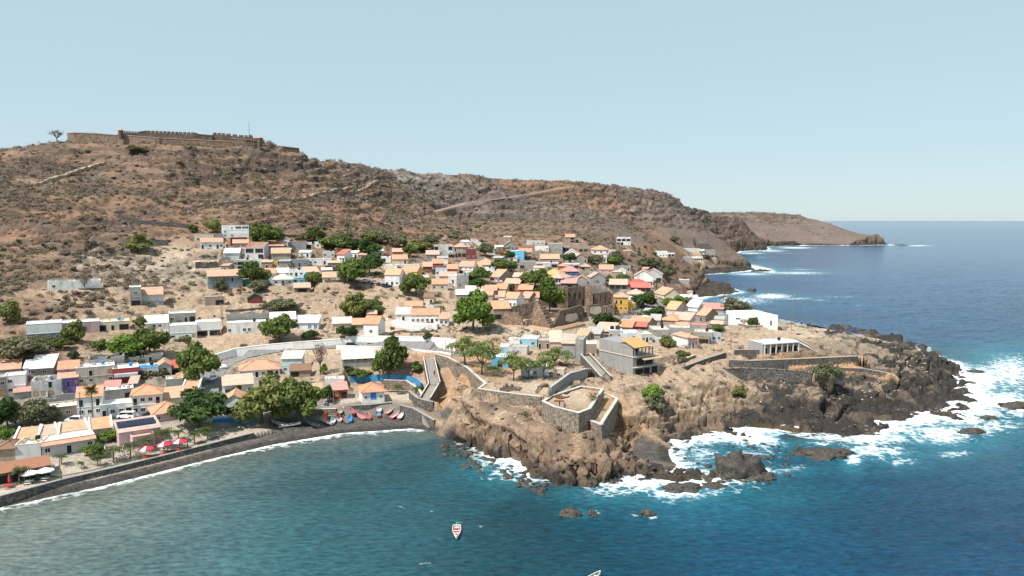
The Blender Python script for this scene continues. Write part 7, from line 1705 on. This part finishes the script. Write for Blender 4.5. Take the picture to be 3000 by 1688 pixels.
def car(p, head, kind, col, lab, cat='car', sc=1.0):
    L, W = {'suv': (4.5, 1.85), 'car': (4.2, 1.75), 'van': (4.7, 1.8), 'pickup': (5.0, 1.8), 'truck': (7.2, 2.3)}[kind]; h = L / 2
    if kind not in CARK:
        if kind == 'suv': pr = [(-h,.35),(h,.35),(h,.85),(h*.5,1.0),(h*.25,1.62),(-h*.85,1.66),(-h,1.0)]; gl = [(-h*.92,1.02),(h*.42,1.02),(h*.2,1.58),(-h*.8,1.6)]
        elif kind == 'car': pr = [(-h,.32),(h,.32),(h,.75),(h*.45,.92),(h*.12,1.42),(-h*.5,1.44),(-h*.85,.95),(-h,.9)]; gl = [(-h*.74,.95),(h*.38,.95),(h*.08,1.37),(-h*.46,1.39)]
        elif kind == 'van': pr = [(-h,.35),(h,.35),(h,.9),(h*.85,1.15),(h*.55,1.9),(-h*.96,1.95),(-h,1.0)]; gl = [(-h*.95,1.15),(h*.8,1.15),(h*.52,1.75),(-h*.93,1.78)]
        elif kind == 'pickup': pr = [(-h,.45),(h,.45),(h,.95),(h*.5,1.05),(h*.28,1.65),(-h*.12,1.68),(-h*.2,1.1),(-h,1.08)]; gl = [(-h*.14,1.1),(h*.44,1.1),(h*.24,1.6),(-h*.1,1.62)]
        else: pr = [(-h,.6),(h,.6),(h,2.4),(h*.6,2.5),(h*.55,1.9),(-h,1.9)]; gl = [(h*.62,1.5),(h*.97,1.5),(h*.95,2.2),(h*.66,2.2)]
        CARK[kind] = car_parts(L, W, pr, gl)
    bd, gl = CARK[kind]; root = empty('vehicle', p, -R(head)); tag(root, lab, cat, 'vehicles of the village'); link('body', bd.mesh('body', [plain('car_paint', col, .3)]), root, None, None, (sc,) * 3)
    g_ = gl.mesh('windows', [M_GL]); link('windows', g_, root, (0, 0, .012), None, (1.04 * sc, .97 * sc, 1.0 * sc))
    for sx in (-1, 1):
        for sy in (-.31, .31): link('wheel', WHM, root, (sx * (W / 2 - .08) * sc, sy * L * sc, .33 * sc), None, (1.1 * sc, sc, sc))
        link('headlight', HLM, root, (sx * (W / 2 - .3) * sc, (h + .015) * sc, .72 * sc))
    return root
def onroad(px, py, dz=.05): p = ghit(px, py); p.z += dz; return p
CARS = [('A',1120,1222,'suv',(.75,.76,.78),-88,'white parked four-wheel-drive between the olives and the fan palm'),('A',1905,1165,'van',(.78,.77,.72),-92,'long white van parked before the veranda house'),('B',1045,410,'car',(.80,.80,.80),-40,'white car driving on the bend below the white wall'),('B',893,590,'pickup',(.70,.70,.70),4,'white pickup seen from behind in the tree shade'),
 ('E',682,190,'suv',(.03,.03,.035),90,'black car parked at the foot of the white wall'),('E',975,192,'van',(.80,.81,.80),-90,'white minibus parked at the foot of the white wall'),('J',1495,1170,'suv',(.03,.05,.13),78,'dark blue car on the lane, lowest of the three'),('J',1285,1098,'car',(.55,.55,.56),76,'silver car on the lane, in the middle of the three'),('J',1110,1078,'car',(.75,.75,.75),76,'white car on the lane in the shade of the spreading tree'),
 ('J',490,862,'truck',(.05,.05,.06),-84,'long dark truck parked before the white row house'),('O',378,750,'car',(.05,.05,.055),20,'dark car driving up the curved street'),('O',308,838,'car',(.78,.78,.78),80,'white car parked on the inside of the curved street'),('L',2560,1060,'van',(.8,.8,.8),60,'white van near the palms by the cove'),('A',2285,1140,'car',(.05,.05,.06),80,'small dark car at the corner of the solar panel building')]
for c, x, y, kd, col, hd, lab in CARS: car(onroad(*cx_(c, x, y)), hd, kd, col, lab, {'van': 'van', 'truck': 'truck', 'pickup': 'pickup'}.get(kd, 'car'))
def moto(p, hd, col, lab):
    root = empty('motorbike', p, R(hd)); tag(root, lab, 'motorbike', 'motorbikes'); 
    for y in (-.62, .62): w_ = MB(); w_.tube([(-.06, y, .3), (.06, y, .3)], [.3, .3], 10); w_.build('wheel', [M_BLK], root)
    b = MB(); b.hull8([(-.15,-.7,.5),(.15,-.7,.5),(.15,.5,.45),(-.15,.5,.45)], [(-.14,-.75,.8),(.14,-.75,.8),(.12,.45,.95),(-.12,.45,.95)]); b.build('body', [plain('moto_paint', col, .35)], root); h = MB(); h.tube([(-.35,.42,1.05),(0,.5,1.0),(.35,.42,1.05)], [.025]*3, 5); h.tube([(0,.5,1.0),(0,.62,.3)], [.035]*2, 5); h.build('handlebar', [M_STEEL], root)
for i, (c, x, y, hd, col, lab) in enumerate([('E',290,1080,70,(.03,.05,.25),'dark blue motorbike on the plaza beside the lamp post'),('A',380,1345,20,(.04,.04,.04),'black motorbike leftmost in the row under the olives'),('A',470,1345,25,(.1,.02,.02),'dark red motorbike second in the row under the olives'),('A',560,1340,15,(.03,.03,.05),'black-blue motorbike third in the row under the olives'),('A',640,1330,20,(.3,.3,.32),'grey motorbike fourth in the row under the olives'),('A',720,1322,18,(.04,.04,.04),'black motorbike fifth in the row under the olives'),('A',1250,1240,80,(.05,.05,.05),'black motorbike before the tall white house')]): moto(onroad(*cx_(c, x, y), .02), hd, col, lab)
# parasols and tables
def canopy_mesh(c1, c2, closed=False):
    m = MB(); n = 8
    if closed: m.tube([(0,0,.9),(0,0,1.2),(0,0,2.2),(0,0,2.6)], [.12,.24,.16,.03], 8); return m.mesh('canopy', [c1])
    for i in range(n):
        a, b = 6.2832 * i / n, 6.2832 * (i + 1) / n; r = 1.75; A = (r * math.cos(a), r * math.sin(a), 2.15); B = (r * math.cos(b), r * math.sin(b), 2.15); k = i % 4 == 1
        m.poly([A, B, (0, 0, 2.85)], int(k)); m.poly([A, (A[0], A[1], 1.97), (B[0], B[1], 1.97), B], int(k))
    return m.mesh('canopy', [c1, c2])
M_PR = plain('red_cloth', (.68,.05,.08), .8); M_PWt = plain('white_cloth', (.80,.79,.80), .8); M_PB = plain('dark_blue_cloth', (.10,.12,.25), .8)
CNP = {'r': canopy_mesh(M_PR, M_PWt), 'w': canopy_mesh(M_PWt, M_PWt), 'c': canopy_mesh(M_PR, M_PR, True), 'k': canopy_mesh(M_PWt, M_PWt, True)}
pm = MB(); pm.tube([(0,0,0),(0,0,2.8)], [.04,.03], 6); PLM = pm.mesh('pole', [M_STEEL]); bm2 = MB(); bm2.box(-.3,.3,-.3,.3,0,.1); BSM = bm2.mesh('base', [M_STEEL])
tm = MB(); tm.box(-.75,.75,-.4,.4,.7,.76); TTM = {'r': tm.mesh('table_top', [plain('red_plastic', (.55,.06,.05), .5)]), 'w': tm.mesh('table_top', [M_WH])}; lm = MB(); lm.box(-.03,.03,-.03,.03,0,.7); TLM = lm.mesh('leg', [M_WOOD]); bn = MB(); bn.box(-.7,.7,-.15,.15,.4,.45); BNM = {'r': bn.mesh('bench', [plain('red_plastic', (.55,.06,.05), .5)]), 'w': bn.mesh('bench', [M_WH])}
for c, x, y, kd, lab in [('C',2215,725,'r','first red and white parasol from the left on the promenade'),('C',2482,655,'r','middle red and white parasol on the promenade'),('D',395,610,'r','last red and white parasol on the promenade'),('C',450,1105,'w','white parasol with dark trim, left of the two'),('C',690,1065,'w','white parasol, right of the two'),('C',142,1165,'c','closed red parasol near the left edge'),('C',1590,700,'k','closed white parasol left in the restaurant garden'),('C',1870,690,'k','closed white parasol right in the restaurant garden')]:
    p = ghit(*cx_(c, x, y)); root = empty('parasol', p, .3); tag(root, lab, 'parasol', 'parasols on the promenade'); link('pole', PLM, root); link('base', BSM, root); link('canopy', CNP[kd], root)
    if kd in 'rwc':
        k = 'w' if kd == 'w' else 'r'; t = empty('picnic_table', p + Vector((.3, -.75, 0)), .1); tag(t, 'picnic table under the ' + lab, 'table', 'picnic tables'); link('table_top', TTM[k], t)
        for sx in (-.65, .65):
            for sy in (-.32, .32): link('leg', TLM, t, (sx, sy, 0))
        for sy in (-.75, .75): link('bench', BNM[k], t, (0, sy, 0))
# poles
def pole(c, x, y, h, kind, lab, col=None):
    p = ghit(*cx_(c, x, y)); Hh = h * p.y / FPX / CROP[c][2]; root = empty('utility_pole' if kind != 'l' else 'street_lamp', p, 0); tag(root, lab, 'pole' if kind != 'l' else 'street lamp'); m = MB(); m.tube([(0,0,-.3),(0,0,Hh)], [.13,.09], 7); m.build('post', [plain('pole_wood', col or (.22,.17,.13), .9)], root); a = MB()
    if kind == 'l': a.tube([(0,0,Hh-.1),(0,-.1,Hh+.1),(.7,-.3,Hh+.25)], [.05,.04,.035], 5); a.build('arm', [M_STEEL], root); a = MB(); a.box(.65,1.1,-.4,-.2,Hh+.18,Hh+.3); a.build('lamp_head', [M_STEEL], root)
    else: a.box(-.7,.7,-.05,.05,Hh-.5,Hh-.38); a.build('crossarm', [M_STEEL], root)
    return root
for a in [('A',1045,750,330,'p','thin red-brown pole in front of the purple house',(.25,.08,.05)),('G',1050,1015,460,'p','tall brown pole on the path between the white houses',(.22,.12,.08)),('G',1020,780,230,'p','brown pole on the slope above the white houses',(.22,.12,.08)),('B',895,870,120,'p','short grey pole in the middle of the street bend'),('O',1755,1250,265,'p','grey-brown pole where the sandy tracks meet'),('O',1655,975,170,'p','pole in front of the plain grey block house'),
 ('Q',1460,900,200,'p','pole standing before the tallest black wall'),('U',435,250,225,'l','lone tall lamp post on the bare headland'),('N',1742,1050,200,'l','lamp post at the corner below the church'),('N',735,1140,90,'p','short post on the bare ground below the church'),('N',1290,1130,120,'p','short pole behind the pink sheet roof'),('E',480,190,115,'l','slender lamp against the white wall, left'),('E',2090,260,180,'l','slender lamp against the white wall, right'),
 ('E',2182,390,270,'l','tall dark lamp post beside the cafe garden'),('E',400,1065,200,'l','pale lamp post on the plaza by the red kiosk'),('C',915,1075,330,'l','tall lamp post at the edge of the promenade'),('D',515,590,190,'l','lamp post behind the last red parasol'),('A',1630,1190,190,'l','lamp post before the veranda house'),('K',1095,330,150,'p','pole by the village road at the hill foot'),('O',100,690,240,'l','lamp post in front of the ochre house'),
 ('O',215,860,170,'l','lamp post on the inner kerb of the curved street'),('O',790,720,120,'p','red-brown pole on the salmon roof of the seaside quarter',(.3,.08,.05)),('O',1110,1240,180,'p','thin pole at the corner of the pink-fronted house'),('H',1495,660,160,'p','thin pole on the slope left of the long orange-roofed row'),('A',1225,1250,500,'p','dark bare pole left of the fan palm',(.12,.09,.08))]: pole(*a)
# people
def person_mesh():
    me = bpy.data.meshes.new('person'); v = [(0,0,.92),(0,0,1.12),(0,0,1.36),(0,0,1.48),(0,-.01,1.62),(-.17,0,1.38),(-.25,-.02,1.12),(-.27,-.08,.9),(.17,0,1.38),(.25,.03,1.12),(.27,.04,.9),(-.1,0,.88),(-.11,-.06,.48),(-.12,.02,.07),(-.12,-.12,.04),(.1,0,.88),(.11,.05,.48),(.12,.1,.07),(.12,-.04,.04)]
    e = [(0,1),(1,2),(2,3),(3,4),(2,5),(5,6),(6,7),(2,8),(8,9),(9,10),(0,11),(11,12),(12,13),(13,14),(0,15),(15,16),(16,17),(17,18)]; me.from_pydata(v, e, []); me.update(); me.materials.append(plain('skin', (.12,.065,.04), .6));
    tmp = bpy.data.objects.new('person', me); tmp.modifiers.new('skin', 'SKIN')
    rad = [.13,.12,.13,.055,.1,.065,.045,.035,.065,.045,.035,.085,.06,.04,.035,.085,.06,.04,.035]
    for i, r in enumerate(rad): me.skin_vertices[0].data[i].radius = (r, r * .85)
    me.skin_vertices[0].data[0].use_root = True; bpy.data.objects.remove(tmp); return me
PM = person_mesh()
for i, (c, x, y, hd, sc_, tc, lab) in enumerate([('E',1920,620,30,(.06,.06,.07),(.05,.05,.08),'person in dark clothes walking down the cliff stairs'),('P',1568,1020,-40,(.30,.10,.08),(.05,.05,.06),'person in a reddish shirt standing on the bastion floor'),('P',1490,1000,60,(.05,.05,.06),(.06,.06,.07),'person in black beside the parapet of the bastion'),('O',160,690,10,(.75,.74,.72),(.5,.5,.5),'person in white standing by the ochre house'),('O',212,735,80,(.06,.06,.08),(.1,.1,.12),'person in dark clothes crossing the curved street'),('E',532,190,-20,(.08,.08,.1),(.06,.06,.07),'person standing by the white wall near the black car'),('H',432,640,20,(.07,.06,.06),(.07,.06,.06),'person in dark clothes on the bare slope of the ravine head')]):
    p = ghit(*cx_(c, x, y)); 
    if c == 'E' and x == 1920: p = Vector(at_z(*cx_(c, x, y), 9.3))
    if c == 'P': p = Vector(at_z(*cx_(c, x, y), 12.25))
    o = link('person', PM, None, p, R(hd)); tag(o, lab, 'person', 'people'); sk_ = o.modifiers.new('skin', 'SKIN'); sk_.use_smooth_shade = True; sb = o.modifiers.new('smooth', 'SUBSURF'); sb.levels = 1; sb.render_levels = 1
    m = MB(); m.tube([(0,0,.86),(0,0,1.0),(0,0,1.3),(0,0,1.46)], [.165,.15,.18,.09], 10); m.tube([(-.15,0,1.4),(-.26,-.02,1.13)], [.085,.07], 7); m.tube([(.15,0,1.4),(.26,.03,1.13)], [.085,.07], 7); m.build('shirt', [plain('shirt', sc_, .9)], o)
    m = MB(); m.tube([(-.09,0,.96),(-.11,-.06,.5),(-.12,.02,.1)], [.115,.085,.07], 8); m.tube([(.09,0,.96),(.11,.05,.5),(.12,.1,.1)], [.115,.085,.07], 8); m.build('trousers', [plain('trousers', tc, .9)], o)
    m = MB(); m.tube([(0,.015,1.6),(0,.02,1.68),(0,.01,1.76)], [.105,.115,.05], 9); m.build('hair', [M_BLK], o)
